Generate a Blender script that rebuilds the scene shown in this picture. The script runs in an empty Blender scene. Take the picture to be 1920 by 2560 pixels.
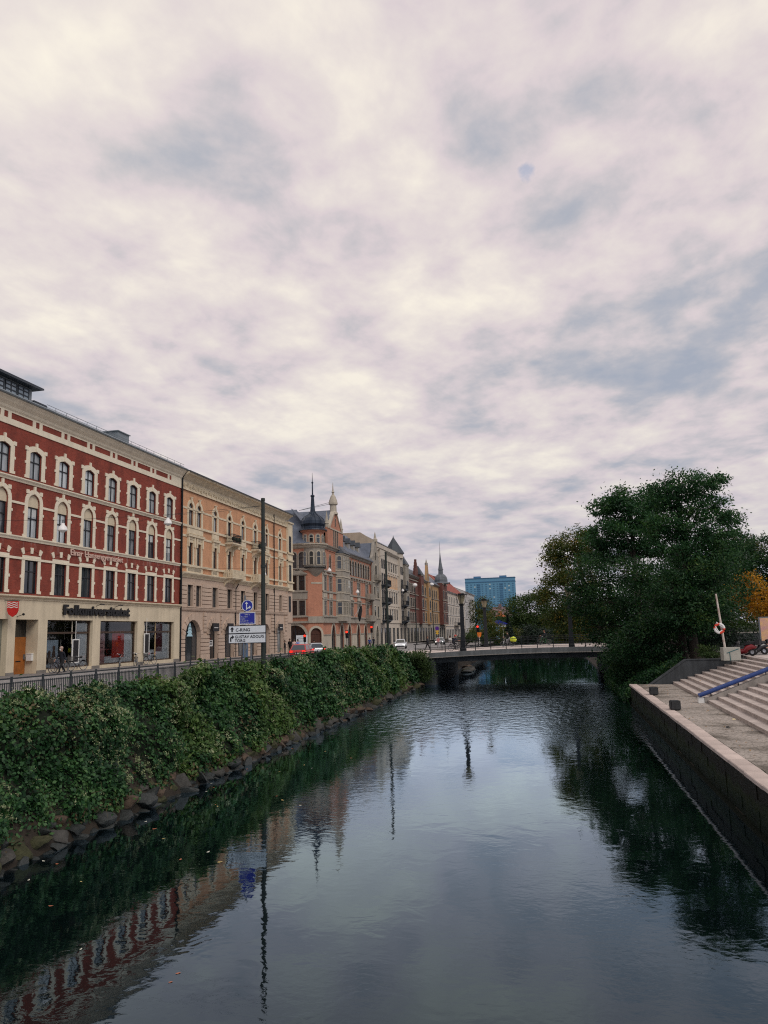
import bpy, bmesh, math, random
import numpy as np
from mathutils import Vector, Matrix
from mathutils.geometry import tessellate_polygon

scene = bpy.context.scene
COL = scene.collection
R = math.radians
rng = random.Random(7)
nrg = np.random.default_rng(11)

# ------------------------------------------------------------------ camera
CAM = Vector((0.0, 0.0, 5.6))
YAW, PITCH, ROLL = R(12.226), R(8.965), R(1.6)
_f = Vector((-math.sin(YAW) * math.cos(PITCH), math.cos(YAW) * math.cos(PITCH), math.sin(PITCH)))
_r = Vector((math.cos(YAW), math.sin(YAW), 0))
_u = _r.cross(_f)
_r2 = _r * math.cos(ROLL) - _u * math.sin(ROLL)
_u2 = _r * math.sin(ROLL) + _u * math.cos(ROLL)
cam_data = bpy.data.cameras.new('camera')
cam_data.sensor_fit = 'HORIZONTAL'
cam_data.sensor_width = 36.0
cam_data.lens = 36.0 * 1900.0 / 1920.0
cam_data.clip_start = 0.2
cam_data.clip_end = 6000
cam = bpy.data.objects.new('camera', cam_data)
COL.objects.link(cam)
m3 = Matrix((_r2, _u2, -_f)).transposed()
cam.matrix_world = Matrix.Translation(CAM) @ m3.to_4x4()
scene.camera = cam

# ------------------------------------------------------------------ sky, sun, exposure
SUN_AZ, SUN_EL = R(128), R(46)          # azimuth from +Y, right is positive: veiled sun behind the camera's right shoulder
sun_dir = Vector((math.sin(SUN_AZ) * math.cos(SUN_EL), math.cos(SUN_AZ) * math.cos(SUN_EL), math.sin(SUN_EL)))
bright_dir = Vector((math.sin(R(-42)) * math.cos(R(38)), math.cos(R(-42)) * math.cos(R(38)), math.sin(R(38))))   # thinner, brighter cloud
world = bpy.data.worlds.new('World')
scene.world = world
world.use_nodes = True
wt = world.node_tree
wt.nodes.clear()

def node(nt, typ, **kw):
    n = nt.nodes.new(typ)
    for k, v in kw.items():
        setattr(n, k, v)
    return n

def lk(nt, a, b):
    nt.links.new(a, b)

def math_n(nt, op, a, b=None, clamp=False):
    n = node(nt, 'ShaderNodeMath', operation=op, use_clamp=clamp)
    for i, v in enumerate((a, b)):
        if v is None:
            continue
        if isinstance(v, (int, float)):
            n.inputs[i].default_value = v
        else:
            lk(nt, v, n.inputs[i])
    return n.outputs[0]

def ramp(nt, fac, stops, interp='EASE'):
    n = node(nt, 'ShaderNodeValToRGB')
    n.color_ramp.interpolation = interp
    el = n.color_ramp.elements
    while len(el) > 1:
        el.remove(el[-1])
    el[0].position = stops[0][0]
    el[0].color = (*stops[0][1], 1)
    for p, c in stops[1:]:
        e = el.new(p)
        e.color = (*c, 1)
    lk(nt, fac, n.inputs[0])
    return n.outputs[0]

def mixc(nt, fac, a, b, mode='MIX'):
    n = node(nt, 'ShaderNodeMix', data_type='RGBA', blend_type=mode)
    for i, v in ((0, fac), (6, a), (7, b)):
        if isinstance(v, (int, float)):
            n.inputs[i].default_value = v
        elif isinstance(v, tuple):
            n.inputs[i].default_value = (*v, 1)
        else:
            lk(nt, v, n.inputs[i])
    return n.outputs[2]

def build_sky():
    tc = node(wt, 'ShaderNodeTexCoord')
    sep = node(wt, 'ShaderNodeSeparateXYZ')
    lk(wt, tc.outputs['Generated'], sep.inputs[0])
    zc = math_n(wt, 'ADD', math_n(wt, 'MAXIMUM', sep.outputs[2], 0.0), 0.115)
    comb = node(wt, 'ShaderNodeCombineXYZ')
    lk(wt, math_n(wt, 'DIVIDE', sep.outputs[0], zc), comb.inputs[0])
    lk(wt, math_n(wt, 'DIVIDE', sep.outputs[1], zc), comb.inputs[1])
    def noise(scale, detail, rough, off=(0, 0, 0), sc=(1, 1, 1), rot=0.0, dist=0.0):
        mp = node(wt, 'ShaderNodeMapping')
        mp.inputs['Location'].default_value = off
        mp.inputs['Rotation'].default_value = (0, 0, rot)
        mp.inputs['Scale'].default_value = sc
        lk(wt, comb.outputs[0], mp.inputs[0])
        n = node(wt, 'ShaderNodeTexNoise')
        n.inputs['Scale'].default_value = scale
        n.inputs['Detail'].default_value = detail
        n.inputs['Roughness'].default_value = rough
        n.inputs['Distortion'].default_value = dist
        lk(wt, mp.outputs[0], n.inputs['Vector'])
        return n.outputs[0]
    big = noise(0.9, 2.0, 0.5, (3.1, 1.7, 0), (1, 1, 1), 0.4)
    puff = noise(4.6, 7.0, 0.56, (1.5, 6.6, 0), (1.0, 0.85, 1), 0.3, 0.15)
    mid = noise(2.4, 4.5, 0.52, (0.4, 8.2, 0), (1.0, 0.8, 1), 0.5, 0.35)
    fine = noise(10.0, 6.0, 0.6, (5.0, 2.0, 0), (1.0, 0.7, 1), 0.6, 0.3)
    s = math_n(wt, 'ADD', math_n(wt, 'MULTIPLY', big, 0.26), math_n(wt, 'MULTIPLY', mid, 0.36))
    s = math_n(wt, 'ADD', s, math_n(wt, 'MULTIPLY', puff, 0.30))
    s = math_n(wt, 'ADD', s, math_n(wt, 'MULTIPLY', fine, 0.10))
    # the deck is thinner, so brighter, to the left
    nrm = node(wt, 'ShaderNodeVectorMath', operation='DOT_PRODUCT')
    lk(wt, tc.outputs['Generated'], nrm.inputs[0])
    nrm.inputs[1].default_value = bright_dir
    toward = math_n(wt, 'MULTIPLY', math_n(wt, 'ADD', nrm.outputs['Value'], 0.2), 0.07)
    s = math_n(wt, 'ADD', s, toward)
    s = math_n(wt, 'ADD', math_n(wt, 'MULTIPLY', math_n(wt, 'SUBTRACT', s, 0.565), 1.5), 0.572)
    cloud = ramp(wt, s, [(0.40, (0.34, 0.375, 0.45)), (0.47, (0.42, 0.43, 0.48)), (0.525, (0.535, 0.505, 0.53)), (0.58, (0.65, 0.575, 0.595)),
                         (0.645, (0.72, 0.655, 0.63)), (0.75, (0.86, 0.80, 0.70))], 'LINEAR')
    glow = math_n(wt, 'POWER', math_n(wt, 'MAXIMUM', nrm.outputs['Value'], 0.0), 90.0)
    cloud = mixc(wt, math_n(wt, 'MULTIPLY', glow, 0.25), cloud, (0.95, 0.90, 0.76))
    # lower sky: greyer, bluer air
    low = math_n(wt, 'POWER', math_n(wt, 'SUBTRACT', 1.0, math_n(wt, 'MAXIMUM', sep.outputs[2], 0.0)), 6.5)
    cloud = mixc(wt, math_n(wt, 'MULTIPLY', low, 0.66), cloud, (0.37, 0.385, 0.47))
    sky = node(wt, 'ShaderNodeTexSky', sky_type='NISHITA')
    sky.sun_disc = False
    sky.sun_elevation = SUN_EL
    sky.sun_rotation = SUN_AZ
    skyc = mixc(wt, 1.0, sky.outputs[0], (0.085, 0.15, 0.165), 'MULTIPLY')
    # one ragged gap of blue in the deck
    gap = node(wt, 'ShaderNodeVectorMath', operation='DOT_PRODUCT')
    lk(wt, tc.outputs['Generated'], gap.inputs[0])
    gap.inputs[1].default_value = (_f + _r2 * (358 / 1900.0) - _u2 * (-848 / 1900.0)).normalized()
    away = math_n(wt, 'MULTIPLY', math_n(wt, 'SUBTRACT', 1.0, gap.outputs['Value']), 12000.0)
    away = math_n(wt, 'ADD', away, math_n(wt, 'MULTIPLY', math_n(wt, 'SUBTRACT', fine, 0.5), 4.0))
    mask = ramp(wt, away, [(0.0, (0.62, 0.62, 0.62)), (1.0, (1, 1, 1))])
    col = mixc(wt, mask, skyc, cloud)
    bg = node(wt, 'ShaderNodeBackground')
    bg.inputs[1].default_value = 1.0
    lk(wt, col, bg.inputs[0])
    out = node(wt, 'ShaderNodeOutputWorld')
    lk(wt, bg.outputs[0], out.inputs[0])

build_sky()
sun_data = bpy.data.lights.new('sun', 'SUN')
sun_data.energy = 1.3
sun_data.angle = R(28)
sun_data.color = (1.0, 0.93, 0.84)
sun = bpy.data.objects.new('sun', sun_data)
COL.objects.link(sun)
sun.rotation_euler = sun_dir.to_track_quat('Z', 'Y').to_euler()
sun.location = (-40, 40, 80)

scene.render.engine = 'CYCLES'
scene.view_settings.view_transform = 'Standard'
scene.view_settings.look = 'None'
scene.view_settings.exposure = 0.14
scene.view_settings.gamma = 1.0
scene.view_settings.use_curve_mapping = False
scene.cycles.use_denoising = False           # 128 samples leave a fine grain, like the phone picture's
scene.cycles.pixel_filter_type = 'BLACKMAN_HARRIS'
scene.cycles.filter_width = 1.15
scene.cycles.max_bounces = 6
scene.cycles.diffuse_bounces = 3
scene.cycles.glossy_bounces = 3
scene.cycles.transparent_max_bounces = 8
scene.cycles.sample_clamp_indirect = 6.0

# ------------------------------------------------------------------ materials
MATS = {}

def mat(name, col, rough=0.75, var=0.14, vscale=1.2, bump=0.0, bscale=40.0, metal=0.0, spec=0.4, streak=0.0, emit=None, hue=None, orand=0.0):
    if name in MATS:
        return MATS[name]
    m = bpy.data.materials.new(name)
    m.use_nodes = True
    nt = m.node_tree
    b = nt.nodes['Principled BSDF']
    b.inputs['Roughness'].default_value = rough
    b.inputs['Metallic'].default_value = metal
    b.inputs['Specular IOR Level'].default_value = spec
    tc = node(nt, 'ShaderNodeTexCoord')
    n = node(nt, 'ShaderNodeTexNoise')
    n.inputs['Scale'].default_value = vscale
    n.inputs['Detail'].default_value = 6
    n.inputs['Roughness'].default_value = 0.62
    lk(nt, tc.outputs['Object'], n.inputs['Vector'])
    lo = tuple(c * (1 - var) for c in col)
    hi = tuple(min(1, c * (1 + var)) for c in col)
    if hue:
        lo = hue
    c = ramp(nt, n.outputs[0], [(0.3, lo), (0.7, hi)], 'LINEAR')
    if streak > 0:
        mp = node(nt, 'ShaderNodeMapping')
        mp.inputs['Scale'].default_value = (2.2, 2.2, 0.22)
        lk(nt, tc.outputs['Object'], mp.inputs[0])
        n2 = node(nt, 'ShaderNodeTexNoise')
        n2.inputs['Scale'].default_value = 1.0
        n2.inputs['Detail'].default_value = 7
        n2.inputs['Roughness'].default_value = 0.7
        lk(nt, mp.outputs[0], n2.inputs['Vector'])
        k = ramp(nt, n2.outputs[0], [(0.35, (1 - streak,) * 3), (0.6, (1, 1, 1))], 'LINEAR')
        c = mixc(nt, 1.0, c, k, 'MULTIPLY')
    if orand > 0:
        oi = node(nt, 'ShaderNodeObjectInfo')
        k2 = ramp(nt, oi.outputs['Random'], [(0.0, (1 - orand,) * 3), (1.0, (1 + orand * 0.5,) * 3)], 'LINEAR')
        c = mixc(nt, 1.0, c, k2, 'MULTIPLY')
    lk(nt, c, b.inputs['Base Color'])
    if bump > 0:
        n3 = node(nt, 'ShaderNodeTexNoise')
        n3.inputs['Scale'].default_value = bscale
        n3.inputs['Detail'].default_value = 5
        lk(nt, tc.outputs['Object'], n3.inputs['Vector'])
        bp = node(nt, 'ShaderNodeBump')
        bp.inputs['Strength'].default_value = bump
        bp.inputs['Distance'].default_value = 0.05
        lk(nt, n3.outputs[0], bp.inputs['Height'])
        lk(nt, bp.outputs[0], b.inputs['Normal'])
    if emit:
        b.inputs['Emission Color'].default_value = (*emit[0], 1)
        b.inputs['Emission Strength'].default_value = emit[1]
    MATS[name] = m
    return m

def brick_mat(name, c1, c2, mortar, streak=0.25):
    if name in MATS:
        return MATS[name]
    m = mat(name, c1, 0.85, 0.1, 1.0)
    nt = m.node_tree
    b = nt.nodes['Principled BSDF']
    tc = node(nt, 'ShaderNodeTexCoord')
    sp = node(nt, 'ShaderNodeSeparateXYZ')
    lk(nt, tc.outputs['Object'], sp.inputs[0])
    cb = node(nt, 'ShaderNodeCombineXYZ')
    lk(nt, math_n(nt, 'ADD', sp.outputs[0], sp.outputs[1]), cb.inputs[0])
    lk(nt, sp.outputs[2], cb.inputs[1])
    br = node(nt, 'ShaderNodeTexBrick')
    br.inputs['Scale'].default_value = 1.0
    br.inputs['Brick Width'].default_value = 0.25
    br.inputs['Row Height'].default_value = 0.077
    br.inputs['Mortar Size'].default_value = 0.006
    br.inputs['Color1'].default_value = (*c1, 1)
    br.inputs['Color2'].default_value = (*c2, 1)
    br.inputs['Mortar'].default_value = (*mortar, 1)
    lk(nt, cb.outputs[0], br.inputs['Vector'])
    n = node(nt, 'ShaderNodeTexNoise')
    n.inputs['Scale'].default_value = 0.9
    n.inputs['Detail'].default_value = 8
    n.inputs['Roughness'].default_value = 0.68
    mp = node(nt, 'ShaderNodeMapping')
    mp.inputs['Scale'].default_value = (1, 1, 0.5)
    lk(nt, tc.outputs['Object'], mp.inputs[0])
    lk(nt, mp.outputs[0], n.inputs['Vector'])
    k = ramp(nt, n.outputs[0], [(0.3, (1 - streak,) * 3), (0.62, (1.08, 1.06, 1.04))], 'LINEAR')
    col = mixc(nt, 1.0, br.outputs[0], k, 'MULTIPLY')
    if name == 'red_brick':            # lime runs below the sill course, soot higher up
        mp2 = node(nt, 'ShaderNodeMapping')
        mp2.inputs['Scale'].default_value = (1.3, 1.3, 0.35)
        lk(nt, tc.outputs['Object'], mp2.inputs[0])
        n5 = node(nt, 'ShaderNodeTexNoise')
        n5.inputs['Scale'].default_value = 1.6
        n5.inputs['Detail'].default_value = 6
        n5.inputs['Roughness'].default_value = 0.7
        lk(nt, mp2.outputs[0], n5.inputs['Vector'])
        band = ramp(nt, math_n(nt, 'MULTIPLY', math_n(nt, 'SUBTRACT', sp.outputs[2], 11.2), 0.5), [(0.0, (0, 0, 0)), (0.35, (0.5, 0.5, 0.5)), (0.66, (1, 1, 1)), (0.68, (0, 0, 0))], 'LINEAR')
        runs = ramp(nt, n5.outputs[0], [(0.52, (0, 0, 0)), (0.72, (0.5, 0.5, 0.5))], 'LINEAR')
        col = mixc(nt, math_n(nt, 'MULTIPLY', band, runs), col, (0.5, 0.36, 0.33))
    lk(nt, col, b.inputs['Base Color'])
    bp = node(nt, 'ShaderNodeBump')
    bp.inputs['Strength'].default_value = 0.35
    bp.inputs['Distance'].default_value = 0.01
    lk(nt, br.outputs['Fac'], bp.inputs['Height'])
    bp.invert = True
    lk(nt, bp.outputs[0], b.inputs['Normal'])
    return m

def glass_mat(name, dark, light):
    """opaque-looking window glass with dim rooms, curtains and reflected sky put into its colour, tone differs from window to window"""
    if name in MATS:
        return MATS[name]
    m = bpy.data.materials.new(name)
    m.use_nodes = True
    nt = m.node_tree
    b = nt.nodes['Principled BSDF']
    oi = node(nt, 'ShaderNodeObjectInfo')
    tc = node(nt, 'ShaderNodeTexCoord')
    n = node(nt, 'ShaderNodeTexNoise')
    n.inputs['Scale'].default_value = 1.1
    n.inputs['Detail'].default_value = 2
    mp = node(nt, 'ShaderNodeMapping')
    mp.inputs['Scale'].default_value = (3.0, 3.0, 0.6)
    lk(nt, tc.outputs['Object'], mp.inputs[0])
    va = node(nt, 'ShaderNodeVectorMath', operation='ADD')
    lk(nt, mp.outputs[0], va.inputs[0])
    cx = node(nt, 'ShaderNodeCombineXYZ')
    lk(nt, math_n(nt, 'MULTIPLY', oi.outputs['Random'], 40.0), cx.inputs[0])
    lk(nt, cx.outputs[0], va.inputs[1])
    lk(nt, va.outputs[0], n.inputs['Vector'])
    f = math_n(nt, 'ADD', math_n(nt, 'MULTIPLY', n.outputs[0], 0.6), math_n(nt, 'MULTIPLY', oi.outputs['Random'], 0.6))
    c = ramp(nt, f, [(0.35, dark), (0.85, light)], 'LINEAR')
    lk(nt, c, b.inputs['Base Color'])
    b.inputs['Roughness'].default_value = 0.06
    b.inputs['IOR'].default_value = 1.6
    b.inputs['Specular IOR Level'].default_value = 0.8
    n2 = node(nt, 'ShaderNodeTexNoise')
    n2.inputs['Scale'].default_value = 0.9
    lk(nt, tc.outputs['Object'], n2.inputs['Vector'])
    bp = node(nt, 'ShaderNodeBump')
    bp.inputs['Strength'].default_value = 0.06
    lk(nt, n2.outputs[0], bp.inputs['Height'])
    lk(nt, bp.outputs[0], b.inputs['Normal'])
    MATS[name] = m
    return m

def clear_glass(name='shop_glass'):
    if name in MATS:
        return MATS[name]
    m = bpy.data.materials.new(name)
    m.use_nodes = True
    nt = m.node_tree
    nt.nodes.clear()
    out = node(nt, 'ShaderNodeOutputMaterial')
    tr = node(nt, 'ShaderNodeBsdfTransparent')
    tr.inputs[0].default_value = (0.95, 0.97, 0.97, 1)
    gl = node(nt, 'ShaderNodeBsdfGlossy')
    gl.inputs['Roughness'].default_value = 0.03
    fr = node(nt, 'ShaderNodeFresnel')
    fr.inputs[0].default_value = 1.55
    mx = node(nt, 'ShaderNodeMixShader')
    lk(nt, math_n(nt, 'MULTIPLY', fr.outputs[0], 1.5, True), mx.inputs[0])
    lk(nt, tr.outputs[0], mx.inputs[1])
    lk(nt, gl.outputs[0], mx.inputs[2])
    lk(nt, mx.outputs[0], out.inputs[0])
    MATS[name] = m
    return m

def leaf_mat(name, stops, trans=0.35, rough=0.55):
    if name in MATS:
        return MATS[name]
    m = bpy.data.materials.new(name)
    m.use_nodes = True
    nt = m.node_tree
    nt.nodes.clear()
    out = node(nt, 'ShaderNodeOutputMaterial')
    g = node(nt, 'ShaderNodeNewGeometry')
    tc = node(nt, 'ShaderNodeTexCoord')
    n = node(nt, 'ShaderNodeTexNoise')
    n.inputs['Scale'].default_value = 0.55
    n.inputs['Detail'].default_value = 3
    lk(nt, tc.outputs['Object'], n.inputs['Vector'])
    f = math_n(nt, 'ADD', math_n(nt, 'MULTIPLY', g.outputs['Random Per Island'], 0.55), math_n(nt, 'SUBTRACT', math_n(nt, 'MULTIPLY', n.outputs[0], 1.2), 0.38))
    c = ramp(nt, f, stops, 'LINEAR')
    b = node(nt, 'ShaderNodeBsdfPrincipled')
    b.inputs['Roughness'].default_value = rough
    b.inputs['Specular IOR Level'].default_value = 0.3
    lk(nt, c, b.inputs['Base Color'])
    t = node(nt, 'ShaderNodeBsdfTranslucent')
    lk(nt, mixc(nt, 1.0, c, (1.2, 1.3, 0.7), 'MULTIPLY'), t.inputs[0])
    mx = node(nt, 'ShaderNodeMixShader')
    mx.inputs[0].default_value = trans
    lk(nt, b.outputs[0], mx.inputs[1])
    lk(nt, t.outputs[0], mx.inputs[2])
    lk(nt, mx.outputs[0], out.inputs[0])
    MATS[name] = m
    return m

# ------------------------------------------------------------------ mesh and object helpers
def tag(o, label=None, cat=None, group=None, kind=None):
    if label: o['label'] = label
    if cat: o['category'] = cat
    if group: o['group'] = group
    if kind: o['kind'] = kind
    return o

def empty(name, loc=(0, 0, 0), rz=0.0, label=None, cat=None, group=None):
    o = bpy.data.objects.new(name, None)
    o.empty_display_size = 0.2
    o.location = loc
    o.rotation_euler = (0, 0, rz)
    COL.objects.link(o)
    return tag(o, label, cat, group)

def put(o, parent=None, keep=False):
    """link; keep=True: coordinates are world ones although a parent carries the object"""
    COL.objects.link(o)
    if parent is not None:
        o.parent = parent
        if keep:
            base = Matrix.Identity(4)
            p = parent
            chain = []
            while p is not None:
                chain.append(p)
                p = p.parent
            for q in reversed(chain):
                base = base @ q.matrix_parent_inverse @ Matrix.LocRotScale(q.location, q.rotation_euler, q.scale)
            o.matrix_parent_inverse = base.inverted()
    return o

def obj_of(name, me, parent=None, M=None, keep=False):
    o = bpy.data.objects.new(name, me)
    if M is not None:
        o.matrix_basis = M
    return put(o, parent, keep)

class MB:
    def __init__(self):
        self.v, self.f, self.m = [], [], []
        self.mi = 0
    def quad(self, a, b, c, d):
        i = len(self.v)
        self.v += [tuple(a), tuple(b), tuple(c), tuple(d)]
        self.f.append((i, i + 1, i + 2, i + 3)); self.m.append(self.mi)
    def tri(self, a, b, c):
        i = len(self.v)
        self.v += [tuple(a), tuple(b), tuple(c)]
        self.f.append((i, i + 1, i + 2)); self.m.append(self.mi)
    def faces(self, vs, fs):
        i = len(self.v)
        self.v += [tuple(p) for p in vs]
        for f in fs:
            self.f.append(tuple(i + k for k in f)); self.m.append(self.mi)
    def box(self, x0, x1, y0, y1, z0, z1):
        vs = [(x0, y0, z0), (x1, y0, z0), (x1, y1, z0), (x0, y1, z0), (x0, y0, z1), (x1, y0, z1), (x1, y1, z1), (x0, y1, z1)]
        self.faces(vs, [(0, 3, 2, 1), (4, 5, 6, 7), (0, 1, 5, 4), (1, 2, 6, 5), (2, 3, 7, 6), (3, 0, 4, 7)])
    def cbox(self, c, s, b=0.0):
        """box about a centre, optionally with a chamfered top rim"""
        x, y, z = c
        a, d, h = s[0] / 2, s[1] / 2, s[2] / 2
        self.box(x - a, x + a, y - d, y + d, z - h, z + h)
    def frame(self, p0, p1):
        d = Vector(p1) - Vector(p0)
        L = d.length or 1e-6
        d = d / L
        up = Vector((0, 0, 1)) if abs(d.z) < 0.95 else Vector((1, 0, 0))
        a = d.cross(up).normalized()
        b = a.cross(d)
        return d, a, b
    def tube(self, p0, p1, r0, r1=None, n=8, caps=True):
        r1 = r0 if r1 is None else r1
        d, a, b = self.frame(p0, p1)
        vs = []
        for p, r in ((Vector(p0), r0), (Vector(p1), r1)):
            for k in range(n):
                t = 2 * math.pi * k / n
                vs.append(p + a * (r * math.cos(t)) + b * (r * math.sin(t)))
        fs = [(k, (k + 1) % n, n + (k + 1) % n, n + k) for k in range(n)]
        if caps:
            fs += [tuple(reversed(range(n))), tuple(range(n, 2 * n))]
        self.faces(vs, fs)
    def path(self, pts, rs, n=6, caps=True):
        pts = [Vector(p) for p in pts]
        if isinstance(rs, (int, float)):
            rs = [rs] * len(pts)
        vs = []
        for i, p in enumerate(pts):
            q0, q1 = pts[max(0, i - 1)], pts[min(len(pts) - 1, i + 1)]
            d, a, b = self.frame(q0, q1)
            for k in range(n):
                t = 2 * math.pi * k / n
                vs.append(p + a * (rs[i] * math.cos(t)) + b * (rs[i] * math.sin(t)))
        fs = []
        for i in range(len(pts) - 1):
            for k in range(n):
                fs.append((i * n + k, i * n + (k + 1) % n, (i + 1) * n + (k + 1) % n, (i + 1) * n + k))
        if caps:
            fs += [tuple(reversed(range(n))), tuple(range((len(pts) - 1) * n, len(pts) * n))]
        self.faces(vs, fs)
    def bar(self, p0, p1, w, h):
        d, a, b = self.frame(p0, p1)
        vs = []
        for p in (Vector(p0), Vector(p1)):
            for sx, sy in ((-1, -1), (1, -1), (1, 1), (-1, 1)):
                vs.append(p + a * (sx * w / 2) + b * (sy * h / 2))
        self.faces(vs, [(0, 3, 2, 1), (4, 5, 6, 7), (0, 1, 5, 4), (1, 2, 6, 5), (2, 3, 7, 6), (3, 0, 4, 7)])
    def lathe(self, prof, n=16, c=(0, 0, 0), a0=0.0, a1=2 * math.pi):
        full = abs(a1 - a0 - 2 * math.pi) < 1e-6
        cols = n if full else n + 1
        vs = []
        for r, z in prof:
            for k in range(cols):
                t = a0 + (a1 - a0) * k / n
                vs.append((c[0] + r * math.cos(t), c[1] + r * math.sin(t), c[2] + z))
        fs = []
        for i in range(len(prof) - 1):
            for k in range(n):
                k2 = (k + 1) % cols
                fs.append((i * cols + k, i * cols + k2, (i + 1) * cols + k2, (i + 1) * cols + k))
        self.faces(vs, fs)
    def sphere(self, c, r, n=10, sz=1.0):
        prof = [(max(1e-4, r * math.sin(math.pi * i / (n // 2 + 2))), -r * sz * math.cos(math.pi * i / (n // 2 + 2))) for i in range(n // 2 + 3)]
        self.lathe(prof, n, c)
    def torus(self, c, R_, r, axis='x', n=20, k=6):
        vs, fs = [], []
        for i in range(n):
            t = 2 * math.pi * i / n
            for j in range(k):
                s = 2 * math.pi * j / k
                a = R_ + r * math.cos(s)
                p = (r * math.sin(s), a * math.cos(t), a * math.sin(t))
                if axis == 'y': p = (p[1], p[0], p[2])
                if axis == 'z': p = (p[1], p[2], p[0])
                vs.append((c[0] + p[0], c[1] + p[1], c[2] + p[2]))
        for i in range(n):
            for j in range(k):
                fs.append((i * k + j, ((i + 1) % n) * k + j, ((i + 1) % n) * k + (j + 1) % k, i * k + (j + 1) % k))
        self.faces(vs, fs)
    def prism(self, poly, y0, y1):
        """poly in local (x,z), extruded from y0 to y1"""
        n = len(poly)
        vs = [(x, y0, z) for x, z in poly] + [(x, y1, z) for x, z in poly]
        tris = tessellate_polygon([[Vector((x, z, 0)) for x, z in poly]])
        fs = [tuple(t) for t in tris] + [tuple(n + k for k in reversed(t)) for t in tris]
        fs += [(k, (k + 1) % n, n + (k + 1) % n, n + k) for k in range(n)]
        self.faces(vs, fs)
    def band(self, outer, inner, y0, y1, closed=True):
        """ring between two outlines with equal point counts (local x,z), front at y0 (outward is -y), back at y1"""
        n = len(outer)
        vs = [(x, y0, z) for x, z in outer] + [(x, y0, z) for x, z in inner] + [(x, y1, z) for x, z in outer] + [(x, y1, z) for x, z in inner]
        fs = []
        for k in range(n if closed else n - 1):
            j = (k + 1) % n
            fs += [(k, j, n + j, n + k), (2 * n + k, 2 * n + j, j, k), (n + k, n + j, 3 * n + j, 3 * n + k)]
        if not closed:
            fs += [(0, n, 3 * n, 2 * n), (n - 1, 2 * n - 1, 4 * n - 1, 3 * n - 1)]
        self.faces(vs, fs)
    def wall(self, outer, holes, y=0.0, depth=0.25):
        """flat wall in local x,z at depth y with openings whose reveals run to y+depth"""
        rings = [outer] + holes
        flat = [p for r in rings for p in r]
        tris = tessellate_polygon([[Vector((x, z, 0)) for x, z in r] for r in rings])
        self.faces([(x, y, z) for x, z in flat], [tuple(t) for t in tris])
        for h in holes:
            n = len(h)
            self.faces([(x, y, z) for x, z in h] + [(x, y + depth, z) for x, z in h],
                       [(k, (k + 1) % n, n + (k + 1) % n, n + k) for k in range(n)])
    def mesh(self, name, mats, M=None, smooth=False, recalc=True):
        me = bpy.data.meshes.new(name)
        v = self.v
        if M is not None:
            v = [tuple(M @ Vector(p)) for p in v]
        me.from_pydata(v, [], self.f)
        if not isinstance(mats, (list, tuple)):
            mats = [mats]
        for m in mats:
            me.materials.append(m)
        if len(mats) > 1:
            me.polygons.foreach_set('material_index', self.m)
        if recalc:
            bm = bmesh.new()
            bm.from_mesh(me)
            bmesh.ops.remove_doubles(bm, verts=bm.verts, dist=1e-4)
            bmesh.ops.recalc_face_normals(bm, faces=bm.faces)
            bm.to_mesh(me)
            bm.free()
        if smooth:
            me.polygons.foreach_set('use_smooth', [True] * len(me.polygons))
            if smooth != 'all':
                me.set_sharp_from_angle(angle=R(40))
        me.update()
        return me
    def build(self, name, mats, parent=None, M=None, keep=False, smooth=False, recalc=True):
        """geometry is baked through M; keep: baked coordinates are world coordinates"""
        return obj_of(name, self.mesh(name, mats, M, smooth, recalc), parent, None, keep)

def copy_tree(o, parent=None):
    c = o.copy()
    COL.objects.link(c)
    if parent is not None:
        c.parent = parent
    for ch in list(o.children):
        copy_tree(ch, c)
    return c

def text_mesh(body, size, extrude, material, align='LEFT', xscale=1.0, bold=0.0):
    cu = bpy.data.curves.new('lettering', 'FONT')
    cu.body = body
    cu.size = size
    cu.extrude = extrude
    cu.align_x = align
    cu.resolution_u = 2
    cu.offset = bold
    o = bpy.data.objects.new('lettering', cu)
    COL.objects.link(o)
    dg = bpy.context.evaluated_depsgraph_get()
    me = bpy.data.meshes.new_from_object(o.evaluated_get(dg))
    COL.objects.unlink(o)
    bpy.data.objects.remove(o)
    # text lies in x,y: stand it up so that it reads along local +x, up +z, facing -y
    me.transform(Matrix.Rotation(R(90), 4, 'X') @ Matrix.Scale(xscale, 4, (1, 0, 0)))
    me.materials.clear()
    me.materials.append(material)
    return me

# outlines in local x,z: centre bottom at 0,0; i = inset
def outline(kind, w, h, i=0.0, ib=None, n=10):
    ib = i if ib is None else ib
    a = w / 2 - i
    if kind == 'rect':
        return [(-a, ib), (a, ib), (a, h - i), (-a, h - i)]
    if kind == 'seg':
        rise = 0.16 * w
        r = (a * a + rise * rise) / (2 * rise)
        t = math.asin(min(1, a / r))
        top = h - i
        pts = [(-a, ib), (a, ib)]
        for k in range(n + 1):
            q = t - 2 * t * k / n
            pts.append((r * math.sin(q), top - r + r * math.cos(q)))
        return pts
    if kind == 'arch':
        z0 = h - w / 2
        pts = [(-a, ib), (a, ib)]
        for k in range(n + 1):
            q = math.pi * k / n
            pts.append((a * math.cos(q), z0 + a * math.sin(q)))
        return pts
    if kind == 'point':
        z0 = h - 0.8 * w
        pts = [(-a, ib), (a, ib)]
        hh = 0.8 * w - i
        for k in range(n + 1):
            q = k / n
            x = a * (1 - 2 * q)
            pts.append((x, z0 + hh * (1 - abs(x / a) ** 1.8) ** 0.75))
        return pts
# ------------------------------------------------------------------ the setting
XF = -35.4                                     # line of the street fronts
def zg(y):
    return min(3.48, max(2.85, 3.38 - 0.005 * (y - 55)))

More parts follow.
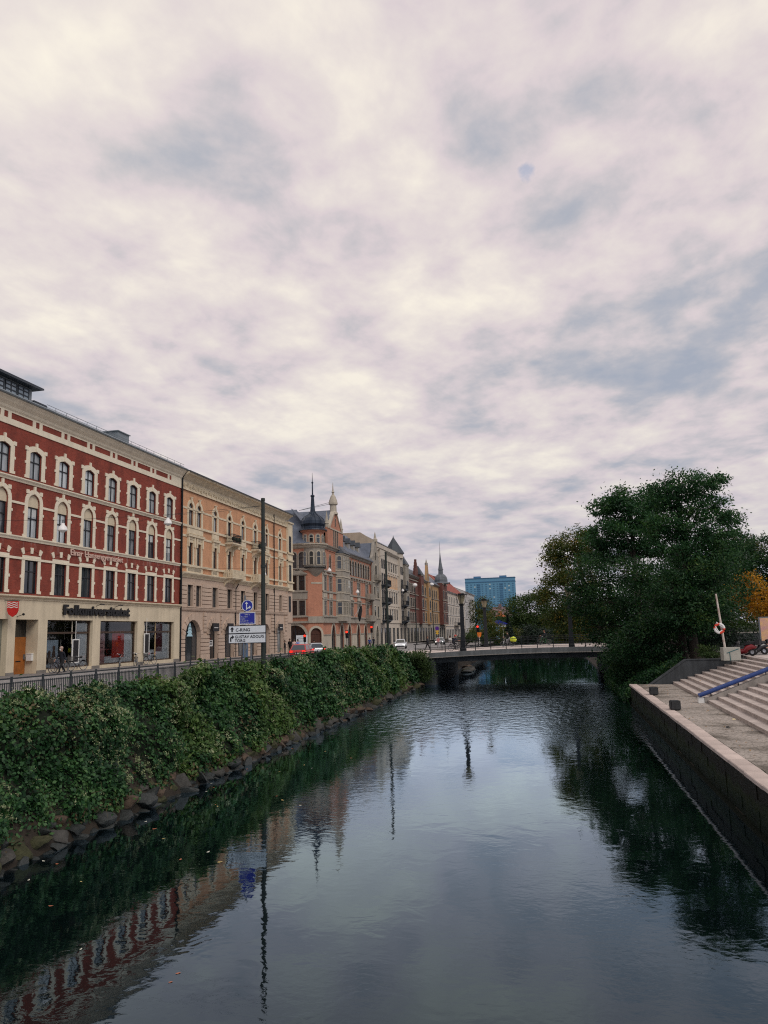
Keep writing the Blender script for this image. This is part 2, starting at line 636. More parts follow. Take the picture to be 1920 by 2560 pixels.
m_soil = mat('soil', (0.028, 0.021, 0.015), 0.95, 0.35, 2.0, 0.5, 12)
m_pave = mat('sidewalk_paving', (0.20, 0.185, 0.18), 0.85, 0.18, 0.8, 0.2, 20)
m_road = mat('asphalt', (0.25, 0.24, 0.235), 0.8, 0.22, 0.5, 0.2, 60)
m_kerb = mat('kerb_granite', (0.36, 0.34, 0.33), 0.8, 0.2, 3)
m_mark = mat('road_paint', (0.75, 0.74, 0.72), 0.7, 0.12, 4)
m_conc = mat('concrete', (0.36, 0.33, 0.30), 0.85, 0.2, 1.2, 0.25, 25, streak=0.25)
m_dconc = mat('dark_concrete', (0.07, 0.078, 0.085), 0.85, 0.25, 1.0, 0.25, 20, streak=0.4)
m_pconc = mat('pale_paving', (0.58, 0.50, 0.455), 0.85, 0.12, 0.9, 0.2, 18)
m_stepc = mat('step_granite', (0.50, 0.43, 0.39), 0.85, 0.22, 0.7, 0.25, 14, streak=0.22, orand=0.1)
m_dmet = mat('dark_metal', (0.012, 0.015, 0.018), 0.5, 0.25, 3, metal=0.3)
m_gmet = mat('grey_metal', (0.20, 0.22, 0.24), 0.45, 0.2, 3, metal=0.5)
m_black = mat('black_plastic', (0.012, 0.012, 0.014), 0.5, 0.2, 4)
m_white = mat('white_paint', (0.80, 0.80, 0.78), 0.5, 0.06, 4)
m_grass = mat('park_grass', (0.045, 0.07, 0.025), 0.95, 0.4, 0.6, 0.4, 8)

def build_ground():
    xs = [-3000, -900, -300, -120, -60, -36, -20, -16.6, -16.1, -15.2, -14.3, -13.75, -12.9, -6, 0, 4.4, 5.3, 6.2, 7.4, 9.0, 11, 14, 20, 30, 60, 120, 300, 900, 3000]
    ys = [-300, -80, -20, 0, 10, 20, 30, 40, 50, 58, 59, 62, 66, 72, 79, 80, 90, 100, 101, 110, 130, 160, 176, 182, 188, 196, 240, 300, 400, 700, 1200, 2500, 4500]
    def h(x, y):
        far = max(0.0, min(1.0, (y - 178) / 14.0))
        if x < -16.3:
            z = zg(y) - 0.2
        elif x < -13:
            t = (-13.3 - x) / 3.0
            z = -0.6 + (zg(y) + 0.2) * max(0, min(1, t)) ** 0.8
        elif x < 4.6:
            z = -1.6
        else:
            if y <= 58.5:
                z = 0.6 if x < 15 else 3.0
            else:
                t = max(0, min(1, (x - 4.6) / 5.0))
                z = -0.6 + 3.6 * t ** 0.8
        return z * (1 - far) + 2.9 * far if -16.3 <= x < 11 else (z if y < 178 else 2.85)
    nx = len(xs)
    v = [(x, y, h(x, y)) for y in ys for x in xs]
    f = [(j * nx + i, j * nx + i + 1, (j + 1) * nx + i + 1, (j + 1) * nx + i) for j in range(len(ys) - 1) for i in range(nx - 1)]
    b = MB(); b.faces(v, f)
    o = b.build('ground', [m_soil], recalc=False)
    tag(o, kind='structure')
    # grass tone away from the banks
    nt = m_soil.node_tree
    return o
build_ground()

def water_material():
    m = bpy.data.materials.new('canal_water')
    m.use_nodes = True
    nt = m.node_tree
    nt.nodes.clear()
    out = node(nt, 'ShaderNodeOutputMaterial')
    gl = node(nt, 'ShaderNodeBsdfGlossy')
    gl.inputs['Roughness'].default_value = 0.02
    gl.inputs['Color'].default_value = (0.66, 0.84, 1.0, 1)
    df = node(nt, 'ShaderNodeBsdfDiffuse')
    df.inputs['Color'].default_value = (0.0015, 0.004, 0.0045, 1)
    fr = node(nt, 'ShaderNodeFresnel')
    fr.inputs['IOR'].default_value = 1.42
    mx = node(nt, 'ShaderNodeMixShader')
    lk(nt, math_n(nt, 'MINIMUM', math_n(nt, 'MULTIPLY', math_n(nt, 'POWER', fr.outputs[0], 1.4), 3.0), 0.94), mx.inputs[0])
    lk(nt, df.outputs[0], mx.inputs[1])
    lk(nt, gl.outputs[0], mx.inputs[2])
    lk(nt, mx.outputs[0], out.inputs[0])
    g = node(nt, 'ShaderNodeTexCoord')
    def noise(scale, det, sc, dist=0.0, rot=0.0):
        mp = node(nt, 'ShaderNodeMapping')
        mp.inputs['Scale'].default_value = sc
        mp.inputs['Rotation'].default_value = (0, 0, rot)
        lk(nt, g.outputs['Object'], mp.inputs[0])
        n = node(nt, 'ShaderNodeTexNoise')
        n.inputs['Scale'].default_value = scale
        n.inputs['Detail'].default_value = det
        n.inputs['Roughness'].default_value = 0.5
        n.inputs['Distortion'].default_value = dist
        lk(nt, mp.outputs[0], n.inputs['Vector'])
        return n.outputs[0]
    sp = node(nt, 'ShaderNodeSeparateXYZ')
    lk(nt, g.outputs['Object'], sp.inputs[0])
    # a breath of wind ruffles the water before the bridge, in patches elsewhere
    mr = node(nt, 'ShaderNodeMapRange', interpolation_type='SMOOTHSTEP')
    for i, v in ((1, 34.0), (2, 64.0), (3, 0.0), (4, 1.0)):
        mr.inputs[i].default_value = v
    lk(nt, sp.outputs[1], mr.inputs[0])
    mr2 = node(nt, 'ShaderNodeMapRange', interpolation_type='SMOOTHSTEP')
    for i, v in ((1, 76.0), (2, 82.0), (3, 1.0), (4, 0.02)):
        mr2.inputs[i].default_value = v
    lk(nt, sp.outputs[1], mr2.inputs[0])
    wind = math_n(nt, 'MULTIPLY', mr.outputs[0], mr2.outputs[0])
    patch = ramp(nt, noise(0.16, 3, (1, 0.6, 1)), [(0.42, (0.25,) * 3), (0.62, (1, 1, 1))])
    calm = math_n(nt, 'MULTIPLY', patch, 0.0028)
    slow = noise(1.3, 2, (1, 1.0, 1), 0.6)
    rip = noise(5.0, 3, (1, 1.35, 1), 0.4, 0.3)
    chop = noise(1.7, 5, (1.25, 0.8, 1), 0.4, 0.1)
    hgt = math_n(nt, 'MULTIPLY', slow, 0.0045)
    hgt = math_n(nt, 'ADD', hgt, math_n(nt, 'MULTIPLY', rip, calm))
    hgt = math_n(nt, 'ADD', hgt, math_n(nt, 'MULTIPLY', math_n(nt, 'MULTIPLY', chop, wind), 0.13))
    bp = node(nt, 'ShaderNodeBump')
    bp.inputs['Strength'].default_value = 1.0
    bp.inputs['Distance'].default_value = 1.0
    lk(nt, hgt, bp.inputs['Height'])
    for q in (gl, df, fr):
        lk(nt, bp.outputs[0], q.inputs['Normal'])
    return m

b = MB()
b.quad((-14.6, -200, 0), (12, -200, 0), (12, 192, 0), (-14.6, 192, 0))
water = b.build('water', water_material())
tag(water, kind='structure')

def strip(name, x0, x1, y0, y1, dz, material, kind='structure', side=0.3, step=6.0, zf=zg):
    """a slab laid along the street, following its fall"""
    n = max(1, int((y1 - y0) / step))
    b = MB()
    for i in range(n):
        a, c = y0 + (y1 - y0) * i / n, y0 + (y1 - y0) * (i + 1) / n
        b.quad((x0, a, zf(a) + dz), (x1, a, zf(a) + dz), (x1, c, zf(c) + dz), (x0, c, zf(c) + dz))
        for x in (x0, x1):
            b.quad((x, a, zf(a) + dz), (x, c, zf(c) + dz), (x, c, zf(c) + dz - side), (x, a, zf(a) + dz - side))
    for y in (y0, y1):
        b.quad((x0, y, zf(y) + dz), (x1, y, zf(y) + dz), (x1, y, zf(y) + dz - side), (x0, y, zf(y) + dz - side))
    o = b.build(name, material)
    return tag(o, kind=kind)

strip('road', -30.75, -18.75, -60, 420, -0.12, m_road)
strip('side_street', -110, -30.76, 100.2, 113.4, -0.13, m_road, side=0.05)
strip('bridge_approach', -18.74, -13.0, 79.4, 102, -0.115, m_pconc)
strip('sidewalk', -36.5, -31.0, -60, 99.6, 0.0, m_pave)
strip('sidewalk', -36.5, -31.0, 114, 420, 0.0, m_pave)
strip('canal_path', -18.5, -16.2, -60, 79.2, 0.0, m_pave)
strip('canal_path', -18.5, -13.6, 102.2, 176, 0.0, m_pave)
def kerb(x, y0, y1):
    root = strip('kerb', x, x + 0.22, y0, y1, 0.012, m_kerb)
kerb(-30.98, -60, 99.6); kerb(-30.98, 114, 420); kerb(-18.73, -60, 79.2); kerb(-18.73, 102.2, 176)
b = MB()
for k in range(46):
    y = 14 + k * 6.0
    for x, L in ((-24.8, 2.4),):
        b.quad((x - 0.07, y, zg(y) - 0.115), (x + 0.07, y, zg(y) - 0.115), (x + 0.07, y + L, zg(y + L) - 0.115), (x - 0.07, y + L, zg(y + L) - 0.115))
for y in range(-20, 76, 4):
    b.quad((-20.3, y, zg(y) - 0.114), (-20.16, y, zg(y) - 0.114), (-20.16, y + 4, zg(y + 4) - 0.114), (-20.3, y + 4, zg(y + 4) - 0.114))
for k in range(9):
    x = -30 + k * 1.25
    b.quad((x, 95, zg(95) - 0.115), (x + 0.55, 95, zg(95) - 0.115), (x + 0.55, 98.5, zg(98.5) - 0.115), (x, 98.5, zg(98.5) - 0.115))
tag(b.build('road_markings', m_mark, recalc=False), kind='structure')

# ---------------- right quay
def quay_wall_material():
    m = mat('quay_wall_stone', (0.03, 0.03, 0.022), 0.75, 0.5, 1.4, 0.6, 9)
    nt = m.node_tree
    b = nt.nodes['Principled BSDF']
    tc = node(nt, 'ShaderNodeTexCoord')
    sp = node(nt, 'ShaderNodeSeparateXYZ')
    lk(nt, tc.outputs['Object'], sp.inputs[0])
    n = node(nt, 'ShaderNodeTexNoise')
    n.inputs['Scale'].default_value = 1.6
    n.inputs['Detail'].default_value = 8
    n.inputs['Roughness'].default_value = 0.7
    lk(nt, tc.outputs['Object'], n.inputs['Vector'])
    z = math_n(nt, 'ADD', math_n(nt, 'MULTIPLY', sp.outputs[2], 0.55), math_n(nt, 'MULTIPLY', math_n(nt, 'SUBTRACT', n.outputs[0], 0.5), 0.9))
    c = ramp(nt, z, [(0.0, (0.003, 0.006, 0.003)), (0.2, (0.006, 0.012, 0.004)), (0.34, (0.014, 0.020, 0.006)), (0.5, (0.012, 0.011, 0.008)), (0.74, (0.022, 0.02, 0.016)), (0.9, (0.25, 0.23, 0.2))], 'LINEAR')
    lk(nt, c, b.inputs['Base Color'])
    b.inputs['Specular IOR Level'].default_value = 0.08
    return m
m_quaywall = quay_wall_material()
m_edge = mat('quay_edge_granite', (0.52, 0.43, 0.385), 0.85, 0.2, 1.1, 0.3, 16, orand=0.16)

def cobble_material():
    m = mat('worn_setts', (0.34, 0.30, 0.27), 0.85, 0.2, 0.5)
    nt = m.node_tree
    b = nt.nodes['Principled BSDF']
    tc = node(nt, 'ShaderNodeTexCoord')
    v = node(nt, 'ShaderNodeTexVoronoi', feature='DISTANCE_TO_EDGE')
    v.inputs['Scale'].default_value = 6.5
    v2 = node(nt, 'ShaderNodeTexVoronoi')
    v2.inputs['Scale'].default_value = 6.5
    lk(nt, tc.outputs['Object'], v.inputs['Vector'])
    lk(nt, tc.outputs['Object'], v2.inputs['Vector'])
    n = node(nt, 'ShaderNodeTexNoise')
    n.inputs['Scale'].default_value = 0.33
    n.inputs['Detail'].default_value = 8
    n.inputs['Roughness'].default_value = 0.65
    lk(nt, tc.outputs['Object'], n.inputs['Vector'])
    stone = mixc(nt, v2.outputs['Distance'], (0.44, 0.385, 0.34), (0.30, 0.265, 0.235))
    joint = ramp(nt, v.outputs['Distance'], [(0.02, (0.62, 0.62, 0.6)), (0.12, (1, 1, 1))], 'LINEAR')
    damp = ramp(nt, n.outputs[0], [(0.40, (0.40, 0.39, 0.36)), (0.48, (0.88, 0.88, 0.87)), (0.6, (1.08, 1.08, 1.08))], 'LINEAR')
    lk(nt, mixc(nt, 1.0, mixc(nt, 1.0, stone, joint, 'MULTIPLY'), damp, 'MULTIPLY'), b.inputs['Base Color'])
    bp = node(nt, 'ShaderNodeBump')
    bp.inputs['Strength'].default_value = 0.5
    bp.inputs['Distance'].default_value = 0.02
    lk(nt, v.outputs['Distance'], bp.inputs['Height'])
    lk(nt, bp.outputs[0], b.inputs['Normal'])
    return m
ZQ = 1.4
b = MB(); b.box(5.14, 8.6, -60, 58.0, -1.5, ZQ)
quay = b.build('quay', cobble_material())
tag(quay, kind='structure')
b = MB()
NY = 118
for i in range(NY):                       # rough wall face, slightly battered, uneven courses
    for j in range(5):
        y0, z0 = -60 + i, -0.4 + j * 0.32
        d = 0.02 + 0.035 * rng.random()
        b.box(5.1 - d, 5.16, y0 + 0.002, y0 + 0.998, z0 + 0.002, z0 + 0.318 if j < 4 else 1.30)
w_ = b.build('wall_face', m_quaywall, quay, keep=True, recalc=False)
tag(w_, kind='stuff')
b = MB(); b.box(4.9, 5.1, -60, 57.6, -0.5, 0.03)
b.build('footing', m_quaywall, quay, keep=True)
b = MB(); b.box(-0.27, 0.27, -0.985, 0.985, -0.02, 0.11)
edge_me = b.mesh('edge_stone', m_edge)
bm = bmesh.new(); bm.from_mesh(edge_me)
bmesh.ops.bevel(bm, geom=bm.edges[:], offset=0.02, segments=1, affect='EDGES')
bm.to_mesh(edge_me); bm.free()
for k in range(59):
    y = -59 + 2 * k
    o = obj_of('edge_stone', edge_me, quay, Matrix.Translation((5.25 + rng.uniform(-.008, .008), y, ZQ - 0.075 + rng.uniform(0, .012))))

b = MB()
y = -58.0
while y < 57.8:                            # weedy joint between kerbstones and setts
    w = rng.uniform(0.012, 0.05)
    b.quad((5.53 - w, y, ZQ + 0.006), (5.53 + w, y, ZQ + 0.006), (5.53 + w * rng.uniform(0.4, 1.4), y + 0.5, ZQ + 0.006), (5.53 - w * rng.uniform(0.2, 1), y + 0.5, ZQ + 0.006))
    y += 0.5
tag(b.build('joint_moss', mat('joint_moss', (0.02, 0.025, 0.012), 0.95, 0.4, 5), quay, keep=True, recalc=False), kind='stuff')
# ---------------- stairs on the right
stairs = empty('stairs', (7.75, 44.3, ZQ), -R(1.0), 'wide pale granite stairs climbing from the quay to the square', 'stairs')
for k in range(11):
    x0 = 0.0 + 0.5 * k
    zt = 0.165 * (k + 1)
    b = MB(); b.box(x0, x0 + 0.53, 0.22, 13.9, zt - 0.4, zt)
    b.box(x0 - 0.015, x0 + 0.3, 0.22, 13.9, zt - 0.05, zt + 0.002)
    b.build('step', m_stepc, stairs)
    b = MB(); b.box(x0, x0 + 0.53, -54, -0.22, zt - 0.4, zt)
    b.box(x0 - 0.015, x0 + 0.3, -54, -0.22, zt - 0.05, zt + 0.002)
    b.build('step', m_stepc, stairs)
b = MB(); b.prism([(-0.15, -0.1), (6.4, -0.1), (6.4, 2.76), (0.1, 0.3), (-0.15, 0.3)], -0.2, 0.2)
b.build('parapet', m_conc, stairs)
m_blue = mat('blue_pipe_paint', (0.018, 0.05, 0.20), 0.4, 0.25, 3, spec=0.5)
for dy in (-0.17, 0.14):
    b = MB(); b.path([(-0.42, dy, 0.38), (-0.25, dy, 0.43), (6.6, dy, 3.04)], 0.095, 10)
    b.build('handrail', m_blue, stairs, smooth=True)
for k in range(5):
    x = 0.2 + k * 1.4
    b = MB(); b.tube((x, 0, 0.2 + x * 0.38), (x, 0, 0.54 + x * 0.38), 0.03, n=6)
    b.build('rail_bracket', m_dmet, stairs)
b = MB(); b.cbox((-0.32, 0, 0.09), (0.3, 0.34, 0.36)); b.build('end_block', m_white, stairs)
b = MB(); b.box(13.15, 70, -60, 60, 2.6, 3.215)
tag(b.build('square', m_pconc), kind='structure')
b = MB(); b.box(13.3, 70, 60.01, 74, 2.6, 3.21)
tag(b.build('square', m_road), kind='structure')
ew = empty('flank_wall', (6.3, 58.2, 1.0), 0, 'dark sloping concrete wall at the far end of the stairs', 'wall')
b = MB(); b.prism([(6.2, 0.6), (13.2, 0.6), (13.2, 3.02), (8.95, 3.02), (8.05, 2.4), (6.35, 1.3), (6.2, 1.3)], 58.15, 58.6)
b.build('slab', m_dconc, ew, keep=True)
b = MB(); b.prism([(6.28, 1.32), (6.36, 1.26), (8.08, 2.4), (8.97, 3.03), (13.2, 3.03), (13.2, 3.1), (8.92, 3.1), (8.0, 2.46)], 58.1, 58.66)
b.build('coping', m_dconc, ew, keep=True)

# ---------------- bridge
def zd(x):
    return 3.54 - 0.0016 * (x - 1) ** 2
bridge = empty('bridge', (-4, 90, 2.3), 0, 'low flat concrete road bridge with thin dark railings crossing the canal', 'bridge')
XS = [-14.6 + 0.8 * k for k in range(27)]          # -14.6 .. 6.2
def sweep(poly, name, material):
    """poly (y, dz) ring swept along the bridge"""
    b = MB()
    n = len(poly)
    vs = [(x, y, zd(x) + dz) for x in XS for y, dz in poly]
    fs = [(i * n + k, i * n + (k + 1) % n, (i + 1) * n + (k + 1) % n, (i + 1) * n + k) for i in range(len(XS) - 1) for k in range(n)]
    fs += [tuple(range(n)), tuple(range((len(XS) - 1) * n, len(XS) * n))]
    b.faces(vs, fs)
    return b.build(name, material, bridge, keep=True)
sweep([(80.45, -0.06), (99.55, -0.06), (99.55, -0.5), (80.45, -0.5)], 'deck', m_pconc)
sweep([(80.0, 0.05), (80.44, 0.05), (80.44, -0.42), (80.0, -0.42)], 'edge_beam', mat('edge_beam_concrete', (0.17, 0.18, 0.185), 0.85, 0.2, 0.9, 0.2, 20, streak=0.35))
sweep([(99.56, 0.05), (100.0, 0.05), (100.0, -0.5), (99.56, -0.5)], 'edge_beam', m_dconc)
sweep([(79.93, -0.42), (80.6, -0.42), (80.6, -0.48), (79.93, -0.48)], 'drip_ledge', m_conc)
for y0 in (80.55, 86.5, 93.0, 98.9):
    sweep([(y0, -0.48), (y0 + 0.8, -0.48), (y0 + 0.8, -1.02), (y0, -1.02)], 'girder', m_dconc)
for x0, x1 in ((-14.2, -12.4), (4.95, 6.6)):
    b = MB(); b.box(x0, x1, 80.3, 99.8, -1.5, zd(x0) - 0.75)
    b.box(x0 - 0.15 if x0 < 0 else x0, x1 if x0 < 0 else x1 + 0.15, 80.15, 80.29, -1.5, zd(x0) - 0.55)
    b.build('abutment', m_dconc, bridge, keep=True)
def rail_post_mesh():
    b = MB(); b.box(-0.04, 0.04, -0.035, 0.035, -0.1, 0.98)
    return b.mesh('railing_post', m_dmet)
post_me = rail_post_mesh()
for Y in (80.2, 99.8):
    for k in range(14):
        x = -14.4 + k * 1.58
        obj_of('railing_post', post_me, bridge, Matrix.Translation((x, Y, zd(x) + 0.05)), keep=True)
    for dz, r in ((1.0, 0.04), (0.55, 0.022), (0.18, 0.022)):
        b = MB(); b.path([(x, Y, zd(x) + 0.05 + dz) for x in XS], r, 6)
        b.build('rail', m_dmet, bridge, keep=True)
# ------------------------------------------------------------------ buildings
MS = Matrix.Translation((XF, 0, 0)) @ Matrix.Rotation(R(90), 4, 'Z')      # local x = world Y, outward -y = world +X
def MF(y0):
    return Matrix.Translation((0, y0, 0))                                 # faces -Y, local x = world X
T = Matrix.Translation
g_blue = glass_mat('window_glass', (0.035, 0.048, 0.062), (0.52, 0.58, 0.62))  # pale end of the range stands in for curtains and sky reflection
g_roof = glass_mat('dormer_glass', (0.22, 0.28, 0.33), (0.45, 0.52, 0.56))  # lighter base colour stands in for the sky mirrored in the panes
g_dark = glass_mat('dark_window_glass', (0.004, 0.005, 0.007), (0.045, 0.055, 0.065))
g_mid = glass_mat('far_window_glass', (0.006, 0.008, 0.012), (0.085, 0.10, 0.115))
m_cream = mat('cream_plaster', (0.70, 0.60, 0.44), 0.85, 0.09, 0.7, 0.1, 30, streak=0.16)
m_trim = mat('pale_stucco_trim', (0.80, 0.72, 0.57), 0.8, 0.08, 1.0, streak=0.10)
m_wood = mat('dark_window_wood', (0.018, 0.022, 0.028), 0.5, 0.2, 3)
m_slate = mat('blue_slate', (0.105, 0.125, 0.165), 0.6, 0.25, 1.5, 0.4, 6)
m_droof = mat('dark_sheet_roof', (0.035, 0.045, 0.058), 0.5, 0.25, 1.0)
m_zinc = mat('grey_sheet_roof', (0.20, 0.235, 0.26), 0.45, 0.2, 0.8)
m_tile = mat('red_roof_tile', (0.27, 0.07, 0.05), 0.85, 0.25, 1.2, 0.3, 14)
b_red = brick_mat('red_brick', (0.30, 0.056, 0.034), (0.225, 0.042, 0.027), (0.22, 0.075, 0.055), 0.38)
b_orange = brick_mat('orange_brick', (0.65, 0.34, 0.185), (0.57, 0.29, 0.155), (0.52, 0.33, 0.22), 0.2)
b_rose = brick_mat('rose_brick', (0.53, 0.235, 0.145), (0.44, 0.185, 0.115), (0.44, 0.26, 0.2), 0.22)
b_wine = brick_mat('wine_brick', (0.165, 0.062, 0.05), (0.12, 0.045, 0.038), (0.2, 0.1, 0.08), 0.3)
b_ochre = brick_mat('ochre_brick', (0.46, 0.29, 0.14), (0.38, 0.23, 0.11), (0.4, 0.26, 0.15), 0.25)
_cache = {}
WD = 0.15                                        # how deep the sashes sit in the wall

def win_meshes(kind, w, h, mull, fmat, gmat, sur, depth):
    key = (kind, round(w, 3), round(h, 3), mull, fmat.name, gmat.name, sur and (sur[0], sur[1], sur[2].name, sur[3]), depth)
    if key in _cache:
        return _cache[key]
    fw = 0.075 if h > 1.5 else 0.06
    b = MB()
    o, i = outline(kind, w, h), outline(kind, w, h, fw)
    b.band(o, i, -0.03, 0.06)
    nv, hs = mull
    top = h - fw
    for k in range(nv):
        x = -w / 2 + w * (k + 1) / (nv + 1)
        zt = h - fw * 0.5
        if kind == 'arch': zt = h - w / 2 + math.sqrt(max(0, (w / 2) ** 2 - x * x)) - fw * 0.5
        if kind == 'seg': zt = h - 0.16 * w * (abs(x) / (w / 2)) ** 2 - fw * 0.5
        if kind == 'point': zt = h - fw - (0.8 * w) * (1 - (1 - (abs(x) / (w / 2)) ** 1.8) ** 0.75)
        b.box(x - 0.045, x + 0.045, -0.035, 0.05, fw * 0.5, zt)
    for q in hs:
        b.box(-w / 2 + fw * 0.5, w / 2 - fw * 0.5, -0.045, 0.05, h * q - 0.04, h * q + 0.04)
    fr = b.mesh('window', fmat)
    b = MB()
    b.prism(outline(kind, w, h, 0.02), 0.012, 0.03)
    pa = b.mesh('pane', gmat)
    su = None
    if sur:
        sw, proj, smat, extra = sur
        b = MB()
        oo = outline(kind, w + 2 * sw, h + sw, 0, 0.0)
        ii = outline(kind, w, h, 0, 0.0)
        if kind == 'arch':       # keep concentric
            oo = [(-w / 2 - sw, 0), (w / 2 + sw, 0)] + [((w / 2 + sw) * math.cos(math.pi * k / 10), h - w / 2 + (w / 2 + sw) * math.sin(math.pi * k / 10)) for k in range(11)]
        # open band: leave the sill edge out
        o2, i2 = oo[1:] + oo[:1], ii[1:] + ii[:1]
        b.band(o2, i2, -depth - proj, -depth + 0.01, closed=False)
        ht = max(p[1] for p in oo)
        a = w / 2 + sw
        if 'ears' in extra:     # little blocks at corners and sides, keystone
            for sx in (-1, 1):
                for zz, dw in ((0.10, 0.10), (h * 0.55, 0.10)):
                    b.box(sx * a - 0.02 - (dw if sx < 0 else 0), sx * a + 0.02 + (dw if sx > 0 else 0), -depth - proj - 0.012, -depth + 0.012, zz - 0.09, zz + 0.09)
                zz = (h + sw - 0.16 * (w + 2 * sw) + 0.02) if kind == 'seg' else (h - w / 2 + (w / 2 + sw) * 0.78)
                xx = sx * (a if kind == 'seg' else a * 0.74)
                b.box(xx - 0.14, xx + 0.14, -depth - proj - 0.03, -depth + 0.012, zz - 0.12, zz + 0.16)
            b.box(-0.1, 0.1, -depth - proj - 0.05, -depth + 0.012, ht - sw + 0.02, ht + 0.24)
        if 'key' in extra:
            b.prism([(-0.09, ht - sw + 0.02), (0.09, ht - sw + 0.02), (0.16, ht + 0.18), (-0.16, ht + 0.18)], -depth - proj - 0.07, -depth + 0.012)
            b.box(-0.26, 0.26, -depth - proj - 0.10, -depth + 0.012, ht + 0.18, ht + 0.26)
        if 'imp' in extra:
            for sx in (-1, 1):
                b.box(sx * (w / 2 + sw / 2) - sw * 0.62, sx * (w / 2 + sw / 2) + sw * 0.62, -depth - proj - 0.05, -depth + 0.012, h - w / 2 - 0.16, h - w / 2)
        if 'hood' in extra:
            b.box(-a - 0.12, a + 0.12, -depth - proj - 0.22, -depth + 0.012, ht + 0.28, ht + 0.42)
            b.box(-a, a, -depth - proj - 0.05, -depth + 0.011, ht, ht + 0.28)
            for sx in (-1, 1):
                b.prism([(sx * (a - 0.13) - 0.1, ht - 0.75), (sx * (a - 0.13) + 0.1, ht - 0.75), (sx * (a - 0.13) + 0.14, ht + 0.28), (sx * (a - 0.13) - 0.14, ht + 0.28)], -depth - proj - 0.14, -depth)
        if 'ped' in extra:
            b.prism([(-a - 0.1, ht + 0.02), (a + 0.1, ht + 0.02), (a + 0.1, ht + 0.12), (0, ht + 0.55), (-a - 0.1, ht + 0.12)], -depth - proj - 0.16, -depth + 0.012)
        if 'sill' in extra:
            b.box(-a - 0.06, a + 0.06, -depth - proj - 0.12, 0.0, -0.13, -0.001)
        su = b.mesh('surround', smat)
    _cache[key] = (fr, pa, su)
    return _cache[key]

def window(bld, F, s, z, w, h, kind='rect', depth=0.22, mull=(1, (0.62,)), fmat=None, gmat=None, sur=None, name='window'):
    fmat = fmat or m_wood
    gmat = gmat or g_blue
    fr, pa, su = win_meshes(kind, w, h, mull, fmat, gmat, sur, depth)
    o = obj_of(name, fr, bld, F @ T((s, depth, z)), keep=True)
    obj_of('pane', pa, o)
    if kind == 'rect' and h > 1.5 and w < 1.5 and gmat is not g_dark and rng.random() < 0.4:       # a blind drawn part way
        q = rng.choice((0.3, 0.45, 0.62))
        key = ('blind', round(w, 3), round(h, 3), q)
        if key not in _cache:
            b = MB(); b.box(-w / 2 + 0.06, w / 2 - 0.06, 0.004, 0.011, h * (1 - q), h - 0.07)
            _cache[key] = b.mesh('blind', mat('window_blind', (0.55, 0.58, 0.58), 0.8, 0.1, 2))
        obj_of('blind', _cache[key], o)
    if su: obj_of('surround', su, o)
    return o

def facade(bld, F, outer, rows, wmat, depth=0.28, wins=True, name='wall'):
    """outer: (x0,x1,z0,z1) or polygon; rows: dicts xs,z,w,h,kind + window options"""
    if len(outer) == 4 and not isinstance(outer[0], tuple):
        x0, x1, z0, z1 = outer
        outer = [(x0, z0), (x1, z0), (x1, z1), (x0, z1)]
    holes = []
    for r in rows:
        for s in r['xs']:
            holes.append([(s + x, r['z'] + z) for x, z in outline(r.get('kind', 'rect'), r['w'], r['h'], 0, 0)])
    b = MB()
    b.wall(outer, holes, 0, depth)
    n = len(outer)
    b.faces([(x, 0, z) for x, z in outer] + [(x, depth + 0.1, z) for x, z in outer], [(k, (k + 1) % n, n + (k + 1) % n, n + k) for k in range(n)])
    o = b.build(name, wmat, bld, F, keep=True, recalc=False)
    if wins:
        for r in rows:
            if r.get('open'): continue
            for s in r['xs']:
                window(bld, F, s, r['z'], r['w'], r['h'], r.get('kind', 'rect'), r.get('depth', WD), r.get('mull', (1, (0.62,))), r.get('fmat'), r.get('gmat'), r.get('sur'))
    return o

def strip_f(bld, F, name, x0, x1, z0, z1, proj, material):
    b = MB(); b.box(x0, x1, -proj, 0.012, z0, z1)
    return b.build(name, material, bld, F, keep=True)

def cornice(bld, F, name, x0, x1, prof, material, ret=0.0):
    """prof: (proj, z) from bottom to top, swept along local x"""
    b = MB()
    ring = [(0.012, prof[0][1])] + [(-p, z) for p, z in prof] + [(0.012, prof[-1][1])]
    n = len(ring)
    vs = [(x0, y, z) for y, z in ring] + [(x1, y, z) for y, z in ring]
    fs = [(k, (k + 1) % n, n + (k + 1) % n, n + k) for k in range(n)] + [tuple(range(n)), tuple(range(n, 2 * n))]
    b.faces(vs, fs)
    return b.build(name, material, bld, F, keep=True)

def body(bld, x0, x1, y0, y1, z0, z1, material, name='back_wall'):
    b = MB(); b.box(x0, x1, y0, y1, z0, z1)
    return b.build(name, material, bld, keep=True)

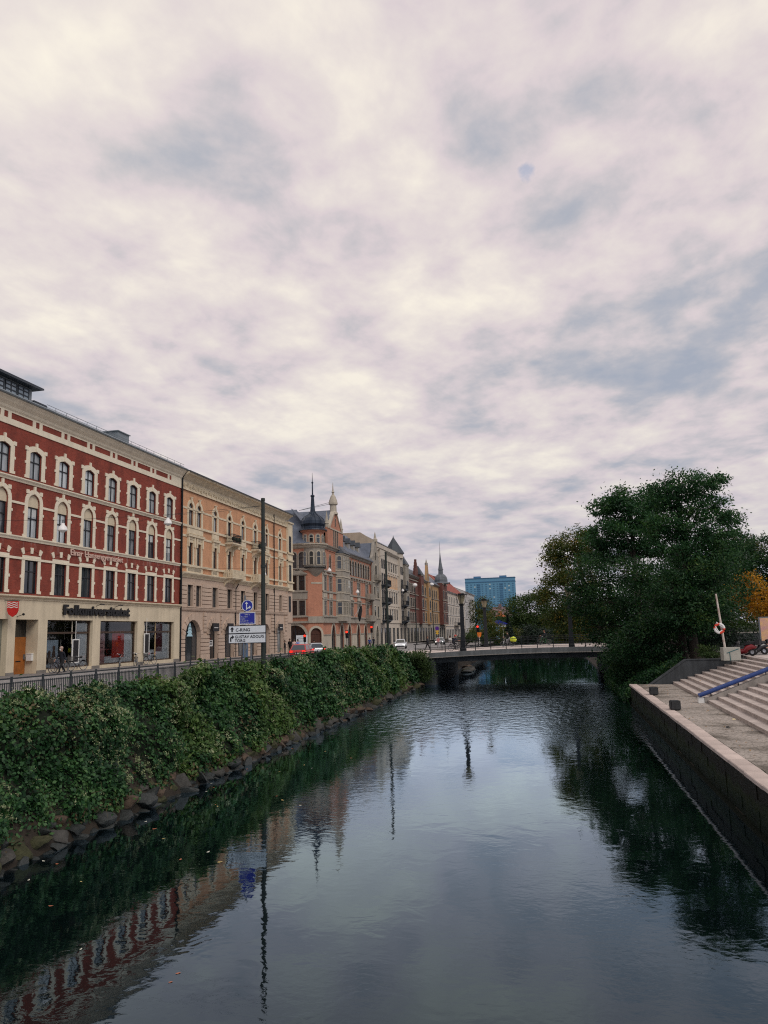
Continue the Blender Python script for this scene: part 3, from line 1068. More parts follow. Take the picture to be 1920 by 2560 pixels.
def balcony(bld, F, s, z, w, proj, slab, railm, h=0.95, cons=True, solid=False):
    b = MB(); b.box(s - w / 2, s + w / 2, -proj, 0.0, z - 0.16, z)
    b.box(s - w / 2 + 0.08, s + w / 2 - 0.08, -proj + 0.08, 0.0, z - 0.26, z - 0.16)
    if cons:
        for sx in (-1, 1):
            x = s + sx * (w / 2 - 0.35)
            pts = [(-0.0, z - 0.26), (-proj * 0.85, z - 0.26), (-proj * 0.7, z - 0.45), (-proj * 0.25, z - 0.7), (-0.0, z - 1.05)]
            n = len(pts)
            b.faces([(x - 0.13, y, q) for y, q in pts] + [(x + 0.13, y, q) for y, q in pts], [tuple(range(n)), tuple(range(n, 2 * n))] + [(k, (k + 1) % n, n + (k + 1) % n, n + k) for k in range(n)])
    o = b.build('balcony', slab, bld, F, keep=True)
    b = MB()
    p = [(s - w / 2 + 0.05, 0.0), (s - w / 2 + 0.05, -proj + 0.05), (s + w / 2 - 0.05, -proj + 0.05), (s + w / 2 - 0.05, 0.0)]
    for (xa, ya), (xb, yb) in zip(p, p[1:]):
        b.bar((xa, ya, z + h), (xb, yb, z + h), 0.09 if solid else 0.05, 0.06)
        b.bar((xa, ya, z + 0.08), (xb, yb, z + 0.08), 0.06 if solid else 0.03, 0.05)
        L = math.hypot(xb - xa, yb - ya)
        n = max(2, int(L / (0.2 if solid else 0.13)))
        for k in range(n + 1):
            t = k / n
            x, y = xa + (xb - xa) * t, ya + (yb - ya) * t
            r = 0.06 if solid else 0.013
            b.box(x - r, x + r, y - r, y + r, z, z + h)
    b.build('balustrade', railm, o, F, keep=True)
    return o

def downpipe(bld, F, s, z0, z1, material=None, r=0.07):
    b = MB(); b.path([(s, -0.45, z1 + 0.2), (s, -0.42, z1 - 0.05), (s, -0.14, z1 - 0.5), (s, -0.14, z0)], r, 7)
    return b.build('downpipe', material or m_dmet, bld, F, keep=True, smooth=True)

def roof_quad(bld, pts, material, name='roof', thick=0.12):
    b = MB()
    n = len(pts)
    lo = [(x, y, z - thick) for x, y, z in pts]
    b.faces(list(pts) + lo, [tuple(range(n)), tuple(range(n, 2 * n))] + [(k, (k + 1) % n, n + (k + 1) % n, n + k) for k in range(n)])
    return b.build(name, material, bld, keep=True)

def lettering(bld, F, text, s, z, size, extrude, material, proj=0.05, xscale=1.0, bold=0.0, rot=0.0, name='lettering'):
    me = text_mesh(text, size, extrude, material, 'LEFT', xscale, bold)
    return obj_of(name, me, bld, F @ T((s, -proj, z)) @ Matrix.Rotation(rot, 4, 'Y'), keep=True)

# ================================================================= red brick school
def red_school():
    B = empty('school_building', (XF - 6, 55, 3.3), 0, 'long red brick building with cream window surrounds and shop windows', 'building')
    x0, x1 = 30.2, 68.3
    ws = [43.21 + 3.263 * k for k in range(-3, 8)]
    e_sur = (0.40, 0.05, m_trim, 'ears')
    rows = [dict(xs=ws, z=16.95, w=1.28, h=2.02, kind='seg', sur=(0.38, 0.05, m_trim, 'ears'), mull=(1, (0.62,))),
            dict(xs=ws, z=12.78, w=1.28, h=3.1, kind='arch', open=True),
            dict(xs=ws, z=8.9, w=1.38, h=2.32, kind='rect', sur=(0.30, 0.05, m_trim, 'plain'), mull=(1, (0.66,)), gmat=g_dark)]
    facade(B, MS, (x0, x1, 8.7, 20.28), rows, b_red)
    # middle row: rectangular casements under blind round tympana
    b = MB(); b.prism([(x, z) for x, z in outline('arch', 1.27, 3.1, 0, 0) if z > 1] + [(-0.635, 2.2), (0.635, 2.2)], 0.1, 0.22)
    tym = b.mesh('tympanum', m_cream)
    sur_me = win_meshes('arch', 1.28, 3.1, (0, ()), m_wood, g_blue, (0.32, 0.05, m_trim, 'ears'), 0.2)[2]
    for s in ws:
        o = window(B, MS, s, 12.78, 1.28, 2.2, 'rect', 0.2, (1, (0.63,)))
        obj_of('tympanum', tym, o, T((0, -0.2, 0)))
        obj_of('surround', sur_me, o)
    # side blocks and flared keystones of the lowest row
    kb = MB()
    for x, a in ((-0.92, R(-24)), (0, 0), (0.92, R(24))):
        c, sn = math.cos(a), math.sin(a)
        zc = 0.42 if x else 0.52
        poly = [(-0.11, -0.2), (0.11, -0.2), (0.16, 0.22), (-0.16, 0.22)]
        kb.prism([(x + px * c + pz * sn, zc - px * sn + pz * c) for px, pz in poly], -0.06, 0.01)
    key_me = kb.mesh('keystones', m_trim)
    ab = MB()
    oo = [(1.05 * math.cos(t), 0.02 + 0.62 * math.sin(t)) for t in [math.pi * k / 12 for k in range(13)]]
    ii = [(0.95 * math.cos(t), 0.02 + 0.52 * math.sin(t)) for t in [math.pi * k / 12 for k in range(13)]]
    ab.band(oo, ii, -0.03, 0.01, closed=False)
    arch_me = ab.mesh('relieving_arch', b_red)
    sb = MB()
    for sx in (-1, 1):
        for zz in (0.1, 1.15, 1.3):
            if zz != 1.3:
                sb.box(sx * 0.99 - (0.12 if sx < 0 else 0.0), sx * 0.99 + (0.12 if sx > 0 else 0.0), -0.06, 0.012, zz - 0.1, zz + 0.1)
    side_me = sb.mesh('side_blocks', m_trim)
    for s in ws:
        obj_of('keystone', key_me, B, MS @ T((s, 0, 11.36)), keep=True)
        obj_of('relieving_arch', arch_me, B, MS @ T((s, 0, 11.36)), keep=True)
        obj_of('side_block', side_me, B, MS @ T((s, 0, 8.9)), keep=True)
    strip_f(B, MS, 'string_course', x0, x1, 11.2, 11.36, 0.075, m_trim)
    cornice(B, MS, 'string_course', x0, x1, [(0.06, 16.5), (0.1, 16.6), (0.2, 16.72), (0.2, 16.8)], m_trim)
    cornice(B, MS, 'string_course', x0, x1, [(0.05, 12.5), (0.08, 12.6), (0.15, 12.7), (0.15, 12.78)], m_trim)
    # band between the arches
    for a, c in zip(ws, ws[1:] + [x1 + 0.96]):
        strip_f(B, MS, 'spring_band', a + 0.96, min(c - 0.96, x1), 14.98, 15.14, 0.05, m_trim)
    # frieze with sunk brick panels
    holes = []
    for s in ws:
        holes.append([(s - 0.2, 20.7), (s + 0.2, 20.7), (s + 0.2, 21.14), (s - 0.2, 21.14)])
        if s + 2.75 < x1:
            holes.append([(s + 0.52, 20.7), (s + 2.74, 20.7), (s + 2.74, 21.14), (s + 0.52, 21.14)])
    b = MB(); b.wall([(x0, 20.28), (x1, 20.28), (x1, 21.3), (x0, 21.3)], holes, -0.06, 0.05)
    b.quad((x0, -0.06, 20.28), (x1, -0.06, 20.28), (x1, 0.02, 20.28), (x0, 0.02, 20.28))
    b.build('frieze', m_trim, B, MS, keep=True, recalc=False)
    strip_f(B, MS, 'frieze_ground', x0, x1, 20.29, 21.29, 0.012, b_red)
    cornice(B, MS, 'cornice', x0, x1, [(0.07, 21.25), (0.16, 21.36), (0.22, 21.5), (0.42, 21.72), (0.5, 21.84), (0.62, 21.98), (0.62, 22.12)], m_trim)
    b = MB(); b.path([(x0, -0.68, 22.12), (x1 + 0.1, -0.68, 22.12)], 0.09, 6); b.build('gutter', m_zinc, B, MS, keep=True)
    roof_quad(B, [(XF + 0.62, x0, 22.16), (XF + 0.62, x1, 22.16), (XF - 8.5, x1, 26.0), (XF - 8.5, x0, 26.0)], m_zinc)
    roof_quad(B, [(XF - 8.5, x0, 26.0), (XF - 8.5, x1, 26.0), (XF - 14, x1, 22), (XF - 14, x0, 22)], m_zinc)
    b = MB()
    for k in range(54):                                             # standing seams
        y = x0 + 0.4 + k * 0.7
        b.bar((XF + 0.6, y, 22.2), (XF - 8.4, y, 25.99), 0.05, 0.06)
    tag(b.build('seams', m_zinc, B, keep=True), kind='stuff')
    b = MB()
    for y in [48 + 1.3 * k for k in range(16)]:
        b.tube((XF + 0.35, y, 22.2), (XF + 0.35, y, 22.62), 0.018, n=5)
    for z in (22.42, 22.62):
        b.tube((XF + 0.35, 47, z), (XF + 0.35, 68.2, z), 0.018, n=5)
    b.build('snow_guard', m_gmet, B, keep=True)
    # dormer
    d = MB(); d.box(XF - 4.5, XF - 0.2, 38.5, 46.0, 22.0, 23.5); dorm = d.build('dormer', m_zinc, B, keep=True)
    d = MB(); d.prism([(38.2, 23.5), (46.4, 23.5), (46.6, 23.56), (46.6, 23.68), (38.2, 23.68)], -0.35, 4.6); d.build('dormer_roof', m_droof, dorm, MS, keep=True)
    for k in range(5):
        fr, pa, su = win_meshes('rect', 1.15, 0.98, (1, (0.4, 0.72)), m_droof, g_roof, None, 0.0)
        o = obj_of('dormer_window', fr, dorm, MS @ T((40.0 + 1.27 * k, 0.17, 22.42)), keep=True)
        b = MB(); b.prism(outline('rect', 1.12, 0.95), 0.0, 0.01)
        obj_of('dormer_pane', pa, dorm, MS @ T((40.0 + 1.27 * k, 0.155, 22.42)), keep=True)
    b = MB(); b.box(XF - 1.6, XF - 0.3, 57.3, 59.1, 22.3, 23.35); b.box(XF - 1.7, XF - 0.2, 57.2, 59.2, 23.35, 23.42); b.build('roof_hatch', m_zinc, B, keep=True)
    b = MB(); b.box(XF - 1.2, XF - 0.1, 46.15, 47.6, 22.2, 22.75); b.build('roof_step', m_droof, B, keep=True)
    downpipe(B, MS, 68.35, 3.4, 21.9, r=0.1)
    # shop floor
    sh = [(45.06, 47.4, 3.3, 7.12), (48.4, 53.93, 3.62, 7.12), (54.97, 60.55, 3.62, 7.1), (61.6, 67.1, 3.62, 7.1), (40.2, 44.3, 3.3, 7.14)]
    b = MB()
    b.wall([(x0, 2.6), (x1, 2.6), (x1, 8.42), (x0, 8.42)], [[(a, c), (a2, c), (a2, d2), (a, d2)] for a, a2, c, d2 in sh], -0.1, 0.42)
    b.build('shop_wall', m_cream, B, MS, keep=True, recalc=False)
    cornice(B, MS, 'shop_cornice', x0, x1, [(0.1, 8.4), (0.16, 8.46), (0.16, 8.54), (0.34, 8.66), (0.34, 8.76)], m_cream)
    b = MB(); b.box(x0, x1, -0.13, 0.02, 2.7, 3.55)
    for a, a2, c, d2 in sh[:4]: pass
    # plinth pieces between openings
    edges = [x0] + [q for a, a2, c, d2 in sorted(sh) for q in (a, a2)] + [x1]
    b = MB()
    for a, c in zip(edges[0::2], edges[1::2]): b.box(a, c, -0.13, -0.09, 2.8, 3.62)
    b.build('plinth', mat('plinth_grey', (0.22, 0.20, 0.18), 0.85, 0.2, 2), B, MS, keep=True)
    # masonry behind
    body(B, XF - 14, XF - 0.42, x0, x1, 8.45, 22.0, b_red)
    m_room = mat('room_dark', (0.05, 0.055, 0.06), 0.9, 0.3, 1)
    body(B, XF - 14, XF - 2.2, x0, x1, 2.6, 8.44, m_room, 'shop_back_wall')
    m_brown = mat('brown_frame', (0.06, 0.035, 0.022), 0.5, 0.2, 3)
    m_disp = mat('display_white', (0.86, 0.90, 0.91), 0.8, 0.1, 1)
    m_redp = mat('red_banner', (0.62, 0.05, 0.03), 0.7, 0.15, 0.8)
    m_pink = mat('pink_banner', (0.55, 0.33, 0.32), 0.8, 0.12, 1)
    m_wine = mat('wine_banner', (0.14, 0.015, 0.03), 0.7, 0.15, 1)
    for idx, (a, a2, c, d2) in enumerate(sh[1:4]):
        w, h = a2 - a, d2 - c
        b = MB()
        b.band([(a, c), (a2, c), (a2, d2), (a, d2)], [(a + 0.08, c + 0.1), (a2 - 0.16, c + 0.1), (a2 - 0.16, d2 - 0.07), (a + 0.08, d2 - 0.07)], 0.16, 0.3)
        b.box(a + 0.08, a2 - 0.16, 0.15, 0.27, 6.12, 6.26)
        o = b.build('shop_window', m_brown, B, MS, keep=True)
        for za, zb in ((c + 0.1, 6.12), (6.26, d2 - 0.07)):
            b = MB(); b.quad((a + 0.08, 0.22, za), (a2 - 0.16, 0.22, za), (a2 - 0.16, 0.22, zb), (a + 0.08, 0.22, zb))
            b.build('pane', clear_glass(), o, MS, keep=True, recalc=False)
        b = MB(); b.box(a, a2, 0.34, 2.1, 3.3, c + 0.05)
        b.build('display_floor', m_disp, o, MS, keep=True)
        b = MB()
        b.box(a, a + 0.12, 0.34, 2.1, c, d2)
        b.box(a2 - 1.5, a2 - 0.1, 0.29, 0.33, c, 6.9 if idx != 1 else 6.0)
        b.build('display_screen', m_disp, o, MS, keep=True)
        if idx == 0:
            b = MB(); b.box(a + 0.12, a + 1.85, 0.29, 0.33, c + 0.1, 5.68); b.build('poster', mat('poster_pale', (0.55, 0.66, 0.74), 0.6, 0.18, 1.3), o, MS, keep=True)
            b = MB(); b.box(a + 0.12, a + 1.85, 0.28, 0.33, 5.7, 6.05); b.build('poster_heading', m_black, o, MS, keep=True)
            lettering(o, MS, 'Einar Hansen', a + 0.25, 5.8, 0.26, 0.004, m_white, -0.27, 0.9)
            m_skin = mat('printed_figure', (0.16, 0.10, 0.08), 0.7, 0.3, 5)
            for cx, cz, r in ((0.55, 4.65, 0.13), (0.85, 4.75, 0.15), (1.35, 5.1, 0.15), (0.35, 4.3, 0.12), (1.2, 4.2, 0.12)):
                b = MB(); b.prism([(a + cx + r * math.cos(t), cz + 1.3 * r * math.sin(t)) for t in [math.pi * k / 7 for k in range(14)]], 0.275, 0.289)
                b.prism([(a + cx - 0.25, cz - 0.7), (a + cx + 0.25, cz - 0.7), (a + cx + 0.12, cz - 0.17), (a + cx - 0.12, cz - 0.17)], 0.28, 0.289)
                b.build('printed_figure', m_skin, o, MS, keep=True)
            b = MB(); b.box(a + 1.9, a2 - 1.5, 0.29, 0.33, c + 0.05, 4.4); b.build('low_screen', m_disp, o, MS, keep=True)
            b = MB(); b.box(a + 3.3, a + 3.36, 0.2, 0.27, 5.35, d2); b.build('mullion', m_trim, o, MS, keep=True)
        if idx == 1:
            b = MB(); b.box(a + 2.3, a + 4.1, 0.27, 0.3, c + 0.5, 6.3); b.build('banner', m_redp, o, MS, keep=True)
            b = MB(); b.box(a + 0.1, a + 1.25, 0.27, 0.3, c, 6.3); b.build('banner', m_pink, o, MS, keep=True)
            b = MB(); b.box(a + 1.3, a2 - 1.5, 0.32, 0.36, c, 4.25); b.build('low_screen', m_disp, o, MS, keep=True)
            for k in range(4):
                b = MB(); b.box(a + 0.3, a + 1.0, 0.26, 0.268, 4.6 + 0.34 * k, 4.66 + 0.34 * k); b.build('printed_line', m_wine, o, MS, keep=True)
        if idx == 2:
            b = MB(); b.box(a + 2.8, a + 3.9, 0.26, 0.29, 4.4, 6.9); b.build('banner', m_wine, o, MS, keep=True)
            b = MB(); b.box(a + 0.7, a2 - 1.5, 0.3, 0.34, c, 4.6); b.build('low_screen', m_disp, o, MS, keep=True)
            for q, t in ((0.55, m_trim), (2.5, mat('ochre_frame', (0.45, 0.33, 0.18), 0.6, 0.1, 2))):
                b = MB(); b.box(a + q, a + q + 0.1, 0.18, 0.26, c + 0.1, d2 - 0.07); b.build('mullion', t, o, MS, keep=True)
    # framed black boards hung in front of the windows
    for s, zz in ((51.55, 3.95), (61.85, 4.3)):
        bd = MB(); bd.band([(-0.42, 0), (0.42, 0), (0.42, 1.75), (-0.42, 1.75)], [(-0.35, 0.07), (0.35, 0.07), (0.35, 1.68), (-0.35, 1.68)], -0.05, 0.03)
        o = bd.build('sign_frame', m_white, B, MS @ T((s, -0.25, zz)), keep=True)
        bd = MB(); bd.box(-0.36, 0.36, -0.02, 0.02, 0.05, 1.7); bd.build('sign_board', m_black, o, MS @ T((s, -0.25, zz)), keep=True)
        bd = MB(); bd.box(-0.02, 0.02, -0.01, 0.02, 1.75, 3.1); bd.build('hanger', m_white, o, MS @ T((s, -0.25, zz)), keep=True)
    # door recess
    m_door = mat('orange_wood_door', (0.36, 0.12, 0.025), 0.5, 0.3, 1.3)
    b = MB(); b.box(45.4, 47.38, 0.83, 0.9, 3.4, 5.95); dr = b.build('door', m_door, B, MS, keep=True)
    b = MB(); b.box(47.15, 47.25, 0.74, 0.83, 4.4, 4.75); b.build('handle', m_gmet, dr, MS, keep=True)
    b = MB(); b.box(46.4, 46.9, 0.81, 0.84, 4.25, 4.32); b.build('letter_slot', m_dmet, dr, MS, keep=True)
    b = MB(); b.box(44.9, 45.06, -0.09, 1.3, 3.3, 7.12); b.box(47.405, 47.55, -0.09, 1.3, 3.3, 7.12)
    b.box(45.0, 47.45, -0.05, 1.3, 7.12, 7.3)
    b.build('door_recess', m_cream, B, MS, keep=True)
    b = MB(); b.box(45.07, 47.4, 0.86, 1.0, 5.95, 7.12); b.build('door_light', g_dark, B, MS, keep=True)
    b = MB(); b.box(47.2, 47.404, 0.2, 0.62, 4.3, 4.75); b.box(47.18, 47.404, 0.18, 0.64, 4.75, 4.8); b.build('letterbox', m_white, B, MS, keep=True)
    # left passage with the street address
    m_olive = mat('grey_green_panel', (0.20, 0.20, 0.16), 0.8, 0.15, 1)
    b = MB(); b.box(40.2, 44.3, 0.32, 0.42, 3.2, 7.14); b.build('passage_panel', m_olive, B, MS, keep=True)
    lettering(B, MS, 'Regementsgatan 4', 44.1, 3.75, 0.40, 0.006, m_black, -0.30, 0.92, rot=R(-90))
    # shop lettering and school name
    lettering(B, MS, 'Folkuniversitetet', 49.95, 7.52, 1.02, 0.05, m_black, 0.22, 1.3, 0.04)
    b = MB(); b.box(50.0, 58.9, -0.2, -0.1, 7.62, 7.68); b.box(50.0, 58.9, -0.2, -0.1, 7.9, 7.95); b.build('sign_rail', m_black, B, MS, keep=True)
    lettering(B, MS, 'Einar Hansengymnasiet', 50.75, 12.0, 0.66, 0.03, mat('bronze_letters', (0.66, 0.46, 0.38), 0.5, 0.1, 2), 0.08, 1.18, 0.006)
    # hanging shield with waves
    b = MB(); b.tube((43.9, 0, 8.32), (43.9, -1.25, 8.32), 0.025, n=6); br = b.build('sign_bracket', m_dmet, B, MS, keep=True)
    sh_poly = [(-0.42, 0.95), (0.42, 0.95), (0.42, 0.35), (0.3, 0.1), (0, -0.08), (-0.3, 0.1), (-0.42, 0.35)]
    Msh = T((XF + 0.75, 43.9, 7.32))
    b = MB(); b.prism(sh_poly, -0.03, 0.03); b.build('shield', mat('shield_red', (0.6, 0.02, 0.02), 0.5, 0.05, 2), B, Msh, keep=True)
    for k in range(3):
        b = MB()
        xs = [-0.4 + 0.8 * i / 12 for i in range(13)]
        zc = 0.56 + 0.14 * k
        b.band([(x, zc + 0.03 + 0.03 * math.sin(x * 16)) for x in xs], [(x, zc - 0.03 + 0.03 * math.sin(x * 16)) for x in xs], -0.036, 0.036, closed=False)
        b.build('wave', m_white, B, Msh, keep=True)
    for s in (45.15,):
        b = MB(); b.tube((s, -0.1, 7.3), (s, -0.55, 7.42), 0.02, n=6); b.sphere((s, -0.6, 7.44), 0.09, 8); b.build('spotlight', m_dmet, B, MS, keep=True)
    for s in (54.3, 57.0):
        b = MB(); b.tube((s, -0.1, 8.25), (s, -0.6, 8.4), 0.025, n=6); b.box(s - 0.22, s + 0.22, -0.7, -0.55, 8.33, 8.42); b.build('spotlight', m_black, B, MS, keep=True)
red_school()

# ================================================================= orange palazzo
m_pinkst = mat('pink_rusticated_render', (0.55, 0.42, 0.33), 0.85, 0.1, 0.8, 0.15, 25, streak=0.12)
m_orn = mat('ornament_stucco', (0.70, 0.60, 0.44), 0.85, 0.14, 1.2, 0.2, 20, streak=0.15)
def palazzo():
    B = empty('apartment_building', (XF - 6, 84, 3.2), 0, 'orange brick building with ornate cream stucco arches and a rusticated pink base', 'building')
    x0, x1 = 68.45, 99.0
    cs = [70.47, 72.32, 76.2, 80.0, 83.84, 87.67, 91.52, 96.5]
    W = 0.95
    asur = (0.34, 0.07, m_orn, 'keyimp')
    psur = (0.30, 0.08, m_orn, 'hood')
    rows = [dict(xs=cs, z=16.8, w=W, h=2.33, kind='arch', sur=asur, mull=(1, (0.66,))),
            dict(xs=cs, z=12.82, w=W, h=2.26, kind='rect', sur=psur, mull=(1, (0.62,)), gmat=g_mid)]
    facade(B, MS, (x0, x1, 11.6, 20.3), rows, b_orange)
    for z0, z1, p in ((18.4, 18.6, 0.05), (15.56, 15.78, 0.05), (16.57, 16.8, 0.16), (12.6, 12.82, 0.16)):
        strip_f(B, MS, 'string_course', x0, x1, z0, z1, p, m_orn)
    groups = [(70.47 - 0.85, 72.32 + 0.85)] + [(c - 0.85, c + 0.85) for c in cs[2:]]
    for a, c in groups:
        b = MB(); b.box(a, c, -0.1, 0.01, 15.84, 16.57); b.box(a + 0.15, c - 0.15, -0.14, 0.0, 15.98, 16.42); b.box(a - 0.1, c + 0.1, -0.3, 0.0, 15.78, 15.88)
        b.build('panel', m_orn, B, MS, keep=True)
        b = MB(); b.box(a, c, -0.08, 0.01, 12.02, 12.6); b.build('panel', m_orn, B, MS, keep=True)
        n = int((c - a - 0.5) / 0.2)
        b = MB()
        for k in range(n):
            x = a + 0.28 + k * 0.2
            b.box(x, x + 0.09, -0.085, -0.079, 12.16, 12.48)
        tag(b.build('slot_shade', m_black, B, MS, keep=True), kind='stuff')  # black strips laid on the panel stand in for shade in openings
    cornice(B, MS, 'cornice', x0, x1 + 0.2, [(0.1, 11.5), (0.15, 11.6), (0.35, 11.8), (0.42, 11.9), (0.42, 12.0)], m_orn)
    # frieze with scrolls, and crowning cornice
    b = MB(); b.box(x0, x1, -0.08, 0.01, 20.28, 21.4); b.box(x0, x1, -0.16, 0.0, 20.28, 20.44); b.build('frieze', m_orn, B, MS, keep=True)
    k = 0
    s = x0 + 0.45
    sc = MB(); sc.torus((0, 0, 0), 0.22, 0.055, 'y', 12, 5); sc.torus((0.09, -0.02, 0), 0.09, 0.045, 'y', 8, 5); sc.path([(0.2, 0, 0.1), (0.42, 0, 0.2), (0.6, 0, -0.1)], 0.05, 5)
    sc_me = sc.mesh('scroll', m_orn, smooth='all')
    while s < x1 - 0.4:
        obj_of('scroll', sc_me, B, MS @ T((s, -0.1, 20.82 + (0.06 if k % 2 else -0.06))) @ Matrix.Scale(-1 if k % 2 else 1, 4, (0, 0, 1)), keep=True)
        s += 0.62; k += 1
    cornice(B, MS, 'cornice', x0, x1 + 0.6, [(0.1, 21.3), (0.2, 21.4), (0.3, 21.5), (0.55, 21.72), (0.8, 21.8), (0.85, 22.0)], m_orn)
    roof_quad(B, [(XF + 0.95, x0, 22.08), (XF + 0.95, 100.6, 22.08), (XF - 8, 97, 24.2), (XF - 8, x0, 24.2)], m_droof)
    roof_quad(B, [(XF - 8, x0, 24.2), (XF - 8, 97, 24.2), (XF - 14, 100, 22), (XF - 14, x0, 22)], m_droof)
    downpipe(B, MS, 93.98, 3.3, 21.9); downpipe(B, MS, 81.55, 3.3, 11.4)
    # balconies
    for s in (80.0, 87.67):
        balcony(B, MS, s, 15.95, 2.5, 1.0, m_orn, m_dmet)
        balcony(B, MS, s, 12.1, 3.3, 1.15, m_orn, m_orn, 0.75, True, True)
    b = MB()
    for s in (79.3, 80.2, 80.9, 87.2):
        b.sphere((s, -0.85, 16.35 + 0.1 * rng.random()), 0.26, 7)
    b.build('balcony_plants', mat('plant_dark', (0.02, 0.03, 0.02), 0.9, 0.4, 6), B, MS, keep=True)
    # rusticated base: arches below, windows above
    arches = [(71.1, 3.4), (75.95, 2.1), (79.97, 2.5), (83.5, 2.4), (87.2, 1.7), (91.1, 2.3), (96.2, 2.4)]
    mez = [(70.38, 1.17), (72.25, 1.17), (76.16, 1.36), (79.97, 1.32), (83.74, 1.3), (87.6, 1.2), (91.5, 1.15), (96.44, 1.05)]
    holes = [[(s + x, z + 3.3) for x, z in outline('arch', w, 3.7 + (0.3 if w > 3 else 0), 0, 0)] for s, w in arches]
    holes += [[(s - w / 2, 8.67), (s + w / 2, 8.67), (s + w / 2, 10.8), (s - w / 2, 10.8)] for s, w in mez]
    b = MB(); b.wall([(x0, 2.5), (x1, 2.5), (x1, 11.58), (x0, 11.58)], holes, -0.02, 0.45)
    b.build('rusticated_wall', m_pinkst, B, MS, keep=True, recalc=False)
    for s, w in mez:
        window(B, MS, s, 8.67, w, 2.13, 'rect', 0.2, (1, (0.64,)), gmat=g_dark, sur=(0.14, 0.12, m_pinkst, 'sill'))
    cornice(B, MS, 'belt_course', x0, x1, [(0.08, 8.2), (0.14, 8.26), (0.2, 8.42), (0.2, 8.5)], m_pinkst)
    m_sh = mat('dark_shop_frame', (0.02, 0.022, 0.025), 0.5, 0.2, 3)
    for k, (s, w) in enumerate(arches):
        h = 3.7 + (0.3 if w > 3 else 0)
        bt = 0.35 if k % 2 == 0 else 0.0
        window(B, MS, s, 3.3, w - 0.02, h - 0.01, 'arch', 0.36, (1 if w < 3 else 2, (0.70,)), m_sh, g_dark if k not in (3, 5, 6) else g_blue, None, 'shop_arch')
        for sx in (-1, 1):
            strip_f(B, MS, 'impost', s + sx * (w / 2 + 0.22) - 0.26, s + sx * (w / 2 + 0.22) + 0.26, 5.86, 6.1, 0.16, m_pinkst)
        # voussoirs round the arch
        n = 9
        r0, r1, zc = w / 2 + 0.02, w / 2 + 0.62, 3.3 + h - w / 2
        for q in range(n):
            t0, t1 = math.pi * (q + 0.06) / n, math.pi * (q + 0.94) / n
            top = 8.15
            def ray_pt(t, r):
                x, z = s + r * math.cos(t), zc + r * math.sin(t)
                return (x, min(z, top))
            b = MB(); b.prism([ray_pt(t0, r0), ray_pt(t0, r1), ray_pt(t1, r1), ray_pt(t1, r0)], -0.13, 0.0)
            b.build('voussoir', m_pinkst, B, MS, keep=True)
    # courses of blocks on the piers
    b = MB(); b.box(-0.5, 0.5, -0.12, 0.0, 0.0, 0.98)
    blk = b.mesh('block', m_pinkst)
    def course(a, c, z0, z1, h):
        n = max(1, round((z1 - z0) / h))
        for q in range(n):
            wdt = c - a
            if wdt < 0.15: return
            hh = (z1 - z0) / n
            obj_of('block', blk, B, MS @ T(((a + c) / 2, -0.02, z0 + q * hh)) @ Matrix.Diagonal((wdt - 0.02, 1, hh * 0.84, 1)), keep=True)
    xs = [x0] + [q for s, w in arches for q in (s - w / 2, s + w / 2)] + [x1]
    for a, c in zip(xs[0::2], xs[1::2]):
        course(a + 0.03, c - 0.03, 3.9, 5.84, 0.39)
        strip_f(B, MS, 'pier_plinth', a, c, 2.6, 3.86, 0.14, m_pinkst)
    xs = [x0] + [q for s, w in mez for q in (s - w / 2 - 0.16, s + w / 2 + 0.16)] + [x1]
    for a, c in zip(xs[0::2], xs[1::2]):
        course(a + 0.03, c - 0.03, 8.55, 11.1, 0.41)
    gaps = [x0] + [q for s, w in arches for q in (s - w / 2 - 0.66, s + w / 2 + 0.66)] + [x1]
    for a, c in zip(gaps[0::2], gaps[1::2]):
        course(a, c, 6.15, 8.15, 0.4)
    # black sign boxes and a hanging emblem
    for s, w in ((75.1, 1.5), (78.9, 1.4), (94.8, 1.4)):
        b = MB(); b.box(s - w / 2, s + w / 2, -0.75, -0.62, 6.15, 7.0); sg = b.build('sign_box', m_black, B, MS, keep=True)
        b = MB(); b.box(s - w * 0.32, s + w * 0.32, -0.757, -0.752, 6.5, 6.56); b.build('sign_line', m_white, sg, MS, keep=True)
    m_emb = mat('pale_blue_emblem', (0.45, 0.68, 0.78), 0.5, 0.1, 3)
    b = MB()
    for k, (ww, z) in enumerate(((0.62, 5.95), (0.5, 6.3), (0.38, 6.62), (0.24, 6.92))):
        b.prism([(-ww, z), (ww, z), (ww * 0.4, z + 0.36), (-ww * 0.4, z + 0.36)], 0.0, 0.05)
    b.build('window_emblem', m_emb, B, MS @ T((71.1, 0.24, -0.25)), keep=True)
    b = MB(); b.box(75.6, 76.5, 0.30, 0.32, 4.6, 5.25); b.build('paper_notice', m_white, B, MS, keep=True)
    for k in range(2):
        b = MB(); b.box(75.7, 76.35, 0.292, 0.298, 4.78 + 0.24 * k, 4.9 + 0.24 * k); b.build('notice_line', m_black, B, MS, keep=True)
    # chamfered corner bay towards the side street
    p0, p1 = Vector((XF, 99.0)), Vector((XF - 2.2, 101.0))
    d = (p1 - p0).normalized()
    # frame: local x along p0->p1 seen from outside (+X,+Y): outward is to the right-hand side
    ang = math.atan2(d.y, d.x)
    FC = Matrix.Translation((XF, 99.0, 0)) @ Matrix.Rotation(ang, 4, 'Z')
    L = (p1 - p0).length
    # corner column on the street line
    b = MB(); b.box(99.0, 101.0, -0.25, 6.0, 11.58, 20.9); b.build('corner_bay', m_orn, B, MS, keep=True)
    b = MB(); b.box(99.0, 101.0, -0.15, 6.0, 7.2, 11.57); b.box(99.0, 100.7, -0.02, 6.0, 2.6, 7.2); b.build('corner_bay_base', m_pinkst, B, MS, keep=True)
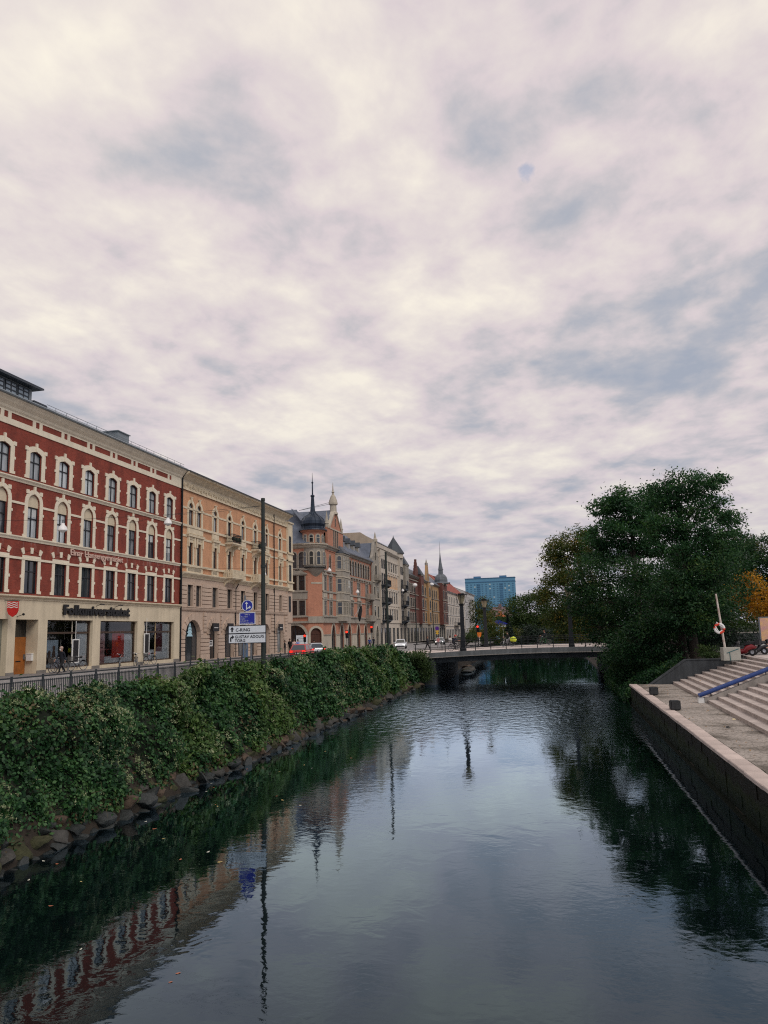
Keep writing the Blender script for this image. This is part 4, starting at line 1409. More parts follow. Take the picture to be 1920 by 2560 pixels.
    for z, h in ((8.67, 2.13), (12.82, 2.26), (16.8, 2.3)):
        window(B, MS @ T((0, -0.25 if z > 10 else -0.15, 0)), 99.85, z, 0.8, h, 'rect', -0.02, (1, (0.62,)), gmat=g_dark, name='bay_window')
    for z in (11.5, 15.6, 12.6, 16.6, 20.9):
        b = MB(); b.box(99.0, 101.15, -0.4, 6.0, z, z + 0.2); b.build('bay_band', m_orn, B, MS, keep=True)
    # masonry behind
    body(B, XF - 14, XF - 0.5, x0, 99.0, 2.6, 22.0, b_orange)
palazzo()
# ================================================================= corner house with onion turret
m_gstone = mat('grey_sandstone', (0.36, 0.325, 0.275), 0.85, 0.16, 0.9, 0.2, 18, streak=0.25)
m_pst = mat('pale_sandstone', (0.50, 0.445, 0.36), 0.85, 0.12, 0.9, 0.15, 18, streak=0.2)
def gable_roof(bld, F, s0, s1, zs, zr, y0, y1, material, over=0.15):
    """ridge runs along local y (into the house)"""
    sm = (s0 + s1) / 2
    for a in (s0 - over, s1 + over):
        z = zs - over
        pts = [F @ Vector(p) for p in ((a, y0, z), (sm, y0, zr), (sm, y1, zr), (a, y1, z))]
        roof_quad(bld, [tuple(p) for p in pts], material)

def slope_roof(bld, F, s0, s1, z0, z1, y0, y1, material, hip0=0.0, hip1=0.0):
    pts = [(s0, y0, z0), (s1, y0, z0), (s1 - hip1, y1, z1), (s0 + hip0, y1, z1)]
    roof_quad(bld, [tuple(F @ Vector(p)) for p in pts], material)

WD = 0.06
def corner_house():
    B = empty('corner_building', (XF - 5, 130, 3.0), 0, 'rose brick corner house with onion domed turret and tall stepped gable', 'building')
    # --- street front
    s0, s1 = 115.7, 148.6
    z_e = 19.6
    tri = (0.10, 0.05, m_gstone, 'sill')
    rows = []
    low = [117.1, 120.3, 133.4, 138.9, 145.4]
    for z in (8.5, 12.4):
        rows.append(dict(xs=[117.1, 120.3], z=z, w=1.7, h=2.25, kind='rect', sur=(0.2, 0.06, m_gstone, 'ped' if z > 10 else 'sill'), mull=(1, (0.65,)), gmat=g_dark, fmat=m_gstone))
        rows.append(dict(xs=[133.4, 138.9, 145.4], z=z, w=2.2, h=2.35, kind='rect', sur=(0.2, 0.06, m_gstone, 'hood' if z < 10 else ''), mull=(2, (0.65,)), gmat=g_dark, fmat=m_gstone))
    top = [131.0 + 1.98 * k for k in range(9)]
    rows.append(dict(xs=top, z=15.9, w=1.35, h=2.7, kind='arch', sur=(0.2, 0.08, m_gstone, 'imp'), mull=(0, (0.62,)), gmat=g_dark))
    rows.append(dict(xs=[117.4, 120.2], z=15.9, w=0.95, h=2.5, kind='point', sur=(0.2, 0.06, m_gstone, ''), mull=(0, (0.62,)), gmat=g_dark))
    facade(B, MS, (s0, s1, 7.4, z_e), rows, b_rose)
    arch_rows = [dict(xs=[121.5, 126.6, 131.6, 138.0, 143.6], z=2.9, w=2.5, h=4.2, kind='point', sur=(0.4, 0.1, m_pst, ''), depth=0.16, mull=(1, (0.6,)), gmat=g_dark)]
    facade(B, MS, (s0, s1, 2.5, 7.38), arch_rows, b_rose, depth=0.6)
    for a, c in ((115.7, 119.7), (123.2, 124.9), (128.3, 129.9), (133.3, 136.3), (139.7, 141.9), (145.3, 148.6)):
        strip_f(B, MS, 'stone_pier', a, c, 2.5, 5.3, 0.12, m_pst)
        strip_f(B, MS, 'pier_cap', a - 0.05, c + 0.05, 5.3, 5.48, 0.2, m_gstone)
    for z0, z1, p in ((7.3, 7.6, 0.3), (8.2, 8.42, 0.22), (10.95, 11.15, 0.12), (12.1, 12.36, 0.2), (15.4, 15.66, 0.25), (15.05, 15.12, 0.08)):
        strip_f(B, MS, 'string_course', s0, s1, z0, z1, p, m_gstone)
    strip_f(B, MS, 'stone_band', s0, s1, 7.6, 8.2, 0.06, m_gstone)
    for s in low:
        strip_f(B, MS, 'apron', s - 1.1, s + 1.1, 11.15, 12.1, 0.09, m_gstone)
        strip_f(B, MS, 'apron_panel', s - 0.8, s + 0.8, 11.3, 11.95, 0.12, m_pst)
    strip_f(B, MS, 'quoin', s0, s0 + 0.75, 8.42, z_e, 0.08, m_pst)
    b = MB()
    for k in range(10):                    # corbels under the top arcade
        s = 130.0 + 1.98 * k
        b.box(s - 0.12, s + 0.12, -0.3, 0.0, 15.0, 15.4)
    tag(b.build('corbels', m_gstone, B, MS, keep=True), kind='stuff')
    cornice(B, MS, 'cornice', s0, s1, [(0.1, 19.1), (0.3, 19.3), (0.3, 19.45), (0.55, 19.6), (0.6, 19.75)], m_gstone)
    # roofs
    slope_roof(B, MS, 127.5, 149.5, 19.7, 25.2, -0.6, 5.0, m_slate)
    slope_roof(B, MS, 127.5, 149.5, 25.2, 20.0, 5.0, 11.0, m_slate)
    slope_roof(B, MS, 114.0, 128.5, 19.7, 26.0, -0.2, 5.5, m_slate, 3.0, 0.0)
    for k in range(4):                     # dormers
        s = 131.5 + 3.6 * k
        b = MB(); b.box(s - 0.6, s + 0.6, 0.7, 3.0, 19.9, 22.0); dm = b.build('dormer', m_gstone, B, MS, keep=True)
        b = MB(); b.prism([(s - 0.8, 21.95), (s + 0.8, 21.95), (s, 22.9)], 0.45, 4.0); b.build('dormer_roof', m_droof, dm, MS, keep=True)
        b = MB(); b.box(s - 0.4, s + 0.4, 0.66, 0.7, 20.7, 21.8); b.build('dormer_window', g_dark, dm, MS, keep=True)
    # --- tall gable
    ga, gb, gm = 118.7, 128.1, 123.4
    gpoly = [(ga, 19.0), (gb, 19.0), (gb, 22.9), (gb - 0.9, 22.9), (gm + 0.9, 25.7), (gm - 0.9, 25.7), (ga + 0.9, 22.9), (ga, 22.9)]
    facade(B, MS @ T((0, -0.12, 0)), gpoly, [dict(xs=[gm - 1.1, gm, gm + 1.1], z=19.9, w=0.55, h=2.9, kind='rect', sur=(0.12, 0.05, m_gstone, ''), mull=(0, (0.6,)), gmat=g_dark),
                              dict(xs=[gm], z=23.5, w=0.45, h=1.3, kind='rect', sur=(0.1, 0.05, m_gstone, ''), mull=(0, ()), gmat=g_dark)], b_rose, name='gable_wall')
    for pa, pb in (((ga + 0.9, 22.9), (gm - 0.8, 25.75)), ((gb - 0.9, 22.9), (gm + 0.8, 25.75))):
        b = MB(); b.bar((pa[0], 0.1, pa[1]), (pb[0], 0.1, pb[1]), 0.7, 0.35); b.build('gable_coping', m_pst, B, MS, keep=True)
    strip_f(B, MS @ T((0, -0.12, 0)), 'gable_band', ga, gb, 22.75, 22.98, 0.1, m_pst)
    strip_f(B, MS @ T((0, -0.12, 0)), 'gable_band', ga, gb, 19.3, 19.5, 0.1, m_gstone)
    for s in (ga + 0.35, gb - 0.35):
        b = MB(); b.lathe([(0.32, 22.9), (0.32, 23.5), (0.42, 23.55), (0.3, 23.7), (0.22, 24.3), (0.05, 25.4), (0.01, 25.6)], 8, (s, 0.1, 0)); b.build('pinnacle', m_pst, B, MS, keep=True)
    b = MB()
    b.lathe([(0.8, 25.6), (0.8, 25.9), (0.6, 26.1), (0.55, 27.2), (0.78, 27.35), (0.78, 27.6), (0.66, 28.1), (0.4, 28.8), (0.2, 29.05), (0.16, 29.4), (0.3, 29.5), (0.14, 29.65), (0.1, 30.1), (0.02, 31.2)], 8, (gm, 0.2, 0), R(22.5), R(382.5))
    b.build('gable_finial', m_pst, B, MS, keep=True)
    gable_roof(B, MS, ga, gb, 22.9, 26.4, 0.3, 9.0, m_slate)
    b = MB()
    for dz in (0, 0.3):
        b.tube((gm, 0.6, 27.8 - dz), (gm - 4.0, 5.0, 26.0), 0.03, n=5)
    b.build('stay_rod', m_dmet, B, MS, keep=True)
    # --- oriel bay
    oa, ob, pj = 123.4, 129.4, 1.15
    ring = [(oa, 0.0), (oa + 0.8, -pj), (ob - 0.8, -pj), (ob, 0.0)]
    def oriel(z0, z1, name, material, grow=0.0):
        b = MB()
        r = [(oa - grow, 0.0), (oa + 0.8 - grow * 0.5, -pj - grow), (ob - 0.8 + grow * 0.5, -pj - grow), (ob + grow, 0.0)]
        n = 4
        b.faces([(x, y, z0) for x, y in r] + [(x, y, z1) for x, y in r], [(0, 1, 2, 3), (4, 5, 6, 7)] + [(k, (k + 1) % n, n + (k + 1) % n, n + k) for k in range(n)])
        return b.build(name, material, B, MS, keep=True)
    oriel(7.6, 8.4, 'oriel_base', m_gstone); oriel(8.4, 18.9, 'oriel', m_gstone, -0.05)
    for z in (8.35, 10.95, 12.2, 14.9, 16.0, 18.8): oriel(z, z + 0.2, 'oriel_band', m_pst, 0.06)
    FO = MS @ T((0, -pj + 0.05, 0))
    for z, h, kd in ((8.7, 2.1, 'rect'), (12.5, 2.2, 'rect'), (16.3, 2.3, 'arch')):
        for s in (oa + 1.5, (oa + ob) / 2, ob - 1.5):
            window(B, FO, s, z, 1.05, h, kd, -0.02, (1, (0.62,)), m_pst, g_mid if kd == 'rect' else g_blue)
    # slanted sides
    a_ = math.atan2(-pj, 0.8)
    FS = MS @ T((oa, 0, 0)) @ Matrix.Rotation(a_, 4, 'Z')
    for z, h, kd in ((8.7, 2.1, 'rect'), (12.5, 2.2, 'rect'), (16.3, 2.3, 'arch')):
        window(B, FS, 0.7, z, 0.85, h, kd, 0.0, (0, (0.62,)), m_pst, g_dark)
    b = MB(); b.faces([(oa - 0.2, 0, 19.05), (oa + 0.7, -pj - 0.25, 19.05), (ob - 0.7, -pj - 0.25, 19.05), (ob + 0.2, 0, 19.05), ((oa + ob) / 2 - 0.8, 0.1, 20.7), ((oa + ob) / 2 + 0.8, 0.1, 20.7)],
                      [(0, 1, 4), (1, 2, 5, 4), (2, 3, 5), (0, 3, 2, 1), (0, 4, 5, 3)])
    b.build('oriel_roof', m_droof, B, MS, keep=True)
    # --- left side face along the side street
    FL = MF(114.0)
    la, lb = -52.0, -37.2
    rows = []
    for z, h, kd in ((8.5, 2.3, 'rect'), (12.4, 2.3, 'rect'), (15.9, 2.5, 'arch')):
        rows.append(dict(xs=[-38.2, -39.5, -41.6, -42.9, -45.5, -47.0], z=z, w=0.95, h=h, kind=kd, sur=(0.14, 0.07, m_gstone, 'sill'), mull=(0, (0.65,)), gmat=g_dark))
    facade(B, FL, (la, lb, 7.4, z_e), rows, b_rose)
    facade(B, FL, (la, lb, 2.5, 7.38), [dict(xs=[-39.4, -44.4], z=2.9, w=3.6, h=4.1, kind='arch', sur=(0.4, 0.1, m_pst, ''), depth=0.18, mull=(1, (0.6,)), gmat=g_dark)], b_rose, depth=0.6)
    b = MB(); b.prism([(-40.4, 14.85), (-37.3, 14.85), (-37.3, 15.0), (-38.85, 15.75), (-40.4, 15.0)], -0.2, 0.0); b.build('pediment', m_gstone, B, FL, keep=True)
    for z0, z1, p in ((7.3, 7.6, 0.3), (8.2, 8.42, 0.22), (12.1, 12.3, 0.2), (15.5, 15.66, 0.2)):
        strip_f(B, FL, 'string_course', la, lb, z0, z1, p, m_gstone)
    strip_f(B, FL, 'apron', -40.4, -37.3, 11.0, 12.1, 0.09, m_gstone)
    cornice(B, FL, 'cornice', la, lb + 0.3, [(0.1, 19.0), (0.3, 19.25), (0.3, 19.4), (0.6, 19.6), (0.65, 19.75)], m_pst)
    slope_roof(B, FL, la, lb + 0.6, 19.7, 26.2, -0.4, 5.5, m_slate, 0.5, 4.2)
    # --- chamfer panel under the turret
    d = Vector((XF + 37.2, 1.7)); ang = math.atan2(d.y, d.x)
    FC = T((-37.2, 114.0, 0)) @ Matrix.Rotation(ang, 4, 'Z')
    L = d.length
    facade(B, FC, (0, L, 7.4, 16.3), [], b_rose)
    facade(B, FC, (-0.05, L + 0.05, 2.5, 7.38), [dict(xs=[L / 2], z=2.9, w=1.9, h=3.6, kind='arch', sur=(0.35, 0.1, m_pst, ''), depth=0.2, mull=(1, (0.75,)), fmat=mat('brown_door', (0.07, 0.025, 0.015), 0.6, 0.3, 2), gmat=mat('brown_door', (0.07, 0.025, 0.015), 0.6, 0.3, 2))], b_rose, depth=0.6)
    strip_f(B, FC, 'string_course', -0.1, L + 0.1, 7.3, 8.3, 0.2, m_gstone)
    strip_f(B, FC, 'stone_band', 0.5, L, 13.4, 13.65, 0.06, m_pst)
    # --- turret
    tx, ty = -36.75, 115.5
    b = MB(); b.lathe([(0.4, 14.0), (1.3, 15.2), (1.85, 15.9), (1.85, 19.0)], 20, (tx, ty, 0)); b.build('turret_drum', m_gstone, B, keep=True, smooth=True)
    b = MB(); b.lathe([(1.9, 18.95), (2.15, 19.2), (2.15, 19.35), (2.4, 19.5), (2.4, 19.7), (1.5, 19.75)], 20, (tx, ty, 0)); b.build('turret_cornice', m_pst, B, keep=True)
    b = MB(); b.lathe([(1.95, 15.85), (2.0, 15.95), (1.95, 16.05)], 20, (tx, ty, 0)); b.build('turret_band', m_dmet, B, keep=True)
    b = MB(); b.lathe([(1.7, 19.7), (1.7, 21.5), (2.05, 21.75), (2.05, 21.9)], 20, (tx, ty, 0)); b.build('turret_lantern', b_rose, B, keep=True, smooth=True)
    for k in range(9):
        t = R(-190 + 36 * k)
        for rr, z, w, h in ((1.86, 16.3, 0.72, 2.2), (1.71, 19.85, 0.66, 1.3)):
            F = T((tx, ty, 0)) @ Matrix.Rotation(t + R(90), 4, 'Z') @ T((0, -rr, 0))
            window(B, F, 0, z, w, h, 'arch', -0.03, (0, (0.6,)), m_pst, g_dark, (0.12, 0.0, m_pst, ''))
    m_onion = mat('dark_onion_copper', (0.022, 0.034, 0.055), 0.42, 0.3, 1.2, metal=0.3)
    prof = [(2.3, 21.85), (2.25, 22.0), (1.8, 22.25), (1.78, 22.5), (1.95, 22.9), (1.9, 23.4), (1.6, 23.9), (1.1, 24.3), (0.62, 24.6), (0.42, 25.0), (0.33, 25.8), (0.24, 27.4), (0.34, 27.5), (0.34, 27.65), (0.12, 27.8), (0.09, 29.6), (0.16, 29.7), (0.16, 29.85), (0.06, 29.95), (0.02, 31.4)]
    b = MB()
    for k in range(12):
        t0, t1 = 2 * math.pi * k / 12, 2 * math.pi * (k + 1) / 12
        b.lathe(prof, 2, (tx, ty, 0), t0, t1)
    b.build('onion_dome', m_onion, B, keep=True)
    b = MB()
    for k in range(12):
        t = 2 * math.pi * k / 12
        b.path([(tx + (r + 0.02) * math.cos(t), ty + (r + 0.02) * math.sin(t), z) for r, z in prof[2:10]], 0.05, 5)
    tag(b.build('dome_ribs', m_onion, B, keep=True), kind='stuff')
    # --- end pier with its own little gable
    ea, eb = 148.6, 155.0
    FE = MS @ T((0, -0.45, 0))
    epoly = [(ea, 2.5), (eb, 2.5), (eb, 20.3), (eb - 1.0, 21.2), ((ea + eb) / 2 + 0.6, 24.0), ((ea + eb) / 2 - 0.6, 24.0), (ea + 1.0, 21.2), (ea, 20.3)]
    rows = [dict(xs=[150.3, 153.2], z=z, w=1.3, h=2.3, kind='rect' if z < 14 else 'arch', sur=(0.18, 0.06, m_pst, 'sill'), mull=(1, (0.62,)), gmat=g_mid) for z in (8.5, 12.4)]
    rows += [dict(xs=[151.8], z=16.6, w=1.6, h=2.6, kind='arch', sur=(0.25, 0.06, m_pst, ''), mull=(1, (0.62,)), gmat=g_mid), dict(xs=[151.8], z=20.2, w=0.9, h=1.6, kind='rect', sur=(0.15, 0.05, m_pst, ''), mull=(0, ()), gmat=g_dark),
             dict(xs=[151.6], z=2.9, w=2.5, h=4.0, kind='point', sur=(0.4, 0.1, m_pst, ''), depth=0.3, mull=(1, (0.6,)), gmat=g_dark)]
    facade(B, FE, epoly, rows, m_gstone, depth=0.45, name='end_pier')
    b = MB(); b.lathe([(0.5, 24.0), (0.5, 24.5), (0.3, 24.7), (0.1, 25.8), (0.02, 26.1)], 8, ((ea + eb) / 2, 0, 0)); b.build('pinnacle', m_pst, B, FE, keep=True)
    for z in (8.3, 12.2, 15.6): strip_f(B, FE, 'string_course', ea, eb, z, z + 0.22, 0.15, m_pst)
    balcony(B, MS, 146.0, 12.1, 4.0, 1.1, m_gstone, m_gstone, 0.9, True, True)
    balcony(B, MS, 146.0, 7.9, 5.0, 1.1, m_gstone, m_gstone, 0.9, True, True)
    balcony(B, FE, 151.8, 16.2, 3.0, 1.0, m_gstone, m_gstone, 0.9, True, True)
    gable_roof(B, MS, ea, eb, 20.4, 23.8, 0.2, 6.0, m_slate)
    downpipe(B, MS, 148.3, 8.5, 19.2, mat('rust_pipe', (0.25, 0.06, 0.03), 0.6, 0.2, 2))
    # masonry behind
    b = MB()
    ring = [(la, 114.45), (-37.35, 114.45), (XF - 0.72, 115.95), (XF - 0.72, 155.0), (la, 155.0)]
    n = len(ring)
    b.faces([(x, y, 2.4) for x, y in ring] + [(x, y, 19.55) for x, y in ring], [tuple(range(n)), tuple(range(n, 2 * n))] + [(k, (k + 1) % n, n + (k + 1) % n, n + k) for k in range(n)])
    b.build('back_wall', b_rose, B, keep=True)
    # furled flag on a pole over the arcade
    b = MB(); b.tube((134.7, 0, 8.3), (134.7, -1.6, 10.6), 0.04, n=6); fp = b.build('flag_pole', m_white, B, MS, keep=True)
    b = MB(); b.path([(134.7, -1.5, 10.4), (134.75, -1.35, 9.6), (134.6, -1.2, 8.6), (134.75, -1.1, 7.6)], [0.12, 0.3, 0.34, 0.1], 7); b.build('flag', mat('flag_dark', (0.015, 0.018, 0.02), 0.8, 0.3, 4), B, MS, keep=True)
corner_house()

# ================================================================= further fronts
def rows_house(name, label, s0, s1, z0, ze, wmat, trim, xs, floors, w, kind, roofm, roof_h, gmat=None, roof_y=5.0, strings=(), sur_extra='sill', base=None, base_z=7.4, shop=True, mull=(1, (0.62,)), crest=0.5):
    B = empty(name, (XF - 5, (s0 + s1) / 2, 3.0), 0, label, 'building')
    rows = [dict(xs=xs, z=z, w=w, h=h, kind=kd, sur=(0.2, 0.06, trim, sur_extra), mull=mull, gmat=gmat or g_mid) for z, h, kd in floors]
    facade(B, MS, (s0, s1, base_z, ze), rows, wmat)
    if shop:
        n = max(2, int((s1 - s0) / 4.2))
        sx = [s0 + (s1 - s0) * (k + 0.5) / n for k in range(n)]
        facade(B, MS, (s0, s1, 2.4, base_z - 0.01), [dict(xs=sx, z=2.95, w=(s1 - s0) / n * 0.62, h=base_z - 3.9, kind=kind, sur=(0.15, 0.06, trim, ''), mull=(1, (0.72,)), gmat=g_dark)], base or wmat)
    for z in strings:
        strip_f(B, MS, 'string_course', s0, s1, z, z + 0.22, 0.16, trim)
    cornice(B, MS, 'cornice', s0, s1, [(0.1, ze - 0.5), (0.35, ze - 0.25), (crest, ze - 0.1), (crest, ze + 0.08)], trim)
    slope_roof(B, MS, s0, s1, ze + 0.05, ze + roof_h, -crest, roof_y, roofm)
    slope_roof(B, MS, s0, s1, ze + roof_h, ze, roof_y, roof_y + 7, roofm)
    body(B, XF - 12, XF - 0.4, s0, s1, 2.4, ze - 0.05, wmat)
    # gable ends of the loft
    b = MB(); b.prism([(-0.4, ze), (roof_y, ze + roof_h - 0.15), (roof_y + 6.8, ze)], s0 + 0.02, s0 + 0.3)
    Mg = Matrix.Translation((XF, 0, 0)) @ Matrix(((-1, 0, 0, 0), (0, 1, 0, 0), (0, 0, 1, 0), (0, 0, 0, 1)))
    b.build('loft_wall', wmat, B, Mg, keep=True)
    return B

m_ivory = mat('ivory_render', (0.60, 0.53, 0.45), 0.85, 0.08, 0.6, streak=0.18)
m_peach = mat('peach_render', (0.66, 0.42, 0.25), 0.85, 0.1, 0.6, streak=0.15)
m_white2 = mat('white_render', (0.60, 0.58, 0.56), 0.85, 0.07, 0.6, streak=0.18)
# tall ivory house
B = rows_house('townhouse', 'tall ivory townhouse with dark balconies and a pointed corner turret roof', 155.2, 181.2, 2.6, 23.1, m_ivory, m_ivory,
               [164.4 + 2.55 * k for k in range(5)], [(8.2, 2.2, 'rect'), (11.9, 2.4, 'rect'), (15.6, 2.2, 'rect'), (19.0, 1.8, 'rect')], 1.3, 'rect', m_droof, 2.2, strings=(7.5, 11.2, 14.9, 18.5, 21.2), sur_extra='ped')
strip_f(B, MS, 'painted_panel', 162.9, 176.2, 15.1, 18.45, 0.008, m_peach)
strip_f(B, MS, 'attic', 155.2, 181.2, 23.15, 24.3, 0.1, m_ivory)
for s, wd in ((158.6, 4.6), (179.0, 3.6)):
    b = MB(); b.box(s - wd / 2, s + wd / 2, -0.5, 0.2, 7.5, 22.9); bay = b.build('bay', m_ivory, B, MS, keep=True)
    for z, h in ((8.2, 2.3), (11.9, 2.4), (15.6, 2.3), (19.0, 1.9)):
        for dx in (-wd * 0.22, wd * 0.22):
            window(B, MS @ T((0, -0.5, 0)), s + dx, z, 1.1, h, 'rect', -0.02, (1, (0.62,)), gmat=g_dark, sur=(0.12, 0.0, m_ivory, ''))
        if z < 18: balcony(B, MS @ T((0, -0.5, 0)), s, z - 0.15, wd, 1.25, m_droof, m_dmet, 1.0)
b = MB(); b.lathe([(0.01, 28.6), (0.15, 28.0), (2.5, 24.3), (2.6, 24.0)], 8, (XF - 1.2, 178.6, 0)); b.build('turret_roof', m_droof, B, keep=True)
b = MB(); b.lathe([(2.3, 22.9), (2.3, 24.05)], 8, (XF - 1.2, 178.6, 0)); b.build('turret', m_ivory, B, keep=True)
# blank party wall above the neighbour
b = MB(); b.prism([(XF - 12, 19), (XF - 0.02, 19), (XF - 0.02, 24.3), (XF - 3.5, 26.6), (XF - 8, 26.6), (XF - 12, 24)], 155.02, 155.4)
b.build('party_wall', mat('party_wall_render', (0.50, 0.41, 0.31), 0.9, 0.12, 0.8, streak=0.2), B, keep=True)
slope_roof(B, MS, 155.4, 177.0, 24.3, 26.5, -0.1, 3.6, m_droof)

# wine red brick house with gables
B = rows_house('brick_house', 'dark wine red brick house with bay windows, chimneys and a stepped gable', 181.4, 213.0, 2.6, 19.8, b_wine, m_gstone,
               [188.5 + 2.5 * k for k in range(5)], [(8.2, 2.2, 'seg'), (11.9, 2.2, 'seg'), (15.6, 2.2, 'seg')], 1.6, 'rect', m_droof, 4.2, strings=(7.5, 11.3, 15.0, 18.7), base=m_gstone)
for s, wd, top in ((184.2, 4.2, 21.8), (206.5, 4.6, 20.8)):
    b = MB(); b.box(s - wd / 2, s + wd / 2, -0.9, 0.2, 7.4, top); b.build('bay', b_wine if s > 200 else m_gstone, B, MS, keep=True)
    for z in (8.2, 11.9, 15.6):
        window(B, MS @ T((0, -0.9, 0)), s, z, 2.2, 2.3, 'seg', -0.02, (2, (0.62,)), gmat=g_mid, sur=(0.2, 0.05, m_gstone, 'sill'))
    for z in (7.4, 11.2, 15.0, top - 0.3):
        strip_f(B, MS @ T((0, -0.9, 0)), 'bay_band', s - wd / 2 - 0.1, s + wd / 2 + 0.1, z, z + 0.3, 0.12, m_gstone)
    b = MB(); b.faces([(s - wd / 2 - 0.2, -1.1, top), (s + wd / 2 + 0.2, -1.1, top), (s + wd / 2 + 0.2, 1.5, top), (s - wd / 2 - 0.2, 1.5, top), (s, 0.2, top + 2.6)], [(0, 1, 4), (1, 2, 4), (2, 3, 4), (3, 0, 4), (0, 3, 2, 1)])
    b.build('bay_roof', m_droof, B, MS, keep=True)
stp = []
for k in range(6):
    stp += [(3.2 - 0.6 * k, 19.7 + 0.85 * k), (3.2 - 0.6 * k, 19.7 + 0.85 * (k + 1))]
poly = [(202.5 + x, z) for x, z in stp] + [(202.5 - x, z) for x, z in reversed(stp)]
b = MB(); b.prism(poly, -0.1, 0.5); b.build('stepped_gable', b_wine, B, MS, keep=True)
for s, top in ((190.3, 24.2), (192.0, 24.0), (204.6, 25.6)):
    b = MB(); b.box(s - 0.6, s + 0.6, 3.8, 4.8, 20, top); b.box(s - 0.7, s + 0.7, 3.7, 4.9, top, top + 0.25); b.build('chimney', b_wine, B, MS, keep=True)

# ochre brick house with dome
B = rows_house('brick_house', 'ochre brick house with slim gable and a domed corner turret with a needle spire', 213.2, 254.5, 2.6, 19.6, b_ochre, m_gstone,
               [216.2, 225.0, 229.0, 233.0, 237.0], [(8.2, 2.4, 'rect'), (11.9, 2.4, 'arch'), (15.6, 2.3, 'arch')], 1.9, 'rect', m_slate, 4.0, strings=(7.5, 11.3, 15.0), base=m_gstone, mull=(1, (0.62,)))
poly = [(218.4, 19.4), (223.6, 19.4), (223.0, 21.2), (221.6, 24.6), (220.4, 24.6), (219.0, 21.2)]
b = MB(); b.prism(poly, -0.15, 0.5); b.build('gable', b_ochre, B, MS, keep=True)
b = MB(); b.box(218.6, 223.4, -0.55, 0.1, 7.4, 19.4); b.build('bay', b_ochre, B, MS, keep=True)
for z in (8.2, 11.9, 15.6):
    window(B, MS @ T((0, -0.55, 0)), 221.0, z, 2.3, 2.5, 'arch' if z > 11 else 'rect', -0.02, (2, (0.62,)), gmat=g_mid, sur=(0.2, 0.05, m_gstone, 'sill'))
window(B, MS @ T((0, -0.15, 0)), 221.0, 20.3, 0.9, 2.0, 'arch', -0.02, (0, ()), gmat=g_dark, sur=(0.15, 0.03, m_gstone, ''))
b = MB(); b.lathe([(0.5, 24.6), (0.5, 25.3), (0.25, 25.5), (0.02, 26.6)], 6, (221.0, 0.2, 0)); b.build('pinnacle', m_gstone, B, MS, keep=True)
b = MB(); b.box(242.5, 253.5, -1.3, 0.2, 7.4, 20.6); b.build('corner_bay', b_wine, B, MS, keep=True)
for z in (8.2, 11.9, 15.6):
    for s in (244.5, 248.0, 251.5):
        window(B, MS @ T((0, -1.3, 0)), s, z, 1.6, 2.5, 'rect', -0.02, (1, (0.62,)), gmat=g_mid, sur=(0.18, 0.04, m_gstone, 'sill'))
for z in (7.3, 11.2, 15.0, 20.2): strip_f(B, MS @ T((0, -1.3, 0)), 'bay_band', 242.3, 253.7, z, z + 0.3, 0.15, m_gstone)
m_gdome = mat('weathered_dome_copper', (0.12, 0.135, 0.15), 0.5, 0.25, 1.0)
b = MB(); b.lathe([(2.5, 20.5), (2.6, 20.8), (2.15, 21.2), (2.15, 21.9), (1.9, 22.8), (1.4, 23.5), (0.8, 23.85), (0.75, 25.1), (0.95, 25.2), (0.75, 25.5), (0.42, 27.6), (0.2, 29.6), (0.09, 31.0), (0.05, 33.0), (0.02, 34.6)], 12, (XF + 0.2, 247.5, 0))
b.build('spire_dome', m_gdome, B, keep=True)
# ivory house with red roof
B = rows_house('townhouse', 'cream townhouse with orange wall panels under a long red tiled roof', 256.5, 314.0, 2.6, 18.9, m_ivory, m_white2,
               [259.5 + 4.6 * k for k in range(12)], [(7.6, 2.4, 'rect'), (11.3, 2.5, 'rect'), (15.2, 2.0, 'rect')], 1.5, 'rect', m_tile, 6.2, roof_y=6.0, strings=(6.9, 10.7, 14.5), gmat=g_mid, base_z=6.8)
for z0, z1 in ((7.1, 10.6), (10.95, 14.4), (14.8, 18.2)):
    strip_f(B, MS, 'painted_panel', 256.5, 258.4, z0, z1, 0.02, m_peach)
    strip_f(B, MS, 'painted_panel', 260.7, 262.9, z0, z1, 0.02, m_peach)
for s in (268, 282, 296, 306):
    b = MB(); b.box(s - 0.8, s + 0.8, 4.5, 5.7, 21.5, 24.6); b.build('chimney', b_wine, B, MS, keep=True)
balcony(B, MS, 285, 7.3, 14, 1.4, m_gstone, m_dmet, 1.0, False)
# white house beyond
B = rows_house('townhouse', 'pale white townhouse at the far end of the row', 317.0, 356.0, 2.6, 21.2, m_white2, m_white2,
               [320.5 + 4.4 * k for k in range(8)], [(6.9, 2.3, 'rect'), (10.4, 2.4, 'rect'), (14.0, 2.3, 'rect'), (17.5, 2.0, 'rect')], 1.6, 'rect', m_droof, 2.4, strings=(6.2, 9.8, 13.4, 17.0), gmat=g_mid, base_z=6.1)
for z in (10.2, 13.8, 17.3): balcony(B, MS, 334, z, 6, 1.5, m_gstone, m_dmet, 1.0, False)

